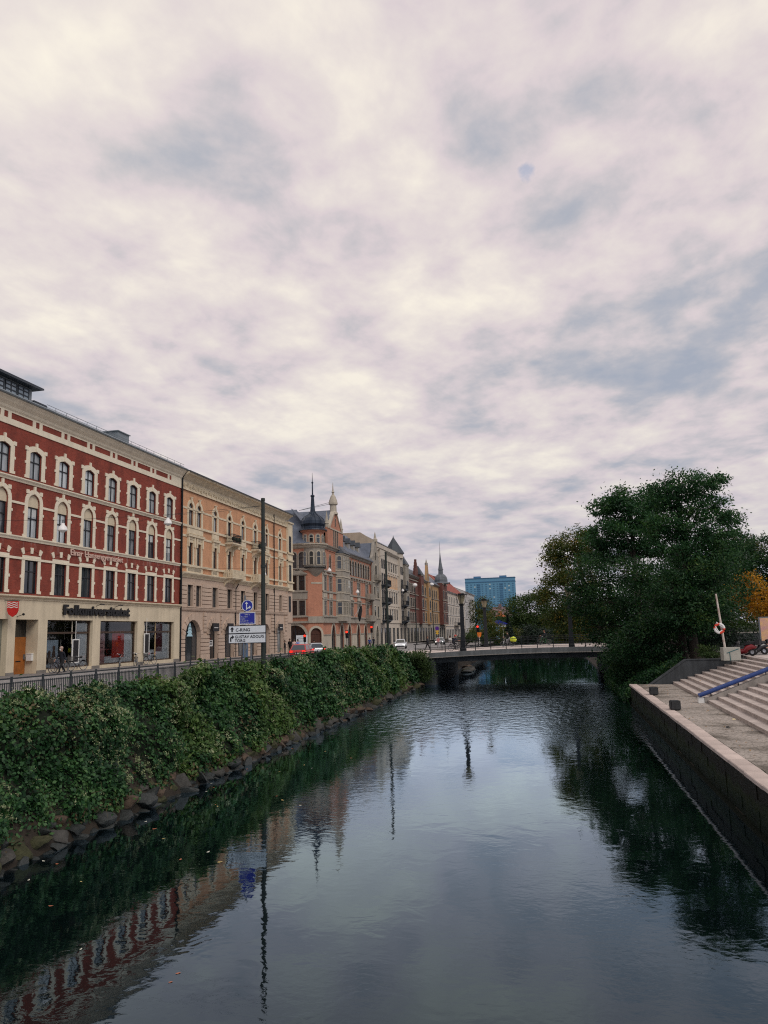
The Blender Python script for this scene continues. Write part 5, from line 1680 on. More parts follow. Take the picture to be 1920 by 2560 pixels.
# ================================================================= blue tower block far away
def tower():
    Yt = 1100.0
    xa, xb, zt = -121.5, -50.5, 77.5
    B = empty('tower_block', ((xa + xb) / 2, Yt, 2.9), 0, 'broad blue residential tower block far beyond the bridge', 'building')
    m_t = mat('blue_mosaic_cladding', (0.13, 0.32, 0.48), 0.7, 0.1, 0.02)
    m_t2 = mat('deep_blue_cladding', (0.07, 0.19, 0.33), 0.7, 0.1, 0.05)
    b = MB(); b.box(xa, xb, Yt, Yt + 16, 2.5, zt); b.build('slab', m_t, B, keep=True)
    b = MB(); b.box(xa - 0.4, xb + 0.4, Yt - 0.4, Yt + 16.4, zt - 5.4, zt - 4.2); b.box(xa - 0.5, xb + 0.5, Yt - 0.5, Yt + 16.5, zt, zt + 0.9); b.build('band', m_t2, B, keep=True)
    for x in (xa + 17, xa + 54):
        b = MB(); b.box(x - 5, x + 5, Yt + 4, Yt + 12, zt + 0.9, zt + 3.6); b.build('roof_house', m_t2, B, keep=True)
    for x in (xa + 4, xa + 57.5):
        b = MB(); b.tube((x, Yt + 6, zt), (x, Yt + 6, zt + 7), 0.12, n=5); b.build('mast', m_gmet, B, keep=True)
    b = MB(); b.box(-1.1, 1.1, -0.12, 0.05, 0, 1.5); wd = b.mesh('window', mat('tower_window_dark', (0.075, 0.19, 0.31), 0.25, 0.2, 0.3))
    b = MB(); b.box(-1.1, 1.1, -0.12, 0.05, 0, 1.5); wl = b.mesh('window', mat('tower_window_pale', (0.6, 0.66, 0.6), 0.4, 0.1, 0.3))  # paler panes for a few scattered windows
    b = MB(); b.box(-2.4, 2.4, -0.5, 0.05, 0, 1.9); wb = b.mesh('balcony', m_t2)
    r2 = random.Random(5)
    for j in range(21):
        z = 6.5 + 3.08 * j
        for i in range(13):
            x = xa + 3.0 + i * 5.4
            if i in (3, 9):
                obj_of('balcony', wb, B, T((x, Yt, z)), keep=True)
            else:
                obj_of('window', wl if r2.random() < 0.07 else wd, B, T((x, Yt, z)), keep=True)
tower()
# low roofs between tower and trees
def small_house(label, x0, x1, y, z0, ze, zr, wmat, rmat, name='house'):
    B = empty(name, ((x0 + x1) / 2, y, z0), 0, label, 'building')
    b = MB(); b.box(x0, x1, y, y + 12, z0, ze); b.build('wall', wmat, B, keep=True)
    for a, c in (((y - 0.6), (y + 6)), ((y + 12.6), (y + 6))):
        roof_quad(B, [(x0 - 0.5, a, ze - 0.2), (x1 + 0.5, a, ze - 0.2), (x1 - 1.5, c, zr), (x0 + 1.5, c, zr)], rmat)
    b = MB(); b.box((x0 + x1) / 2 - 0.6, (x0 + x1) / 2 + 0.6, y + 4, y + 5.2, ze, zr + 1.2); b.build('chimney', rmat, B, keep=True)
    n = int((x1 - x0) / 4)
    for k in range(n):
        for z in (z0 + 1.2, z0 + 4.2):
            if z + 2 < ze: window(B, MF(y), x0 + (x1 - x0) * (k + 0.5) / n, z, 1.4, 1.7, 'rect', -0.03, (1, (0.6,)), m_white, g_mid)
    return B
small_house('house with a dull mauve roof below the blue tower', -27.0, -17.5, 330, 2.9, 11.5, 15.0, m_white2, mat('mauve_roof', (0.20, 0.13, 0.14), 0.85, 0.2, 1))
small_house('small house with a bright orange tiled roof', -20.5, -15.0, 262, 2.9, 7.8, 10.4, m_white2, mat('orange_tile', (0.50, 0.16, 0.06), 0.85, 0.25, 1))
# ------------------------------------------------------------------ street furniture
# fence along the canal
def canal_fence():
    Xf, ya, yb = -16.5, 12.0, 78.5
    m_f = mat('fence_paint', (0.05, 0.058, 0.065), 0.5, 0.25, 3, metal=0.3)
    fz = lambda y: zg(y)
    f = empty('fence', (Xf, (ya + yb) / 2, zg(45)), 0, 'dark steel baluster fence between street and overgrown canal bank', 'fence')
    for z, w, h in ((1.04, 0.05, 0.045), (0.9, 0.03, 0.03), (0.13, 0.03, 0.03)):
        b = MB(); b.bar((Xf, ya, fz(ya) + z), (Xf, yb, fz(yb) + z), w, h); b.build('rail', m_f, f, keep=True)
    b = MB(); b.box(-0.028, 0.028, -0.028, 0.028, -0.15, 1.07); pm = b.mesh('post', m_f)
    b = MB(); b.box(-0.011, 0.011, -0.011, 0.011, 0.13, 0.9); bm_ = b.mesh('baluster', m_f)
    n = int((yb - ya) / 1.5)
    for k in range(n + 1):
        y = ya + 1.5 * k
        obj_of('post', pm, f, T((Xf, y, fz(y))), keep=True)
    rest = MB()
    q = 0
    y = ya + 0.1
    while y < yb - 0.05:
        if abs(((y - ya) / 1.5) - round((y - ya) / 1.5)) > 0.02:
            if y >= 18.6 and q < 298:
                obj_of('baluster', bm_, f, T((Xf, y, fz(y))), keep=True); q += 1
            else:
                rest.box(Xf - 0.011, Xf + 0.011, y - 0.011, y + 0.011, fz(y) + 0.13, fz(y) + 0.9)
        y += 0.1
    tag(rest.build('further_balusters', m_f, f, keep=True, recalc=False), kind='stuff')
canal_fence()

# tall wire poles
m_pole = mat('green_black_pole', (0.02, 0.028, 0.025), 0.55, 0.25, 2)
def wire_pole(x, y, top, label):
    p = empty('street_pole', (x, y, zg(y) - 0.3), 0, label, 'pole', 'tall wire poles on the canal bank')
    b = MB(); b.tube((0, 0, 0), (0, 0, top - zg(y) + 0.3), 0.135, 0.1, 12); b.build('shaft', m_pole, p, smooth=True)
    h = top - zg(y) + 0.3
    b = MB(); b.tube((0, 0, h - 0.02), (0, 0, h + 0.12), 0.12, 0.11, 12); b.tube((0, 0, h * 0.62), (0, 0, h * 0.62 + 0.16), 0.14, 0.14, 12); b.build('collar', m_pole, p, smooth=True)
    return p
wire_pole(-15.35, 39.2, 13.0, 'tall dark green wire pole beside the white street name signs')
wire_pole(-16.05, 74.3, 13.4, 'tall dark wire pole where the fence meets the bridge')

m_bowl = mat('lamp_bowl_white', (0.82, 0.80, 0.78), 0.4, 0.05, 3)
def hung_lamp(p, a, c, label):
    """lamp at p on a span wire from a to c"""
    L = empty('hanging_lamp', p, 0, label, 'street lamp', 'white dome lamps hung over the street')
    b = MB(); b.lathe([(0.02, 0.34), (0.09, 0.33), (0.11, 0.22), (0.21, 0.12), (0.26, -0.06), (0.24, -0.1), (0.2, -0.02), (0.01, -0.02)], 14); b.build('shade', m_bowl, L, smooth=True)
    b = MB(); b.lathe([(0.01, -0.2), (0.12, -0.17), (0.2, -0.06), (0.2, -0.03)], 12); b.build('diffuser', m_white, L, smooth=True)
    b = MB(); b.tube((0, 0, 0.33), (0, 0, 0.52), 0.025, n=6); b.build('hanger', m_dmet, L)
    top = Vector(p) + Vector((0, 0, 0.5))
    b = MB()
    for e in (a, c):
        e = Vector(e)
        mid = (top + e) / 2 - Vector((0, 0, 0.12))
        b.path([top - Vector(p), mid - Vector(p), e - Vector(p)], 0.009, 4)
    b.build('span_wire', m_dmet, L)
P1, P2 = (-15.35, 39.2, 12.7), (-16.05, 74.3, 13.2)
hung_lamp((-26, 36.6, 11.66), P1, (XF + 0.1, 34.4, 12.6), 'white dome lamp hanging before the middle row of red brick windows')
hung_lamp((-24, 44.6, 12.97), P1, (XF + 0.1, 52.3, 14.2), 'white dome lamp hanging before the right end of the red brick facade')
hung_lamp((-26, 66.5, 11.2), P2, (XF + 0.1, 59.5, 11.9), 'white dome lamp hanging beside the tall green pole')
hung_lamp((-26, 88.0, 13.1), P2, (XF + 0.1, 101.8, 13.9), 'white dome lamp hanging before the turret house')
hung_lamp((-26, 101.4, 11.1), P2, (XF + 0.1, 127.5, 11.8), 'white dome lamp hanging before the triple windows of the gabled house')
hung_lamp((-26, 134.0, 12.8), (-28, 157.8, 14.0), (XF + 0.1, 118.0, 14.2), 'white dome lamp hanging before the ivory townhouse')
def globe_post(x, y, top, label):
    p = empty('street_lamp', (x, y, zg(y) - 0.1), 0, label, 'street lamp', 'tall globe lamps in the street')
    h = top - zg(y)
    b = MB(); b.tube((0, 0, 0), (0, 0, h - 0.4), 0.13, 0.07, 10); b.build('post', m_pole, p, smooth=True)
    b = MB(); b.lathe([(0.1, h - 0.45), (0.5, h - 0.1), (0.52, h + 0.1), (0.35, h + 0.35), (0.02, h + 0.45)], 14); b.build('globe', m_bowl, p, smooth=True)
globe_post(-28, 157.8, 15.2, 'tall globe lamp before the dark red brick house')
globe_post(-28, 181.0, 16.6, 'tall globe lamp before the ochre brick house')

# ---------------- direction signs
m_sblue = mat('sign_blue', (0.02, 0.03, 0.32), 0.4, 0.04, 3)
m_swhite = mat('sign_white', (0.72, 0.76, 0.80), 0.4, 0.04, 3)
m_sblack = mat('sign_black', (0.01, 0.01, 0.015), 0.4, 0.04, 3)
def to_cam_rz(x, y):
    return math.atan2(-x, y) * 1.0
def signs():
    x, y = -16.18, 38.75
    rz = R(4)
    S = empty('direction_sign', (x, y, zg(y)), rz, 'white direction signs C-RING and GUSTAV ADOLFS TORG under blue traffic signs', 'sign')
    def pole(px, h):
        b = MB(); b.tube((px, 0.06, 0), (px, 0.06, h), 0.045, n=8); b.build('post', m_gmet, S, smooth=True)
    pole(-0.06, 4.3); pole(0.28, 2.1)
    # local: x right, -y towards viewer, z up ; heights measured from the pavement
    def plate(name, x0, x1, z0, z1, material, rim=None):
        b = MB(); b.box(x0, x1, -0.02, 0.0, z0, z1); o = b.build(name, material, S)
        if rim:
            b = MB(); b.band([(x0 - 0.02, z0 - 0.02), (x1 + 0.02, z0 - 0.02), (x1 + 0.02, z1 + 0.02), (x0 - 0.02, z1 + 0.02)], [(x0 + 0.015, z0 + 0.015), (x1 - 0.015, z0 + 0.015), (x1 - 0.015, z1 - 0.015), (x0 + 0.015, z1 - 0.015)], -0.026, 0.004)
            b.build('rim', rim, o)
        return o
    def words(txt, xx, zz, size, material, par, bold=0.004, xs=1.0):
        me = text_mesh(txt, size, 0.002, material, 'LEFT', xs, bold)
        obj_of('lettering', me, par, T((xx, -0.029, zz)))
    a = plate('upper_sign', -0.95, 1.12, 2.28, 2.68, m_swhite, m_sblack)
    words('C-RING', -0.56, 2.38, 0.24, m_sblack, a, 0.003)
    b = MB(); b.prism([(-0.79, 2.36), (-0.71, 2.36), (-0.71, 2.5), (-0.64, 2.5), (-0.75, 2.63), (-0.86, 2.5), (-0.79, 2.5)], -0.03, -0.022); b.build('arrow', m_sblack, a)
    c = plate('lower_sign', -0.95, 1.12, 1.76, 2.255, m_swhite, m_sblack)
    words('GUSTAV ADOLFS', -0.6, 2.02, 0.215, m_sblack, c, 0.003, 0.98)
    words('TORG', -0.6, 1.82, 0.215, m_sblack, c, 0.003)
    b = MB(); b.prism([(-0.86, 1.85), (-0.79, 1.85), (-0.79, 2.02), (-0.74, 2.05), (-0.74, 1.98), (-0.63, 2.09), (-0.74, 2.2), (-0.74, 2.125), (-0.82, 2.1), (-0.86, 2.04)], -0.03, -0.022); b.build('arrow', m_sblack, c)
    d = plate('blue_panel', -0.32, 0.52, 2.76, 3.36, m_sblue, m_swhite)
    for k, t in enumerate(('Gäller ej', 'buss, cykel,', 'moped', 'o fordon till', 'Gamla staden 1-10')):
        words(t, -0.26 if k else -0.05, 3.24 - 0.112 * k, 0.085, m_swhite, d, 0.0)
    b = MB(); b.prism([(0.1 + 0.3 * math.cos(t), 3.74 + 0.3 * math.sin(t)) for t in [2 * math.pi * k / 28 for k in range(28)]], -0.02, 0.0); e = b.build('round_sign', m_sblue, S)
    b = MB(); b.band([(0.1 + 0.315 * math.cos(t), 3.74 + 0.315 * math.sin(t)) for t in [2 * math.pi * k / 28 for k in range(28)]], [(0.1 + 0.285 * math.cos(t), 3.74 + 0.285 * math.sin(t)) for t in [2 * math.pi * k / 28 for k in range(28)]], -0.026, 0.004); b.build('rim', m_swhite, e)
    b = MB()
    b.prism([(0.03, 3.52), (0.08, 3.52), (0.08, 3.84), (0.14, 3.84), (0.055, 3.96), (-0.03, 3.84), (0.03, 3.84)], -0.03, -0.022)
    b.prism([(0.08, 3.55), (0.08, 3.61), (0.2, 3.68), (0.2, 3.74), (0.31, 3.66), (0.2, 3.57), (0.2, 3.62)], -0.03, -0.022)
    b.build('arrows', m_swhite, e)
signs()

# ---------------- traffic lights, meters, small signs
m_red = mat('red_signal', (0.9, 0.02, 0.01), 0.3, 0.02, 1, emit=((1.0, 0.03, 0.012), 2.6))
m_tail = mat('tail_light', (0.7, 0.02, 0.02), 0.3, 0.02, 1, emit=((1.0, 0.02, 0.01), 1.2))
def traffic_light(x, y, ztop, label, base=None, ry=None):
    z0 = (zg(y) if base is None else base)
    p = empty('traffic_light', (x, y, z0), R(12) if ry is None else ry, label, 'traffic light', 'red traffic lights at the crossing')
    h = ztop - z0
    b = MB(); b.tube((0, 0, 0), (0, 0, h - 0.6), 0.055, n=8); b.build('post', m_gmet, p, smooth=True)
    b = MB(); b.box(-0.16, 0.16, -0.1, 0.12, h - 0.75, h + 0.2); b.build('housing', m_black, p)
    for k, mm in enumerate((m_red, m_black, m_black)):
        zc = h - 0.3 * k
        b = MB(); b.lathe([(0.001, 0.03), (0.1, 0.02), (0.125, 0.0)], 14); me = b.mesh('lens', mm, Matrix.Rotation(R(90), 4, 'X')); obj_of('lens', me, p, T((0, -0.105, zc)))
        b = MB(); b.lathe([(0.14, 0.0), (0.145, 0.18)], 10, (0, 0, 0), 0, math.pi); me = b.mesh('visor', m_black, Matrix.Rotation(R(90), 4, 'X')); obj_of('visor', me, p, T((0, -0.1, zc)))
traffic_light(-29.6, 89.2, 5.4, 'red traffic light at the arched doorway of the turret house')
traffic_light(-24.4, 89.5, 5.72, 'red traffic light before the pointed shop arches')
traffic_light(-24.2, 101.6, 6.3, 'red traffic light nearest the ivory townhouse')
traffic_light(-9.75, 100.6, 5.95, 'red traffic light with orange sign beyond the bridge railing', 3.45)
s_ = empty('warning_sign', (-9.55, 100.5, 3.45), R(8), 'small orange sign below the red light on the bridge', 'sign')
b = MB(); b.prism([(-0.28, 1.75), (0.28, 1.75), (0.22, 1.25), (0, 1.05), (-0.22, 1.25)], -0.14, -0.11); b.build('plate', mat('orange_sign', (0.85, 0.22, 0.02), 0.4, 0.05, 2), s_)
b = MB(); b.tube((0, -0.1, 0), (0, -0.1, 1.3), 0.045, n=8); b.build('post', m_white, s_)
s_ = empty('parking_sign', (-24.5, 163.5, zg(163.5) - 0.1), R(9), 'violet round no parking sign over yellow plates', 'sign')
b = MB(); b.tube((0, 0.03, 0), (0, 0.03, 3.4), 0.05, n=8); b.build('post', m_gmet, s_)
b = MB(); b.prism([(0.42 * math.cos(t), 3.3 + 0.42 * math.sin(t)) for t in [2 * math.pi * k / 20 for k in range(20)]], -0.04, 0.0); b.build('disc', mat('violet_disc', (0.10, 0.02, 0.25), 0.4, 0.1, 2), s_)
b = MB(); b.box(-0.32, 0.32, -0.04, 0, 2.55, 2.85); b.prism([(0, 1.95), (0.38, 2.25), (0, 2.55), (-0.38, 2.25)], -0.04, 0.0); b.build('plates', mat('yellow_plate', (0.75, 0.45, 0.05), 0.4, 0.1, 2), s_)
s_ = empty('bus_shelter_sign', (-9.2, 132, 3.0), R(6), 'blue roofed stop sign and white post beyond the bridge', 'sign')
b = MB(); b.prism([(-1.3, 3.3), (1.3, 3.3), (1.5, 3.45), (0, 4.1), (-1.5, 3.45)], -0.5, 0.5); b.build('roof', m_sblue, s_)
b = MB(); b.box(-1.25, 1.25, -0.4, 0.4, 2.9, 3.29); b.build('fascia', m_swhite, s_)
b = MB(); b.tube((0.7, 0, 0), (0.7, 0, 2.9), 0.09, n=8); b.build('post', m_white, s_)
b = MB(); b.box(-0.5, 0.1, -0.1, 0.0, 0.9, 2.88); b.build('banner', mat('pale_blue_banner', (0.35, 0.58, 0.72), 0.6, 0.1, 1), s_)
# parking meter, notice board
s_ = empty('parking_meter', (-33.6, 80.4, zg(80)), R(20), 'grey blue parking meter by the rusticated wall', 'parking meter')
b = MB(); b.box(-0.28, 0.28, -0.2, 0.2, 0.0, 1.25); b.prism([(-0.28, 1.25), (0.28, 1.25), (0.24, 1.5), (0.1, 1.62), (-0.1, 1.62), (-0.24, 1.5)], -0.2, 0.2); b.build('cabinet', mat('meter_blue', (0.10, 0.16, 0.26), 0.5, 0.2, 2), s_)
b = MB(); b.box(-0.2, 0.2, -0.215, -0.2, 0.85, 1.35); b.build('panel', m_gmet, s_)
s_ = empty('notice_board', (-33.0, 98.2, zg(98)), R(18), 'white notice board on two legs behind the waiting people', 'board')
b = MB(); b.box(-0.75, 0.75, -0.05, 0.05, 0.9, 2.3); b.build('board', m_swhite, s_)
for q in (-0.6, 0.6):
    b = MB(); b.tube((q, 0.03, 0), (q, 0.03, 1.0), 0.04, n=6); b.build('leg', m_gmet, s_)
b = MB()
for k in range(4): b.box(-0.6, 0.4 - 0.1 * k, -0.058, -0.05, 2.05 - 0.2 * k, 2.09 - 0.2 * k)
b.build('printed_lines', m_gmet, s_)

# ---------------- bridge lanterns
def lantern(x, y, label):
    zb = zd(x) + 0.02
    L = empty('bridge_lantern', (x, y, zb), 0, label, 'street lamp', 'dark column lanterns on the bridge')
    def ring4(w, z): return [(-w, -w, z), (w, -w, z), (w, w, z), (-w, w, z)]
    b = MB()
    lv = [(0.3, 0), (0.3, 0.25), (0.23, 0.35), (0.17, 4.75), (0.21, 4.85), (0.21, 4.95)]
    vs = [p for w, z in lv for p in ring4(w, z)]
    fs = [(i * 4 + k, i * 4 + (k + 1) % 4, i * 4 + 4 + (k + 1) % 4, i * 4 + 4 + k) for i in range(len(lv) - 1) for k in range(4)] + [(0, 1, 2, 3), tuple(range(20, 24))]
    b.faces(vs, fs); b.build('column', mat('black_column_paint', (0.012, 0.014, 0.018), 0.5, 0.2, 2), L)
    b = MB(); b.lathe([(0.16, 4.95), (0.22, 5.1), (0.36, 5.5), (0.4, 5.8), (0.01, 5.82)], 14); b.build('bowl', mat('smoked_glass_bowl', (0.34, 0.30, 0.20), 0.25, 0.15, 3), L, smooth=True)
    b = MB(); b.box(-0.62, 0.62, -0.62, 0.62, 5.84, 5.9); b.box(-0.3, 0.3, -0.3, 0.3, 5.9, 6.02); b.build('hat', m_dmet, L)
    for sx, sy in ((-1, 0), (1, 0), (0, -1), (0, 1)):
        b = MB(); b.path([(0.17 * sx, 0.17 * sy, 4.7), (0.42 * sx, 0.42 * sy, 5.05), (0.56 * sx, 0.56 * sy, 5.85)], 0.025, 5); b.build('arm', m_dmet, L)
lantern(-9.4, 80.75, 'dark column lantern on the near bridge edge, left one')
lantern(-8.6, 99.2, 'dark column lantern on the far bridge edge')
lantern(1.65, 80.75, 'dark column lantern on the near bridge edge beside the big tree')

# ---------------- right bank objects
def bollard(x, y, label, s=0.46):
    b = MB(); b.box(-s / 2, s / 2, -s / 2, s / 2, 0, s * 0.98)
    me = b.mesh('bollard', mat('bollard_stone', (0.035, 0.037, 0.04), 0.8, 0.35, 4, 0.3, 20))
    bm = bmesh.new(); bm.from_mesh(me); bmesh.ops.bevel(bm, geom=bm.edges[:], offset=0.035, segments=2, affect='EDGES'); bm.to_mesh(me); bm.free()
    o = obj_of('bollard', me, None, T((x, y, ZQ + 0.03)) @ Matrix.Rotation(R(6), 4, 'Z'))
    tag(o, label, 'bollard', 'stone bollards on the quay edge')
bollard(5.62, 49.2, 'dark square bollard on the quay nearer the trees')
bollard(5.58, 40.6, 'dark square bollard on the quay nearer the camera')
s_ = empty('concrete_block', (11.75, 57.1, 3.02), R(4), 'pale concrete block with graffiti line at the top of the stairs', 'concrete block')
b = MB(); b.box(-0.55, 0.55, -0.4, 0.4, 0, 0.88); b.build('block', mat('block_concrete', (0.42, 0.41, 0.36), 0.85, 0.15, 2, 0.2, 20), s_)
b = MB(); b.bar((-0.35, -0.41, 0.5), (0.45, -0.41, 0.78), 0.012, 0.05); b.bar((-0.14, -0.41, 0.0), (-0.16, -0.41, 0.55), 0.012, 0.05); b.build('painted_line', mat('graffiti_teal', (0.05, 0.14, 0.15), 0.6, 0.1, 2), s_)
s_ = empty('lifebuoy_post', (11.55, 57.4, 3.0), 0, 'leaning white pole carrying a red and white lifebuoy', 'lifebuoy post')
m_rust = mat('peeling_white_pole', (0.62, 0.60, 0.55), 0.7, 0.2, 2, hue=(0.30, 0.16, 0.11))
b = MB(); b.tube((0, 0, 0), (-0.32, 0, 4.6), 0.085, 0.06, 10); b.build('pole', m_rust, s_, smooth=True)
buoy = None
for part, a0, a1, mm in (('ring_white', 0.0, 1.5, m_white), ('ring_red', 1.5, 3.1, mat('buoy_red', (0.7, 0.06, 0.03), 0.5, 0.1, 3)), ('ring_white', 3.1, 4.7, m_white), ('ring_red', 4.7, 6.283, mat('buoy_red', (0.7, 0.06, 0.03), 0.5, 0.1, 3))):
    b = MB(); b.path([(-0.33 + 0.3 * math.cos(a0 + (a1 - a0) * k / 6), -0.16, 2.2 + 0.3 * math.sin(a0 + (a1 - a0) * k / 6)) for k in range(7)], 0.085, 8); b.build(part, mm, s_, smooth=True)
b = MB(); b.path([(-0.1, -0.14, 2.25), (-0.5, -0.2, 2.62), (-0.58, -0.2, 2.3), (-0.4, -0.2, 1.95), (-0.12, -0.14, 2.05)], 0.05, 6); b.build('rope', m_white, s_)
o_ = MB(); o_.tube((0, 0, 0), (0, 0, 0.62), 0.12, 0.11, 12); o_.lathe([(0.13, 0.6), (0.13, 0.66), (0.01, 0.72)], 12)
wp = o_.build('marker_post', m_white, smooth=True); wp.location = (10.3, 66.6, 2.95); tag(wp, 'short white post in the shade of the big tree', 'post')
# advert board at the right edge
s_ = empty('poster_stand', (16.25, 64.6, 3.2), R(-8), 'advert stand with orange and pink poster at the right edge', 'poster stand')
b = MB(); b.box(-0.7, 0.7, -0.1, 0.1, 0.25, 2.75); b.build('cabinet', m_gmet, s_)
b = MB(); b.box(-0.6, 0.6, -0.115, -0.1, 0.35, 2.65); b.build('poster', mat('poster_orange_pink', (0.75, 0.42, 0.16), 0.5, 0.5, 1.4, hue=(0.62, 0.33, 0.45)), s_)
for q in (-0.5, 0.5):
    b = MB(); b.tube((q, 0, 0), (q, 0, 0.3), 0.05, n=6); b.build('leg', m_gmet, s_)
# low wall behind the scooters
w_ = empty('garden_wall', (16, 72.5, 3.1), 0, 'low grey wall behind the parked scooters under the trees', 'wall')
b = MB(); b.box(12.0, 40, 74.1, 74.5, 3.0, 4.6); b.build('slab', m_dconc, w_, keep=True)
b = MB(); b.box(11.9, 40, 74.05, 74.55, 4.6, 4.7); b.build('coping', m_conc, w_, keep=True)
# black bag on the steps at the right edge
b = MB(); b.path([(0, 0, 0), (0.02, 0, 0.18), (0, 0, 0.42), (-0.02, 0, 0.5)], [0.16, 0.21, 0.15, 0.05], 9); b.path([(-0.1, 0, 0.45), (-0.13, 0, 0.62), (-0.05, 0, 0.66), (0.03, 0, 0.48)], 0.018, 5)
bag = b.build('bag', mat('black_cloth', (0.012, 0.012, 0.014), 0.8, 0.3, 5), smooth=True)
bag.location = (9.55, 37.6, ZQ + 0.165 * 4); tag(bag, 'black bag standing on the stairs at the right edge', 'bag')
for (x, y, c, lb) in ((7.4, 36.5, (0.65, 0.55, 0.35), 'scrap of pale paper lying by the lowest step'), (6.6, 33.8, (0.03, 0.03, 0.03), 'small dark scrap lying on the quay setts')):
    b = MB(); b.faces([(-0.09, -0.06, 0), (0.08, -0.07, 0.03), (0.1, 0.06, 0.0), (-0.05, 0.08, 0.06), (0.0, 0.0, 0.07)], [(0, 1, 4), (1, 2, 4), (2, 3, 4), (3, 0, 4)])
    o = b.build('litter', mat('litter_%d' % int(c[0] * 100), c, 0.8, 0.2, 9)); o.location = (x, y, ZQ + 0.005); tag(o, lb, 'litter')
# ------------------------------------------------------------------ bicycles, scooters, cars
m_tyre = mat('tyre_rubber', (0.015, 0.015, 0.016), 0.8, 0.2, 5)
m_rim = mat('rim_alloy', (0.45, 0.46, 0.48), 0.35, 0.1, 4, metal=0.8)
def bike_meshes():
    b = MB(); b.torus((0, 0, 0), 0.335, 0.02, 'x', 26, 6); ty = b.mesh('tyre', m_tyre, smooth='all')
    b = MB(); b.torus((0, 0, 0), 0.312, 0.012, 'x', 24, 5)
    b.tube((-0.04, 0, 0), (0.04, 0, 0), 0.025, n=8)
    for k in range(14):
        t = 2 * math.pi * k / 14
        b.tube((0.02 * (-1) ** k, 0, 0), (0, 0.31 * math.cos(t), 0.31 * math.sin(t)), 0.0035, n=3, caps=False)
    return ty, b.mesh('rim', m_rim)
TYRE, RIM = bike_meshes()
def bicycle(loc, rz, col, label, group='bicycles parked along the shop windows', basket=True, lean=0.0, name='bicycle'):
    B = empty(name, loc, rz, label, 'bicycle', group)
    B.rotation_euler = (0, lean, rz)
    m = mat('bike_paint_%d_%d' % (int(col[0] * 100), int(col[2] * 100)), col, 0.35, 0.1, 4)
    for y in (-0.53, 0.53):
        w = obj_of('wheel', TYRE, B, T((0, y, 0.355)))
        obj_of('rim', RIM, w)
    b = MB()
    bb, seat, head0, head1, rear, front = (0, -0.06, 0.29), (0, -0.22, 0.82), (0, 0.36, 0.66), (0, 0.32, 0.88), (0, -0.53, 0.355), (0, 0.53, 0.355)
    for p, q, r in ((bb, seat, 0.017), (bb, head0, 0.02), ((0, -0.19, 0.7), head1, 0.017), (head0, head1, 0.02), (bb, rear, 0.012), ((0, -0.2, 0.76), rear, 0.011), (head0, front, 0.014), (seat, (0, -0.25, 0.93), 0.013)):
        b.tube(p, q, r, n=6)
    b.build('frame', m, B, smooth=True)
    b = MB(); b.path([(-0.3, 0.12, 1.02), (-0.26, 0.28, 1.05), (0, 0.33, 1.0), (0.26, 0.28, 1.05), (0.3, 0.12, 1.02)], 0.014, 6); b.tube(head1, (0, 0.32, 1.0), 0.015, n=6); b.build('handlebar', m_rim, B)
    b = MB(); b.path([(0, -0.4, 0.96), (0, -0.3, 0.975), (0, -0.1, 0.955)], [0.085, 0.075, 0.025], 8); b.build('saddle', m_black, B, smooth=True)
    b = MB(); b.torus((0.05, -0.06, 0.29), 0.085, 0.012, 'x', 12, 4); b.tube((0.05, -0.06, 0.29), (0.09, -0.06, 0.13), 0.012, n=5); b.tube((-0.05, -0.06, 0.29), (-0.09, -0.06, 0.45), 0.012, n=5); b.box(0.07, 0.16, -0.1, -0.02, 0.11, 0.14); b.box(-0.16, -0.07, -0.1, -0.02, 0.44, 0.47); b.build('crank', m_dmet, B)
    for y, a0 in ((-0.53, 0.5), (0.53, 0.6)):
        b = MB(); pts = [(0, y + 0.37 * math.cos(t), 0.355 + 0.37 * math.sin(t)) for t in [a0 + (2.6 - a0 + 0.5) * k / 8 for k in range(9)]]
        b.path(pts, 0.02, 5); b.build('mudguard', m_dmet, B)
    b = MB(); b.box(-0.09, 0.09, -0.72, -0.34, 0.735, 0.755); b.tube((0.06, -0.6, 0.74), (0.03, -0.53, 0.36), 0.007, n=4); b.tube((-0.06, -0.6, 0.74), (-0.03, -0.53, 0.36), 0.007, n=4); b.build('rack', m_dmet, B)
    if basket:
        b = MB()
        for z in (0.72, 0.82, 0.92, 1.0):
            q = 0.13 + 0.05 * (z - 0.72) / 0.28
            for p0, p1 in (((-q, 0.36), (q, 0.36)), ((q, 0.36), (q, 0.64)), ((q, 0.64), (-q, 0.64)), ((-q, 0.64), (-q, 0.36))):
                b.tube((p0[0], p0[1], z), (p1[0], p1[1], z), 0.009, n=4)
        for k in range(7):
            t = k / 6
            for yy in (0.36, 0.64): b.tube((-0.13 + 0.26 * t, yy, 0.72), (-0.18 + 0.36 * t, yy, 1.0), 0.006, n=3)
            for sx in (-1, 1): b.tube((sx * 0.13, 0.36 + 0.28 * t, 0.72), (sx * 0.18, 0.36 + 0.28 * t, 1.0), 0.006, n=3)
        b.box(-0.13, 0.13, 0.36, 0.64, 0.715, 0.725)
        b.build('basket', mat('wire_basket', (0.10, 0.09, 0.08), 0.6, 0.2, 4), B)
    return B
XB = XF + 1.1
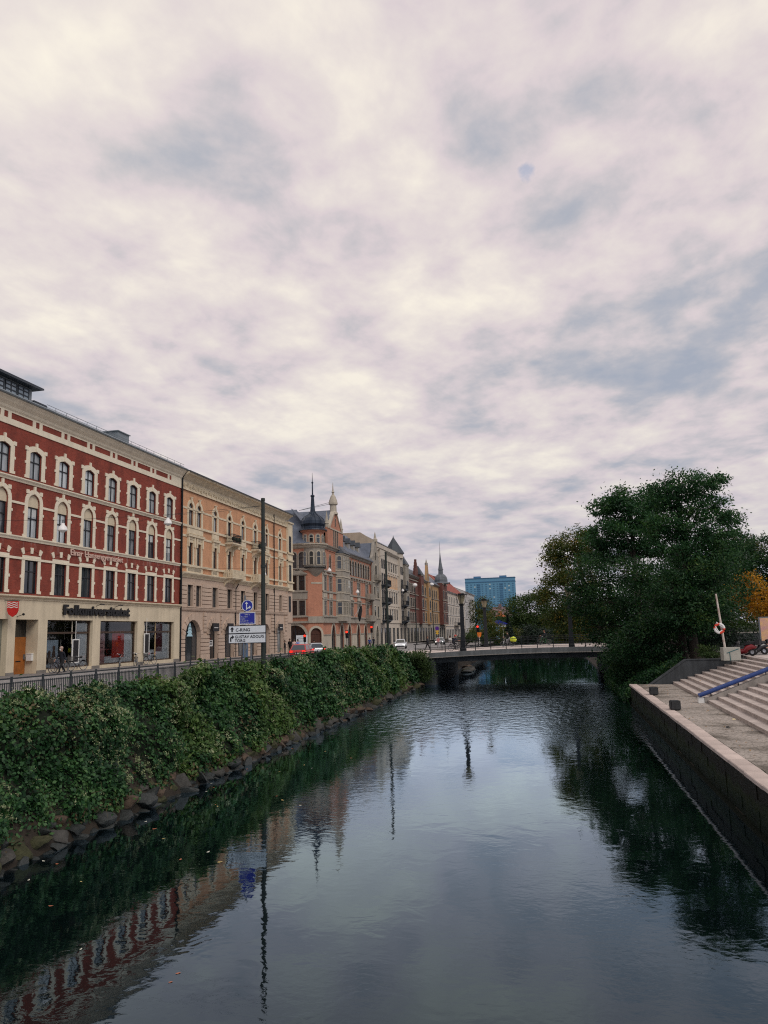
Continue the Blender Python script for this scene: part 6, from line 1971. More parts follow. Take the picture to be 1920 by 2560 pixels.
for y, rz, col, bk, dx, lb in ((47.6, R(178), (0.05, 0.03, 0.05), True, 1.0, 'dark bicycle with wire basket just behind the walking man'),
                           (48.6, R(172), (0.03, 0.03, 0.04), False, 0.55, 'black bicycle half hidden behind the basket bicycle'),
                           (50.9, R(160), (0.10, 0.10, 0.11), True, 0.35, 'bicycle with pale basket under the framed black board'),
                           (56.3, R(28), (0.30, 0.31, 0.33), False, 0.5, 'silver bicycle before the red banner, leftmost of three'),
                           (58.9, R(20), (0.12, 0.14, 0.18), False, 0.4, 'grey bicycle before the red banner, middle of three'),
                           (61.3, R(170), (0.02, 0.02, 0.025), True, 0.4, 'black bicycle with basket, rightmost of three by the pillar')):
    bicycle((XF + 0.55 + dx, y, zg(y) + 0.01), rz, col, lb, basket=bk, lean=R(3))

def scooter(loc, rz, col, label, lean=R(8), shield=None):
    S = empty('scooter', loc, rz, label, 'scooter', 'scooters parked on the square')
    S.rotation_euler = (0, lean, rz)
    m = mat('scooter_paint_%d' % int(col[0] * 100), col, 0.25, 0.08, 3, spec=0.7)
    b = MB(); b.torus((0, 0, 0), 0.2, 0.07, 'x', 16, 7); ty = b.mesh('wheel', m_tyre, smooth='all')
    b = MB(); b.lathe([(0.14, -0.05), (0.14, 0.05), (0.02, 0.06)], 12); rm = b.mesh('rim', m_rim, Matrix.Rotation(R(90), 4, 'Y'))
    for y in (-0.62, 0.66):
        w = obj_of('wheel', ty, S, T((0, y, 0.27))); obj_of('rim', rm, w)
    b = MB(); b.path([(0, 0.42, 0.34), (0, 0.1, 0.3), (0, -0.15, 0.34), (0, -0.3, 0.55), (0, -0.62, 0.66), (0, -0.9, 0.62)], [0.14, 0.18, 0.19, 0.21, 0.2, 0.09], 10); b.build('body', m, S, smooth=True)
    b = MB(); b.path([(0, 0.5, 0.32), (0, 0.46, 0.62), (0, 0.38, 0.9), (0, 0.3, 1.02)], [0.16, 0.2, 0.15, 0.08], 10); b.build('front_shield', shield or m, S, smooth=True)
    b = MB(); b.path([(0, -0.12, 0.76), (0, -0.4, 0.83), (0, -0.8, 0.86)], [0.13, 0.16, 0.13], 9); b.build('seat', m_black, S, smooth=True)
    b = MB(); b.path([(-0.36, 0.16, 1.06), (-0.14, 0.28, 1.06), (0.14, 0.28, 1.06), (0.36, 0.16, 1.06)], 0.02, 6)
    for sx in (-1, 1): b.tube((sx * 0.26, 0.22, 1.06), (sx * 0.34, 0.26, 1.28), 0.008, n=4); b.cbox((sx * 0.36, 0.26, 1.3), (0.12, 0.02, 0.08))
    b.build('handlebar', m_dmet, S)
    b = MB(); b.sphere((0, 0.42, 0.92), 0.09, 10); b.build('headlight', m_rim, S, smooth=True)
    b = MB(); b.box(-0.18, 0.18, -1.16, -0.84, 0.78, 1.08); b.build('top_box', m_black, S)
    b = MB(); b.tube((0.16, -0.2, 0.28), (0.2, -0.85, 0.36), 0.045, 0.055, 8); b.build('exhaust', m_rim, S)
    b = MB(); b.path([(0, 0.86, 0.45), (0, 0.66, 0.54), (0, 0.44, 0.44)], [0.03, 0.09, 0.08], 8); b.build('front_mudguard', m, S, smooth=True)
scooter((12.95, 58.9, 3.22), R(62), (0.22, 0.01, 0.015), 'dark red scooter parked beside the concrete block', shield=m_black)
scooter((14.2, 60.6, 3.22), R(98), (0.02, 0.02, 0.025), 'black scooter parked behind the red one')
scooter((13.4, 60.4, 3.22), R(80), (0.05, 0.04, 0.04), 'charcoal scooter squeezed between red and black ones')

def car(loc, rz, col, label, kind='hatch', lights=True, group='cars in the street'):
    C = empty('car', loc, rz, label, 'car', group)
    m = mat('car_paint_%d_%d' % (int(col[0] * 100), int(col[2] * 100)), col, 0.25, 0.04, 2, spec=0.7, metal=0.1)
    gm = g_dark
    # lower body, front is +y
    st = [(-2.15, 0.70, 0.38, 0.78), (-2.08, 0.80, 0.30, 0.92), (-1.7, 0.87, 0.24, 0.97), (-0.8, 0.89, 0.22, 0.95), (0.4, 0.89, 0.22, 0.95), (1.2, 0.87, 0.24, 0.90), (1.8, 0.82, 0.26, 0.80), (2.08, 0.74, 0.32, 0.68), (2.16, 0.62, 0.38, 0.58)]
    n = 12
    vs = []
    for y, w, z0, z1 in st:
        zc = (z0 + z1) / 2; hh = (z1 - z0) / 2
        for k in range(n):
            t = 2 * math.pi * (k + 0.5) / n
            cx, cz = math.cos(t), math.sin(t)
            sx = math.copysign(abs(cx) ** 0.45, cx); sz = math.copysign(abs(cz) ** 0.55, cz)
            vs.append((w * sx, y, zc + hh * sz))
    fs = [(i * n + k, i * n + (k + 1) % n, (i + 1) * n + (k + 1) % n, (i + 1) * n + k) for i in range(len(st) - 1) for k in range(n)] + [tuple(range(n)), tuple(range((len(st) - 1) * n, len(st) * n))]
    b = MB(); b.faces(vs, fs); b.build('body', m, C, smooth=True)
    yr, yf = (-1.95, 0.95) if kind == 'hatch' else (-1.55, 0.95)
    lo = [(-0.80, yr, 0.9), (0.80, yr, 0.9), (0.80, yf, 0.9), (-0.80, yf, 0.9)]
    md = [(-0.62, yr + 0.45, 1.42), (0.62, yr + 0.45, 1.42), (0.62, yf - 0.75, 1.42), (-0.62, yf - 0.75, 1.42)]
    b = MB(); b.faces(lo + md + [(-0.5, yr + 0.6, 1.47), (0.5, yr + 0.6, 1.47), (0.5, yf - 0.95, 1.47), (-0.5, yf - 0.95, 1.47)],
                      [(0, 1, 5, 4), (1, 2, 6, 5), (2, 3, 7, 6), (3, 0, 4, 7), (4, 5, 9, 8), (5, 6, 10, 9), (6, 7, 11, 10), (7, 4, 8, 11), (8, 9, 10, 11)])
    b.build('cabin', m, C)
    def glass(name, a, c, d, e, out):
        pts = [Vector(a), Vector(c), Vector(d), Vector(e)]
        mid = sum(pts, Vector()) / 4
        o = Vector(out).normalized() * 0.012
        b = MB(); b.quad(*[mid + (p - mid) * 0.88 + o for p in pts]); b.build(name, gm, C, recalc=False)
    glass('rear_window', lo[0], lo[1], md[1], md[0], (0, -1, 0.6)); glass('windscreen', lo[2], lo[3], md[3], md[2], (0, 1, 0.8))
    for sx, (i, j) in ((1, (1, 2)), (-1, (0, 3))):
        for t0, t1 in ((0.02, 0.48), (0.52, 0.98)):
            A, Bq, Cq, D = Vector(lo[i]), Vector(lo[j]), Vector(md[j]), Vector(md[i])
            p = [A.lerp(Bq, t0), A.lerp(Bq, t1), D.lerp(Cq, t1), D.lerp(Cq, t0)]
            glass('side_window', p[0], p[1], p[2], p[3], (sx, 0, 0.3))
    b = MB(); b.torus((0, 0, 0), 0.24, 0.085, 'x', 18, 8); wm = b.mesh('wheel', m_tyre, smooth='all')
    b = MB(); b.lathe([(0.22, -0.07), (0.22, 0.07), (0.02, 0.08)], 12); rm = b.mesh('rim', m_rim, Matrix.Rotation(R(90), 4, 'Y'))
    for x in (-0.8, 0.8):
        for y in (-1.32, 1.32):
            w = obj_of('wheel', wm, C, T((x, y, 0.325))); obj_of('rim', rm, w)
    m_head = mat('headlight_lit', (0.9, 0.9, 0.88), 0.2, 0.02, 1, emit=((1, 0.95, 0.85), 1.5))
    for sx in (-1, 1):
        b = MB(); b.cbox((sx * 0.64, -2.12, 0.78), (0.26, 0.12, 0.2)); b.build('tail_light', m_tail, C)
        b = MB(); b.cbox((sx * 0.58, 2.05, 0.64), (0.3, 0.14, 0.14)); b.build('headlight', m_head, C)
        b = MB(); b.cbox((sx * 0.96, 0.75, 0.98), (0.16, 0.1, 0.12)); b.build('mirror', m, C)
    b = MB(); b.cbox((0, -2.17, 0.62), (0.5, 0.03, 0.12)); b.cbox((0, 2.17, 0.45), (0.5, 0.03, 0.11)); b.build('number_plate', m_white, C)
    b = MB(); b.cbox((0, -2.12, 0.42), (1.3, 0.14, 0.16)); b.cbox((0, 2.12, 0.42), (1.2, 0.14, 0.16)); b.build('bumper', m_black, C)
    return C
car((-24.6, 73.5, zg(73) - 0.12), R(4), (0.55, 0.05, 0.045), 'red hatchback seen from behind with brake lights on')
car((-26.6, 83.5, zg(83) - 0.12), R(30), (0.50, 0.54, 0.58), 'silver grey car just beyond the red hatchback', 'saloon')
car((-23.4, 117.5, zg(117) - 0.12), R(188), (0.75, 0.78, 0.82), 'white car coming towards the bridge with headlights on', 'saloon')
car((-22.0, 150.0, zg(150) - 0.12), R(184), (0.42, 0.45, 0.48), 'grey car waiting further up the street behind the cyclist', 'hatch')

# ------------------------------------------------------------------ people
SK = {}
_people = []
def person(loc, rz, label, top, legs, hair, pose=None, skin=(0.42, 0.24, 0.17), shoes=(0.02, 0.02, 0.02), h=1.75, group=None, beard=None, extra=None):
    P = empty('person', loc, rz, label, 'person', group)
    po = dict(lean=0.03, lh=0.25, lk=0.05, rh=-0.22, rk=0.25, la=-0.25, le=0.3, ra=0.3, re=0.35, hip=0.93, hx=0.0, spread=0.0)
    po.update(pose or {})
    s = h / 1.75
    j, e, rad, grp = [], [], [], []
    def add(p, r, par=None, g='top'):
        j.append(tuple(c * s for c in p)); rad.append(r * s)
        k = len(j) - 1
        if par is not None:
            e.append((par, k)); grp.append(g)
        return k
    hz = po['hip']; hy = po['hx']
    cl, sl = math.cos(po['lean']), math.sin(po['lean'])
    def up(x, d, f=0.0):      # point on the trunk, d above the pelvis
        return (x, hy + d * sl + f * cl, hz + d * cl - f * sl)
    pel = add((0, hy, hz), 0.145)
    wst = add(up(0, 0.2), 0.135, pel)
    chs = add(up(0, 0.42), 0.16, wst)
    nk0 = add(up(0, 0.54), 0.075, chs)
    nk1 = add(up(0, 0.62, 0.01), 0.055, nk0, 'skin')
    hd0 = add(up(0, 0.68, 0.025), 0.085, nk1, 'skin')
    hd1 = add(up(0, 0.77, 0.03), 0.098, hd0, 'skin')
    add(up(0, 0.83, 0.02), 0.07, hd1, 'skin')
    hands = []
    for sx, a, el in ((-1, po['la'], po['le']), (1, po['ra'], po['re'])):
        sh = add(up(sx * 0.19, 0.48), 0.07, chs)
        b_ = up(sx * 0.21, 0.48)
        A = a + po['lean'] * 0.0
        e1 = (b_[0] + sx * 0.04, b_[1] + 0.29 * math.sin(A), b_[2] - 0.29 * math.cos(A))
        k1 = add(e1, 0.05, sh)
        A2 = A + el
        w1 = (e1[0] - sx * 0.01, e1[1] + 0.25 * math.sin(A2), e1[2] - 0.25 * math.cos(A2))
        k2 = add(w1, 0.036, k1)
        hn = (w1[0], w1[1] + 0.085 * math.sin(A2), w1[2] - 0.085 * math.cos(A2))
        add(hn, 0.036, k2, 'skin')
        hands.append((Vector(hn) * s, A2, sx))
    for sx, a, kb in ((-1, po['lh'], po['lk']), (1, po['rh'], po['rk'])):
        hp = add((sx * 0.1, hy, hz - 0.04), 0.1, pel, 'legs')
        k_ = (sx * (0.11 + po['spread']), hy + 0.43 * math.sin(a), hz - 0.04 - 0.43 * math.cos(a))
        kn = add(k_, 0.065, hp, 'legs')
        A = a - kb
        an_ = (k_[0], k_[1] + 0.41 * math.sin(A), k_[2] - 0.41 * math.cos(A))
        an = add(an_, 0.048, kn, 'legs')
        add((an_[0], an_[1] + 0.16, an_[2] - 0.035), 0.042, an, 'shoes')
    me = bpy.data.meshes.new('skeleton')
    me.from_pydata(j, e, [])
    o = bpy.data.objects.new('skeleton', me)
    COL.objects.link(o)
    sk = o.modifiers.new('skin', 'SKIN')
    sk.use_smooth_shade = True
    for k, v in enumerate(me.skin_vertices[0].data):
        v.radius = (rad[k], rad[k])
        v.use_root = (k == 0)
    o.modifiers.new('sub', 'SUBSURF').levels = 1
    segs = [(Vector(j[a]), Vector(j[b]), g) for (a, b), g in zip(e, grp)]
    m = dict(top=mat('cloth_%d_%d_%d' % tuple(int(c * 99) for c in top), top, 0.85, 0.15, 6), legs=mat('cloth_%d_%d_%d' % tuple(int(c * 99) for c in legs), legs, 0.85, 0.15, 6),
             skin=mat('skin_tone', skin, 0.6, 0.06, 6), shoes=mat('shoe_dark', shoes, 0.6, 0.1, 6))
    _people.append((P, o, segs, m))
    hc = Vector(up(0, 0.755, 0.025)) * s
    mh = mat('hair_%d_%d' % (int(hair[0] * 99), int(hair[2] * 99)), hair, 0.8, 0.2, 20)
    b = MB(); b.lathe([(0.112 * s, -0.02 * s), (0.116 * s, 0.04 * s), (0.09 * s, 0.1 * s), (0.04 * s, 0.127 * s), (0.002, 0.132 * s)], 12, (hc.x, hc.y - 0.012 * s, hc.z)); 
    b.path([(hc.x, hc.y - 0.085 * s, hc.z + 0.03 * s), (hc.x, hc.y - 0.08 * s, hc.z - 0.09 * s)], [0.05 * s, 0.045 * s], 7); b.build('hair', mh, P, smooth=True)
    b = MB()
    for sx in (-1, 1): b.sphere((hc.x + sx * 0.036 * s, hc.y + 0.092 * s, hc.z + 0.0), 0.012 * s, 6)
    b.build('eyes', m_black, P)
    b = MB(); b.path([(hc.x, hc.y + 0.09 * s, hc.z + 0.005), (hc.x, hc.y + 0.118 * s, hc.z - 0.03 * s), (hc.x, hc.y + 0.09 * s, hc.z - 0.04 * s)], [0.008, 0.015, 0.012], 5)
    for sx in (-1, 1): b.sphere((hc.x + sx * 0.1 * s, hc.y, hc.z - 0.015 * s), 0.02 * s, 6)
    b.build('nose_and_ears', m['skin'], P, smooth=True)
    b = MB(); b.bar((hc.x - 0.025 * s, hc.y + 0.092 * s, hc.z - 0.062 * s), (hc.x + 0.025 * s, hc.y + 0.092 * s, hc.z - 0.062 * s), 0.01, 0.008); b.build('mouth', mat('lips', (0.25, 0.09, 0.08), 0.6, 0.05, 9), P)
    if beard:
        b = MB(); b.path([(hc.x, hc.y + 0.06 * s, hc.z - 0.05 * s), (hc.x, hc.y + 0.075 * s, hc.z - 0.11 * s), (hc.x, hc.y + 0.06 * s, hc.z - 0.17 * s)], [0.065, 0.06, 0.02], 8); b.build('beard', mat('beard_white', beard, 0.9, 0.1, 20), P, smooth=True)
    b = MB()
    for hn, A2, sx in hands:
        d = Vector((0, math.sin(A2), -math.cos(A2)))
        f = Vector((0, math.cos(A2), math.sin(A2)))
        for q, L in ((-1.5, 0.07), (-0.5, 0.085), (0.5, 0.08), (1.5, 0.065)):
            p0 = hn + f * (q * 0.017) + d * 0.015
            b.path([p0, p0 + d * L * 0.55, p0 + d * L - Vector((sx, 0, 0)) * 0.025], [0.009, 0.009, 0.007], 5)
        p0 = hn + f * 0.03
        b.path([p0, p0 + f * 0.03 + d * 0.02, p0 + f * 0.03 + d * 0.055], [0.01, 0.01, 0.008], 5)
    b.build('fingers', m['skin'], P)
    if extra: extra(P, s)
    return P

def finish_people():
    bpy.context.view_layer.update()
    dg = bpy.context.evaluated_depsgraph_get()
    res = []
    for P, o, segs, m in _people:
        me = bpy.data.meshes.new_from_object(o.evaluated_get(dg))
        res.append(me)
    for (P, o, segs, m), me in zip(_people, res):
        me.materials.clear()
        order = ['top', 'legs', 'skin', 'shoes']
        for k in order: me.materials.append(m[k])
        for p in me.polygons:
            c = p.center
            best, bg_ = 1e9, 'top'
            for a, b2, g in segs:
                ab = b2 - a
                t = max(0, min(1, (c - a).dot(ab) / max(1e-9, ab.length_squared)))
                dd = (c - a - ab * t).length
                if dd < best: best, bg_ = dd, g
            p.material_index = order.index(bg_)
            p.use_smooth = True
        me.name = 'body'
        COL.objects.unlink(o)
        bpy.data.objects.remove(o)
        obj_of('body', me, P)

walk = dict(lh=0.42, lk=0.1, rh=-0.35, rk=0.3, la=-0.3, le=0.25, ra=0.35, re=0.4, hip=0.9)
walk2 = dict(lh=-0.3, lk=0.35, rh=0.38, rk=0.08, la=0.3, le=0.5, ra=-0.3, re=0.2, hip=0.905)
stand = dict(lh=0.03, lk=0.02, rh=-0.03, rk=0.0, la=0.05, le=0.25, ra=-0.02, re=0.2)
person((-32.5, 46.2, zg(46) + 0.01), R(165), 'bald bearded man in dark coat walking past the shop window', (0.012, 0.014, 0.022), (0.012, 0.012, 0.014), (0.45, 0.33, 0.28), dict(walk, lean=0.06), beard=(0.62, 0.6, 0.58), h=1.78)
GR = 'people waiting at the corner of the orange building'
person((-33.15, 92.0, zg(92)), R(100), 'person in black jacket, left of the waiting group', (0.012, 0.012, 0.014), (0.02, 0.02, 0.03), (0.03, 0.02, 0.015), stand, group=GR, h=1.68)
person((-32.6, 92.3, zg(93)), R(170), 'taller person in long black coat in the waiting group', (0.01, 0.01, 0.012), (0.01, 0.01, 0.012), (0.02, 0.015, 0.012), stand, group=GR, h=1.86)
person((-32.0, 92.2, zg(92)), R(20), 'person in pale pink shirt in the waiting group', (0.62, 0.45, 0.42), (0.02, 0.025, 0.06), (0.05, 0.035, 0.025), stand, group=GR, h=1.78)
person((-31.6, 92.5, zg(92)), R(60), 'person in light blue shirt, right of the waiting group', (0.22, 0.24, 0.52), (0.02, 0.025, 0.06), (0.04, 0.03, 0.02), dict(stand, ra=0.6, re=0.9), group=GR, h=1.76)
person((-27.6, 86.6, zg(86) - 0.1), R(200), 'person in black crossing behind the red hatchback', (0.012, 0.012, 0.015), (0.012, 0.012, 0.015), (0.02, 0.02, 0.02), walk, h=1.75)
person((-14.7, 90.0, 3.22), R(260), 'person in dark clothes striding across the near end of the bridge', (0.02, 0.02, 0.025), (0.015, 0.015, 0.02), (0.10, 0.07, 0.05), walk)
person((-14.2, 106.5, zg(106)), R(170), 'person in white top beyond the bridge railing', (0.68, 0.66, 0.62), (0.45, 0.40, 0.42), (0.07, 0.05, 0.04), walk2, h=1.7)
person((-16.0, 107.5, zg(106)), R(190), 'person in pink top beyond the bridge railing', (0.52, 0.20, 0.20), (0.40, 0.38, 0.40), (0.03, 0.02, 0.02), walk, h=1.65)
person((-30.2, 128.0, zg(128)), R(170), 'person in dark jacket on the pavement before the ivory townhouse', (0.02, 0.022, 0.03), (0.02, 0.02, 0.03), (0.03, 0.02, 0.02), walk)
person((-28.6, 118.5, zg(128)), R(10), 'person in blue jacket on the pavement by the pointed arches', (0.03, 0.05, 0.20), (0.02, 0.02, 0.03), (0.03, 0.02, 0.02), walk2)
ride = dict(lean=0.35, hip=0.97, hx=-0.28, lh=1.25, lk=1.15, rh=0.75, rk=0.75, la=0.95, le=0.25, ra=0.95, re=0.25)
def rider(x, y, rz, lab_p, lab_b, top, legs, hair, col, basket=True, **kw):
    z = zd(x) - 0.05
    bicycle((x, y, z), rz, col, lab_b, 'bicycles ridden across the bridge', basket=basket)
    return person((x, y, z), rz, lab_p, top, legs, hair, ride, group='cyclists on the bridge', **kw)
def helmet(P, s):
    b = MB(); b.lathe([(0.135, 1.79), (0.13, 1.86), (0.08, 1.92), (0.01, 1.94)], 10, (0, 0.04, -0.12)); b.build('cap', mat('red_cap', (0.55, 0.10, 0.08), 0.6, 0.1, 4), P, smooth=True)
rider(-10.9, 86.2, R(262), 'cyclist in dark clothes and red cap beside the left lantern', 'bicycle under the cyclist in the red cap', (0.02, 0.025, 0.05), (0.02, 0.022, 0.03), (0.30, 0.05, 0.04), (0.05, 0.05, 0.06), extra=helmet)
rider(-5.7, 95.8, R(95), 'cyclist in black riding before the green bushes', 'bicycle with yellow green rain cover on its crate', (0.012, 0.012, 0.014), (0.35, 0.35, 0.38), (0.04, 0.03, 0.02), (0.35, 0.36, 0.38), basket=False)
rider(-1.25, 96.3, R(88), 'cyclist in dark jacket riding towards the big tree', 'bicycle under the cyclist near the big tree', (0.02, 0.02, 0.024), (0.03, 0.05, 0.03), (0.12, 0.05, 0.03), (0.05, 0.25, 0.10))
cv = MB(); cv.path([(-5.35, 95.76, 4.25), (-4.95, 95.75, 4.32), (-4.6, 95.74, 4.15)], [0.2, 0.33, 0.22], 10)
o = cv.build('rain_cover', mat('neon_yellow_cover', (0.62, 0.72, 0.05), 0.5, 0.1, 3), smooth=True); tag(o, 'neon yellow green cover on the carrier of a bicycle on the bridge', 'rain cover')
finish_people()
# ------------------------------------------------------------------ vegetation
def quads_object(name, P, U, V, material, parent=None, keep=True):
    n = len(P)
    verts = np.empty((n, 4, 3), np.float32)
    verts[:, 0] = P - U; verts[:, 1] = P + V; verts[:, 2] = P + U; verts[:, 3] = P - V
    me = bpy.data.meshes.new(name)
    me.vertices.add(n * 4); me.loops.add(n * 4); me.polygons.add(n)
    me.vertices.foreach_set('co', verts.reshape(-1))
    me.loops.foreach_set('vertex_index', np.arange(n * 4, dtype=np.int32))
    me.polygons.foreach_set('loop_start', np.arange(0, n * 4, 4, dtype=np.int32))
    me.polygons.foreach_set('loop_total', np.full(n, 4, np.int32))
    me.materials.append(material)
    me.update(calc_edges=True)
    return obj_of(name, me, parent, None, keep)

def unit(a):
    return a / (np.linalg.norm(a, axis=1, keepdims=True) + 1e-9)

def leaf_axes(n, size, nrm=None, flat=0.5, aspect=0.62, g=nrg):
    r = unit(g.normal(size=(n, 3)))
    if nrm is None:
        nn = unit(g.normal(size=(n, 3)) * np.array([1, 1, 1]) + np.array([0, 0, flat]))
    else:
        nn = unit(nrm + g.normal(size=(n, 3)) * (1 - flat))
    u = unit(np.cross(nn, r)); v = np.cross(nn, u)
    s = (size * g.uniform(0.65, 1.3, n))[:, None] * 0.5
    return u * s, v * s * aspect

def vnoise(a, b, seed):
    """cheap smooth value noise on two coordinates"""
    g = np.random.default_rng(seed)
    tab = g.random((64, 256))
    i, j = np.floor(a).astype(int), np.floor(b).astype(int)
    fa, fb = a - i, b - j
    fa, fb = fa * fa * (3 - 2 * fa), fb * fb * (3 - 2 * fb)
    t = lambda p, q: tab[p % 64, q % 256]
    return (t(i, j) * (1 - fa) + t(i + 1, j) * fa) * (1 - fb) + (t(i, j + 1) * (1 - fa) + t(i + 1, j + 1) * fa) * fb

# ---------------- overgrown left bank
TOPY = [0, 19.4, 20.1, 20.9, 21.9, 23.6, 26.2, 29.1, 31.1, 32.0, 33.0, 34.7, 37.5, 41.2, 45, 49, 52.6, 58.7, 66.1, 72.8, 76, 79.6, 82]
TOPZ = [4.0, 4.15, 3.9, 4.22, 3.8, 3.95, 3.95, 3.78, 3.9, 4.25, 3.95, 3.98, 4.05, 4.1, 4.1, 4.22, 4.18, 4.22, 4.1, 4.12, 3.7, 3.2, 3.0]
PT = [0, 0.12, 0.22, 0.34, 0.5, 0.66, 0.82, 1.0]
PX = [-16.25, -16.0, -15.75, -15.4, -15.02, -14.62, -14.24, -13.9]
PZ = [0.86, 0.95, 1.0, 0.93, 0.76, 0.55, 0.31, 0.065]
def bank(y, t):
    zt = np.interp(y, TOPY, TOPZ)
    x = np.interp(t, PT, PX) + 0.15 * (vnoise(y * 0.35, t * 0, 3) - 0.5)
    z = zt * np.interp(t, PT, PZ)
    # swell of shrubs: lumps of two sizes
    L = 0.95 * (vnoise(y * 0.75, t * 4.0, 5) - 0.5) + 0.6 * (vnoise(y * 1.9, t * 9.0, 6) - 0.5) + 0.2 * (vnoise(y * 4.2, t * 20.0, 8) - 0.5)
    fade = np.clip(t / 0.18, 0.25, 1) * np.clip((1.04 - t) / 0.12, 0.2, 1)
    return x + 0.8 * L * fade, z + 0.28 * L * fade
m_ivy = leaf_mat('ivy_leaf', [(0.0, (0.004, 0.016, 0.007)), (0.3, (0.011, 0.044, 0.015)), (0.55, (0.028, 0.090, 0.028)), (0.8, (0.065, 0.15, 0.045)), (1.0, (0.14, 0.23, 0.09))], 0.2)
m_blos = leaf_mat('ivy_blossom', [(0.0, (0.10, 0.15, 0.06)), (0.4, (0.22, 0.27, 0.13)), (0.75, (0.36, 0.38, 0.22)), (1.0, (0.55, 0.52, 0.38))], 0.2)
m_brm = leaf_mat('bramble_leaf', [(0.0, (0.014, 0.036, 0.010)), (0.35, (0.036, 0.085, 0.020)), (0.65, (0.075, 0.14, 0.034)), (1.0, (0.17, 0.24, 0.08))], 0.25)
m_dry = leaf_mat('dry_leaf', [(0.0, (0.03, 0.025, 0.014)), (0.5, (0.09, 0.065, 0.03)), (1.0, (0.2, 0.15, 0.07))], 0.2)
def overgrown_bank():
    n = 300000
    # more, smaller leaves near the camera
    q = nrg.random(n)
    y = 4 + (80.3 - 4) * q ** 1.45
    t = nrg.random(n)
    # keep gaps: dark hollows between the shrubs
    dens = vnoise(y * 1.5, t * 7.0, 9)
    keep = nrg.random(n) < np.clip(0.25 + 1.5 * (dens - 0.22), 0.12, 1)
    y, t = y[keep], t[keep]; n = len(y)
    x, z = bank(y, t)
    x2, z2 = bank(y, np.clip(t + 0.03, 0, 1.0)); x1, z1 = bank(y, np.clip(t - 0.03, 0, 1.0))
    dx, dz = x2 - x1, z2 - z1
    nr = unit(np.stack([-dz, nrg.normal(size=n) * 0.1, dx], 1))
    nr[:, 2] += 0.35; nr = unit(nr)
    off = nrg.exponential(0.09, n) - 0.16 + 0.5 * (vnoise(y * 2.6, t * 11.0, 33) - 0.42) + 0.2 * (vnoise(y * 7.0, t * 32.0, 34) - 0.5)
    P = np.stack([x, y, z], 1) + nr * off[:, None] + nrg.normal(size=(n, 3)) * 0.035
    size = 0.122 + 0.0022 * np.clip(y - 18, 0, 70)
    U, V = leaf_axes(n, size, nr, 0.42, 0.72)
    sp_ = vnoise(y * 0.24, t * 1.6, 71) * 0.65 + vnoise(y * 0.8, t * 4.0, 72) * 0.35 + nrg.normal(size=n) * 0.04
    dry = (vnoise(y * 0.9, t * 5.0, 73) > 0.78) & (nrg.random(n) < 0.14) | ((t > 0.93) & (nrg.random(n) < 0.2))
    bram = (sp_ > 0.60) & ~dry
    U[bram] *= 1.35; V[bram] *= 1.0
    for nm, sel, mm, lb in (('ivy_bank', ~bram & ~dry, m_ivy, 'dense dark green ivy covering the sloping canal bank'),
                            ('bramble_bank', bram, m_brm, 'lighter yellow green shrub patches growing through the ivy bank'),
                            ('dry_growth', dry, m_dry, 'brown withered leaves and stalks among the ivy and above the stones')):
        o = quads_object(nm, P[sel], U[sel], V[sel], mm)
        tag(o, lb, 'shrubbery', kind='stuff')
    # shoots and stalks standing out of the leaves
    tw = MB()
    for k in range(900):
        yy = 8 + 70 * rng.random() ** 1.3; tt = rng.uniform(0.1, 0.98)
        xx, zz = bank(np.array([yy]), np.array([tt])); xx, zz = float(xx[0]), float(zz[0])
        L = rng.uniform(0.2, 0.6); dy = rng.uniform(-0.4, 0.4)
        p0 = Vector((xx - 0.05, yy, zz)); p1 = p0 + Vector((0.25 * L + 0.1, dy * 0.5, 0.6 * L * (1 - tt))); p2 = p1 + Vector((0.25 * L, dy * 0.6, -0.35 * L + 0.5 * L * (0.7 - tt)))
        tw.path([p0, p1, p2], [0.009, 0.007, 0.004], 3, caps=False)
    o = tw.build('bank_stalks', mat('stalk_brown', (0.07, 0.055, 0.03), 0.9, 0.3, 4), recalc=False)
    tag(o, 'thin brown stalks poking out of the ivy bank', 'stalks', kind='stuff')
    # blossom heads: tight tufts on the outer surface
    m = 13000
    y = 6 + (76 - 6) * nrg.random(m) ** 1.35
    t = 0.1 + 0.8 * nrg.random(m) ** 1.25
    pm = vnoise(y * 0.42, t * 3.2, 21) * 0.6 + vnoise(y * 1.3, t * 7.0, 22) * 0.4
    keep = nrg.random(m) < np.clip((pm - 0.44) * 4.0, 0.015, 0.85) * np.clip(1.25 - y / 95, 0.3, 1)
    y, t = y[keep], t[keep]; m = len(y)
    x, z = bank(y, t)
    x2, z2 = bank(y, np.clip(t + 0.03, 0, 1)); x1, z1 = bank(y, np.clip(t - 0.03, 0, 1))
    nr = unit(np.stack([-(z2 - z1), np.zeros(m), x2 - x1], 1)); nr[:, 2] += 0.3; nr = unit(nr)
    C = np.stack([x, y, z], 1) + nr * nrg.uniform(0.02, 0.2, m)[:, None]
    k = 9
    P = np.repeat(C, k, 0) + nrg.normal(size=(m * k, 3)) * (0.026 + 0.0005 * np.repeat(y, k))[:, None]
    U, V = leaf_axes(m * k, np.repeat(0.038 + 0.0007 * y, k), np.repeat(nr, k, 0), 0.3, 0.9)
    o = quads_object('ivy_blossom', P, U, V, m_blos)
    tag(o, 'pale cream green blossom heads scattered over the ivy bank', 'blossom', kind='stuff')
    # undergrowth sheet, its dark colour standing in for shade between the leaves
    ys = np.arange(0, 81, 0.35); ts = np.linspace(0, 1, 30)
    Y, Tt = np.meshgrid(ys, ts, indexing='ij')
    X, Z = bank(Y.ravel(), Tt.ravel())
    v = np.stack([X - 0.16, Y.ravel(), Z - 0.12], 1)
    nt_ = len(ts)
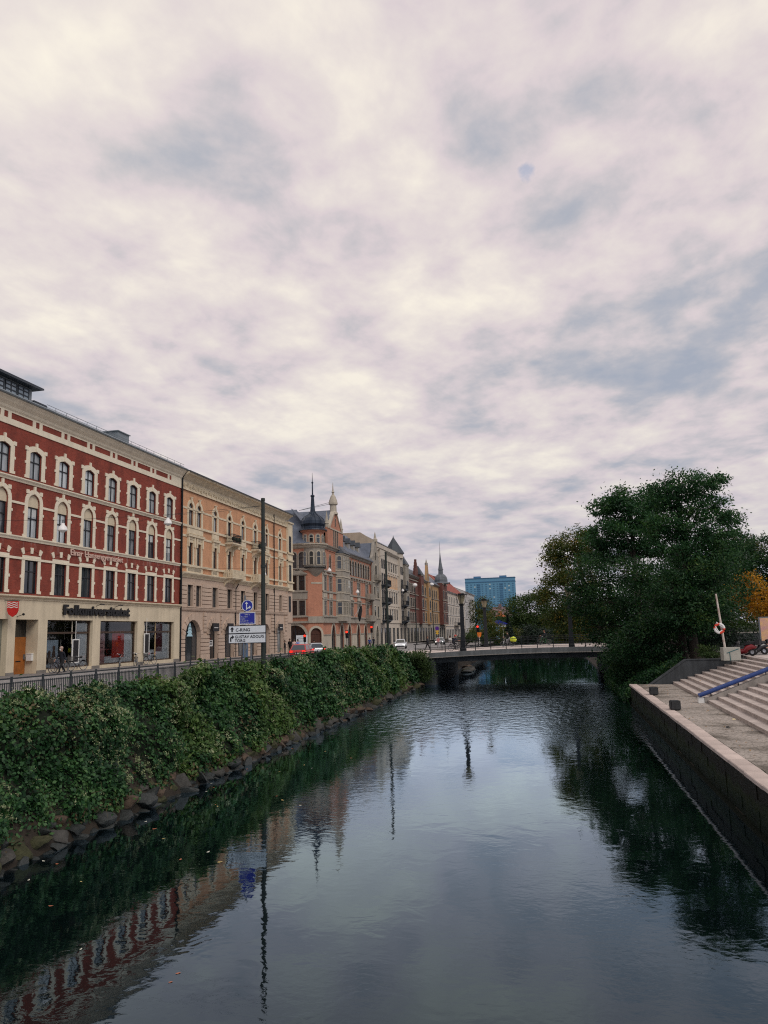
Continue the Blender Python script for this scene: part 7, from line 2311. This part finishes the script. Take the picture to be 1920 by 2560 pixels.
    f = [(i * nt_ + j, i * nt_ + j + 1, (i + 1) * nt_ + j + 1, (i + 1) * nt_ + j) for i in range(len(ys) - 1) for j in range(nt_ - 1)]
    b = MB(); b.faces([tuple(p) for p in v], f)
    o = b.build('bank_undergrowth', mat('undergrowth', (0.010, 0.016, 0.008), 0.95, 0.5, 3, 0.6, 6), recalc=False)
    tag(o, 'undergrowth beneath the ivy with the shade of the gaps in its dark colour', 'undergrowth', kind='stuff')
overgrown_bank()

# ---------------- boulders at the waterline
m_st = [mat('boulder_grey', (0.055, 0.052, 0.046), 0.85, 0.35, 2.2, 0.5, 9), mat('boulder_brown', (0.085, 0.058, 0.04), 0.85, 0.35, 2.2, 0.5, 9), mat('boulder_dark', (0.03, 0.034, 0.033), 0.6, 0.4, 2.5, 0.5, 9), mat('boulder_mossy', (0.045, 0.045, 0.02), 0.9, 0.4, 2.5, 0.5, 9)]
def boulder_mesh(k, material):
    bm = bmesh.new()
    bmesh.ops.create_icosphere(bm, subdivisions=3, radius=1.0)
    g = random.Random(100 + k)
    cuts = [(Vector((g.gauss(0, 1), g.gauss(0, 1), g.gauss(0, 1))).normalized(), g.uniform(0.38, 0.72)) for _ in range(12)]
    for v in bm.verts:
        for nrm, d in cuts:
            t = v.co.dot(nrm) - d
            if t > 0: v.co -= nrm * t
        v.co *= 1.25 * (1 + g.uniform(-0.015, 0.015))
    me = bpy.data.meshes.new('boulder')
    bm.to_mesh(me); bm.free()
    me.materials.append(material)
    me.polygons.foreach_set('use_smooth', [True] * len(me.polygons))
    me.set_sharp_from_angle(angle=R(24))
    return me
BM_ = [boulder_mesh(k, m_st[k % 4]) for k in range(16)]
def boulders():
    g = random.Random(3)
    dark = [m for k, m in enumerate(BM_) if k % 4 == 2]
    tone = ['grey', 'brown', 'dark wet', 'mossy']
    def nth(k):
        return '%d%s' % (k, 'th' if 10 <= k % 100 <= 20 else {1: 'st', 2: 'nd', 3: 'rd'}.get(k % 10, 'th'))
    for row, (xc, zc, s0, s1) in enumerate(((-13.92, 0.24, 0.30, 0.52), (-13.68, -0.03, 0.20, 0.40), (-14.15, 0.5, 0.22, 0.38))):
        y = 8.0 + row * 0.3
        made = []
        while y < 79.0:
            s = g.uniform(s0, s1)
            me = g.choice(dark) if row == 1 and g.random() < 0.7 else g.choice(BM_)
            if not (row == 2 and g.random() < 0.25):
                o = obj_of('boulder', me, None, Matrix.LocRotScale(Vector((xc + g.uniform(-0.12, 0.12), y + s * 0.9, zc + g.uniform(-0.08, 0.1))), Matrix.Rotation(g.uniform(0, 6.28), 3, 'Z').to_euler(), Vector((s * g.uniform(0.7, 1.0), s * g.uniform(0.85, 1.3), s * g.uniform(0.5, 0.8)))))
                tag(o, None, 'boulder', ('boulders of the bank row', 'wet boulders in the water', 'boulders under the ivy')[row])
                made.append((o, tone[BM_.index(me) % 4]))
            y += s * g.uniform(1.5, 1.9) * (1.0 if y < 50 else 1.15)
        for k, (o, c) in enumerate(reversed(made)):
            o['label'] = '%s boulder %s, %s from the bridge' % (c, ('in the main row above the waterline', 'in the lowest row standing in the water', 'tucked under the ivy above the main row')[row], nth(k + 1))
    for k in range(7):
        s = g.uniform(0.5, 0.9)
        o = obj_of('boulder', g.choice(BM_), None, Matrix.LocRotScale(Vector((-12.6 + g.uniform(0, 1.6), 103 + 1.6 * k, 0.1)), Matrix.Rotation(g.uniform(0, 6.28), 3, 'Z').to_euler(), Vector((s, s, s * 0.6))))
        tag(o, 'boulder on the shore beyond the bridge, %s behind it' % nth(k + 1), 'boulder', 'boulders beyond the bridge')
boulders()

# ---------------- trees
def px(x, y, Y):
    """world point at distance Y along the canal, seen at photograph pixel x,y"""
    d = _f + _r2 * ((x - 960) / 1900.0) - _u2 * ((y - 1280) / 1900.0)
    return CAM + d * (Y / d.y)
m_bark = mat('bark', (0.045, 0.035, 0.028), 0.9, 0.35, 4, 0.7, 14)
def tree(name, label, base, clumps, material, leaf, per, trunk_r, cat='tree', group=None, sub=26, spread=0.42, droop=0.0, seed=1, trunk_top=None, flat=0.6, fine=1.0):
    g = np.random.default_rng(seed); rg = random.Random(seed)
    base = Vector(base)
    Tr = empty(name, base, 0, label, cat, group)
    cs = [(Vector(c), Vector(r)) for c, r in clumps]
    top = Vector(trunk_top) if trunk_top is not None else sum((c for c, r in cs), Vector()) / len(cs)
    b = MB()
    bend = Vector((rg.uniform(-.3, .3), rg.uniform(-.3, .3), 0))
    m1 = base.lerp(top, 0.35) + bend; m2 = base.lerp(top, 0.7) - bend * 0.4
    b.path([base, base.lerp(m1, 0.4), m1, m2, top], [trunk_r * 1.25, trunk_r, trunk_r * 0.85, trunk_r * 0.6, trunk_r * 0.35], 9)
    b.build('trunk', m_bark, Tr, keep=True, smooth=True)
    limb = MB()
    allp = []
    for c, r in cs:
        h = (c.z - base.z) / max(0.5, top.z - base.z)
        st = base.lerp(top, max(0.25, min(0.95, h * 0.72)))
        mid = st.lerp(c, 0.55) + Vector((0, 0, 0.12 * (c - st).length))
        lr = trunk_r * 0.2
        limb.path([st, mid, c], [lr, lr * 0.7, lr * 0.35], 6)
        vol = r.x * r.y * r.z
        ns = max(6, int(sub * (r.x * r.z) ** 0.75 / 1.6))
        pts = unit(g.normal(size=(ns, 3))) * (g.uniform(0.35, 1.0, (ns, 1)) ** 0.6) * np.array(r) + np.array(c)
        for q in pts[:: 2]:
            limb.path([c, c.lerp(Vector(q), 0.5) + Vector((0, 0, 0.1)), Vector(q)], [lr * 0.3, lr * 0.2, lr * 0.1], 4, caps=False)
        k = int(per)
        sp = spread * (0.7 + 0.6 * g.random((ns, 1, 1)))
        d = g.normal(size=(ns, k, 3)) * sp * np.array([1.15, 1.15, 0.62])
        d[:, :, 2] -= droop * (d[:, :, 0] ** 2 + d[:, :, 1] ** 2)
        allp.append((pts[:, None, :] + d).reshape(-1, 3))
    limb.build('limbs', m_bark, Tr, keep=True, recalc=False)
    P = np.concatenate(allp)
    U, V = leaf_axes(len(P), np.full(len(P), leaf), None, flat, 0.5, g)
    quads_object('crown', P, U, V, material, Tr)
    return Tr

m_loc = leaf_mat('locust_leaf', [(0.0, (0.008, 0.034, 0.017)), (0.4, (0.020, 0.072, 0.030)), (0.7, (0.042, 0.115, 0.040)), (1.0, (0.09, 0.17, 0.05))], 0.32)
m_dkl = leaf_mat('linden_leaf', [(0.0, (0.004, 0.020, 0.009)), (0.4, (0.010, 0.044, 0.017)), (0.75, (0.032, 0.09, 0.028)), (1.0, (0.11, 0.16, 0.04))], 0.3)
m_aut = leaf_mat('turning_leaf', [(0.0, (0.020, 0.046, 0.014)), (0.42, (0.055, 0.085, 0.02)), (0.72, (0.115, 0.115, 0.026)), (1.0, (0.30, 0.17, 0.03))], 0.35)
m_yel = leaf_mat('orange_leaf', [(0.0, (0.13, 0.09, 0.015)), (0.4, (0.42, 0.20, 0.02)), (1.0, (0.75, 0.38, 0.03))], 0.35)
m_grn = leaf_mat('willow_leaf', [(0.0, (0.018, 0.042, 0.014)), (0.5, (0.045, 0.085, 0.026)), (1.0, (0.10, 0.13, 0.04))], 0.3)
m_con = leaf_mat('conifer_needle', [(0.0, (0.006, 0.016, 0.012)), (1.0, (0.02, 0.04, 0.025))], 0.1)
def cl(Y, *items):
    """clumps given as photograph pixels (x, y, half width, half height) at distance Y (+ offset)"""
    out = []
    for it in items:
        x, y, a, b_ = it[:4]
        yy = Y + (it[4] if len(it) > 4 else rng.uniform(-1.2, 1.2))
        s = yy * 1.02 / 1900.0
        out.append((px(x, y, yy), (a * s, max(a, b_) * s * 0.9, b_ * s)))
    return out

tree('locust_tree', 'tall airy green tree rising highest above the stairs', (10.4, 62.6, 2.8),
     cl(62, (1705, 1208, 50, 24), (1660, 1222, 36, 22), (1752, 1218, 44, 24), (1785, 1200, 24, 10), (1690, 1248, 44, 22), (1762, 1258, 50, 24), (1800, 1286, 34, 18), (1824, 1304, 18, 11), (1650, 1262, 36, 22), (1720, 1285, 50, 18),
        (1660, 1306, 44, 18), (1735, 1318, 60, 22), (1790, 1332, 54, 22), (1836, 1345, 28, 16), (1745, 1362, 60, 22), (1800, 1372, 50, 22), (1700, 1345, 24, 12), (1640, 1330, 34, 18), (1735, 1400, 60, 20)),
     m_loc, 0.22, 112, 0.32, sub=20, spread=0.33, seed=4, trunk_top=px(1692, 1215, 62), flat=0.9)
tree('locust_tree', 'dense green tree crown to the left of the tallest tree', (8.2, 79.0, 2.0),
     cl(80, (1565, 1250, 50, 26), (1515, 1272, 34, 28), (1610, 1246, 40, 20), (1530, 1300, 40, 24), (1590, 1286, 50, 24), (1640, 1282, 40, 20), (1560, 1335, 62, 26), (1625, 1325, 46, 24), (1500, 1345, 34, 28), (1610, 1368, 60, 22), (1550, 1385, 60, 22), (1495, 1395, 40, 26), (1660, 1385, 40, 18)),
     m_loc, 0.28, 125, 0.36, sub=17, spread=0.42, seed=5, trunk_top=px(1575, 1265, 80), flat=0.9)
tree('linden_tree', 'broad dark tree hanging low over the water by the bridge', (8.6, 71.5, 1.8),
     cl(71, (1480, 1440, 50, 44), (1560, 1430, 70, 36), (1640, 1440, 80, 36), (1730, 1425, 90, 34), (1810, 1415, 70, 40), (1450, 1500, 40, 44), (1520, 1505, 66, 46), (1610, 1510, 80, 48), (1710, 1500, 86, 48), (1800, 1490, 70, 50),
        (1500, 1570, 44, 40), (1570, 1580, 66, 44), (1660, 1575, 80, 42), (1740, 1560, 56, 42)),
     m_dkl, 0.24, 80, 0.42, sub=20, spread=0.42, seed=9, trunk_top=px(1660, 1440, 71), flat=0.8)
tree('linden_tree', 'dark leafy tree standing closest behind the quay end', (9.6, 63.6, 2.6),
     cl(63, (1640, 1545, 60, 40), (1700, 1530, 70, 40), (1590, 1600, 54, 40), (1660, 1610, 60, 34), (1560, 1630, 40, 30), (1760, 1470, 60, 34), (1710, 1425, 54, 30, -2.6), (1680, 1470, 60, 36, -2.4), (1745, 1485, 54, 36, -2.6), (1700, 1530, 54, 34, -2.6), (1775, 1430, 50, 30, -2.2), (1740, 1550, 40, 30, -2.4), (1790, 1520, 40, 34, -1.5)),
     m_dkl, 0.22, 95, 0.36, sub=22, spread=0.4, seed=10, trunk_top=px(1700, 1510, 63), flat=0.8)
tree('bank_shrub', 'dark shrub spilling over the bank down to the water', (7.2, 66.0, 1.0),
     cl(66, (1545, 1640, 32, 34), (1570, 1670, 34, 28), (1620, 1660, 44, 26), (1580, 1695, 36, 14), (1540, 1680, 18, 22)),
     m_dkl, 0.18, 110, 0.16, 'shrub', sub=26, spread=0.34, seed=12, flat=0.6)
tree('bank_shrub', 'dark shrub beside the bridge abutment', (6.6, 75.0, 1.0),
     cl(75, (1530, 1600, 26, 30), (1545, 1640, 22, 26), (1560, 1610, 30, 30)),
     m_grn, 0.18, 100, 0.14, 'shrub', sub=26, spread=0.36, seed=13, flat=0.6)
tree('bank_shrub', 'green shrub hanging over the bank at the left bridge abutment', (-14.3, 79.0, 2.0),
     [((-13.9, 78.6, 2.7), (1.0, 1.2, 0.7)), ((-13.4, 79.0, 1.9), (0.8, 1.0, 0.8)), ((-13.2, 79.3, 1.0), (0.6, 0.8, 0.6)), ((-14.4, 79.6, 2.9), (1.0, 0.9, 0.5))],
     m_grn, 0.17, 100, 0.12, 'shrub', sub=40, spread=0.3, seed=14, flat=0.6)
tree('turning_tree', 'tree with browning autumn leaves behind the bridge lantern', (6.0, 108.0, 2.8),
     cl(107, (1440, 1350, 44, 26), (1400, 1375, 34, 24), (1475, 1370, 44, 30), (1385, 1400, 26, 22), (1430, 1410, 50, 30), (1390, 1450, 36, 26), (1450, 1460, 60, 32), (1375, 1490, 22, 18), (1420, 1510, 50, 28), (1400, 1550, 36, 26), (1460, 1540, 50, 34), (1440, 1590, 50, 22), (1358, 1480, 12, 10)),
     m_aut, 0.32, 105, 0.4, sub=13, spread=0.55, seed=15, trunk_top=px(1440, 1370, 107), flat=0.7)
tree('garden_tree', 'dark dense tree at the right edge behind the stairs', (23.5, 92.0, 3.0),
     cl(92, (1850, 1390, 60, 34), (1910, 1380, 60, 36), (1830, 1440, 60, 40), (1900, 1450, 60, 44), (1960, 1430, 60, 50), (1840, 1520, 70, 44), (1930, 1530, 60, 50)),
     m_dkl, 0.30, 84, 0.4, sub=14, spread=0.55, seed=17, flat=0.7)
tree('garden_tree', 'muted brownish tree between the tall tree and the right edge', (19.0, 100.0, 3.0),
     cl(100, (1830, 1365, 44, 24), (1790, 1390, 50, 30), (1870, 1375, 40, 22), (1820, 1430, 60, 36)),
     m_aut, 0.30, 76, 0.36, sub=13, spread=0.55, seed=18, flat=0.7)
tree('maple_tree', 'bright orange yellow autumn maple behind the scooters', (20.2, 81.0, 3.0),
     cl(80, (1860, 1460, 34, 26), (1900, 1490, 40, 32), (1930, 1520, 36, 36), (1885, 1525, 30, 22), (1845, 1490, 20, 20)),
     m_yel, 0.22, 84, 0.24, sub=20, spread=0.4, seed=19, flat=0.7)
tree('garden_shrub', 'yellow green shrub behind the lifebuoy pole', (14.5, 78.0, 3.0),
     cl(78, (1795, 1520, 24, 26), (1840, 1550, 40, 24), (1890, 1575, 40, 22), (1810, 1580, 40, 24)),
     m_grn, 0.22, 84, 0.2, 'shrub', sub=20, spread=0.42, seed=20, flat=0.7)
tree('garden_shrub', 'very dark shrub under the big trees beside the scooters', (13.2, 73.0, 3.0),
     cl(72.5, (1750, 1590, 44, 34), (1800, 1600, 40, 26), (1850, 1590, 40, 20), (1720, 1620, 30, 20)),
     m_con, 0.2, 90, 0.2, 'shrub', sub=20, spread=0.42, seed=21, flat=0.7)
tree('garden_shrub', 'small green shrub left of the concrete block', (10.9, 59.4, 3.0),
     cl(59.4, (1768, 1628, 22, 14, 0), (1780, 1635, 14, 10, 0)), m_grn, 0.12, 110, 0.06, 'shrub', sub=40, spread=0.16, seed=22)
# beyond the bridge
tree('willow_tree', 'round green willow beyond the bridge', (-6.0, 150.0, 2.9),
     cl(150, (1300, 1510, 34, 22), (1340, 1510, 34, 24), (1290, 1540, 36, 24), (1330, 1545, 44, 26), (1365, 1535, 24, 26), (1310, 1570, 50, 18)),
     m_grn, 0.4, 84, 0.4, sub=11, spread=0.75, seed=31, flat=0.5)
tree('dark_shrub', 'dark rounded shrub behind the bridge railing', (-4.4, 125.0, 2.9),
     cl(125, (1335, 1580, 28, 16), (1355, 1590, 24, 14), (1320, 1595, 24, 12)), m_con, 0.3, 84, 0.2, 'shrub', sub=14, spread=0.5, seed=32)
tree('autumn_shrub', 'orange brown shrubs behind the far lantern', (-11.4, 128.0, 2.9),
     cl(128, (1215, 1555, 22, 20), (1235, 1575, 26, 16), (1195, 1585, 22, 16), (1250, 1590, 20, 10)), m_aut, 0.28, 84, 0.2, 'shrub', sub=16, spread=0.45, seed=33)
tree('autumn_tree', 'olive green tree left below the blue tower', (-21.0, 190.0, 2.9),
     cl(190, (1205, 1515, 18, 20), (1225, 1530, 20, 18), (1200, 1545, 18, 16), (1195, 1525, 10, 12)), m_aut, 0.4, 70, 0.3, sub=10, spread=0.8, seed=34)
tree('dark_shrub', 'green shrub at the street end of the far bridge rail', (-13.3, 112.0, 2.9),
     cl(112, (1185, 1592, 16, 12), (1200, 1598, 18, 9), (1165, 1600, 10, 7)), m_grn, 0.24, 84, 0.12, 'shrub', sub=18, spread=0.36, seed=35)
tree('brown_shrub', 'brownish thicket between conifer and willow', (-8.2, 140.0, 2.9),
     cl(140, (1290, 1580, 30, 14), (1265, 1590, 26, 10)), m_aut, 0.28, 84, 0.15, 'shrub', sub=14, spread=0.45, seed=36)
def conifer(x, y, z0, h, r, label, seed):
    g = np.random.default_rng(seed)
    Tr = empty('conifer', (x, y, z0), 0, label, 'tree')
    b = MB(); b.tube((x, y, z0), (x, y, z0 + h), 0.14, 0.03, 7); b.build('trunk', m_bark, Tr, keep=True)
    n = 4500
    t = g.random(n) ** 0.8
    a = g.random(n) * 6.283
    rr = r * (1 - t) * (0.35 + 0.65 * g.random(n) ** 0.5)
    P = np.stack([x + rr * np.cos(a), y + rr * np.sin(a), z0 + 0.2 + t * h - 0.15 * rr], 1)
    U, V = leaf_axes(n, np.full(n, 0.3), None, 0.4, 0.4, g)
    quads_object('crown', P, U, V, m_con, Tr)
cpt = px(1270, 1560, 135)
conifer(cpt.x, 135.0, 2.9, px(1270, 1541, 135).z - 2.9, 1.5, 'slim dark conifer beyond the bridge', 41)
# far wooded bank closing the canal
def far_wood():
    g = np.random.default_rng(77)
    n = 26000
    x = g.uniform(-16, 34, n); y = g.uniform(178, 215, n)
    hmax = 4.5 + 4.5 * vnoise(x * 0.16 + 7, y * 0.1, 51) + np.clip((x - 2) * 0.5, 0, 8)
    z = 1.2 + hmax * g.random(n) ** 0.7
    P = np.stack([x, y, z], 1)
    U, V = leaf_axes(n, np.full(n, 0.75), None, 0.5, 0.6, g)
    o = quads_object('far_wood', P, U, V, m_dkl)
    tag(o, 'dark wooded bank closing the canal far beyond the bridge', 'wood', kind='stuff')
far_wood()
# shore plants along the far right water edge and behind the quay corner
def fringe():
    g = np.random.default_rng(90)
    n = 30000
    y = g.uniform(58.6, 79.8, n)
    x = 5.0 + 4.2 * g.random(n) ** 1.3
    top = 0.5 + (x - 4.8) * 0.62 + 0.8 * vnoise(x * 0.9, y * 0.6, 61)
    z = -0.1 + top * g.random(n) ** 0.5
    P = np.stack([x - 0.5 * g.random(n), y, z], 1)
    U, V = leaf_axes(n, np.full(n, 0.2), None, 0.5, 0.6, g)
    o = quads_object('shore_plants', P, U, V, m_dkl)
    tag(o, 'low dark plants covering the right bank between quay and bridge', 'plants', kind='stuff')
fringe()

# ---------------- leaves afloat
m_fl = [mat('floating_leaf_yellow', (0.55, 0.42, 0.16), 0.6, 0.2, 9), mat('floating_leaf_red', (0.42, 0.14, 0.07), 0.6, 0.2, 9), mat('floating_leaf_pale', (0.6, 0.6, 0.5), 0.6, 0.2, 9)]
def floaters():
    g = random.Random(44)
    mes = []
    for m in m_fl:
        b = MB(); b.faces([(-0.06, 0, 0.004), (-0.02, -0.03, 0.0), (0.04, -0.022, 0.004), (0.065, 0, 0.012), (0.03, 0.028, 0.0), (-0.025, 0.03, 0.005), (0, 0, 0.001)], [(0, 1, 6), (1, 2, 6), (2, 3, 6), (3, 4, 6), (4, 5, 6), (5, 0, 6)])
        mes.append(b.mesh('floating_leaf', m))
    spots = sorted(11.5 + 26 * g.random() ** 1.4 for _ in range(44))
    for k in range(44):
        y = spots[k]
        x = -13.3 + g.random() ** 1.6 * (5.5 if y > 14 else 9)
        o = obj_of('floating_leaf', mes[k % 3], None, Matrix.LocRotScale(Vector((x, y, 0.004)), Matrix.Rotation(g.uniform(0, 6.28), 3, 'Z').to_euler(), Vector((1, 1, 1)) * g.uniform(0.6, 1.2)))
        tag(o, '%s leaf floating on the dark water, %s of its colour from the camera' % (('yellow', 'red brown', 'pale')[k % 3], ('first second third fourth fifth sixth seventh eighth ninth tenth eleventh twelfth thirteenth fourteenth fifteenth').split()[k // 3]), 'leaf', ('yellow leaves afloat', 'red leaves afloat', 'pale leaves afloat')[k % 3])
floaters()

# ---------------- fallen leaves on quay and steps
def litter_leaves():
    g = np.random.default_rng(123)
    n = 420
    y = g.uniform(12, 57.5, n); x = 5.6 + 2.1 * g.random(n)
    z = np.full(n, ZQ + 0.012)
    k = g.random(n) < 0.45
    st_ = (g.random(n) * 9).astype(int)
    x = np.where(k, 7.95 + 0.5 * st_ + 0.3 * g.random(n), x); z = np.where(k, ZQ + 0.165 * (st_ + 1) + 0.012, z)
    P = np.stack([x, y, z], 1)
    nr = np.tile(np.array([[0, 0, 1.0]]), (n, 1))
    U, V = leaf_axes(n, np.full(n, 0.075), nr, 0.85, 0.7, g)
    o = quads_object('fallen_leaves', P, U, V, m_yel)
    tag(o, 'scattered yellow brown leaves on the quay and steps', 'leaves', kind='stuff')
litter_leaves()
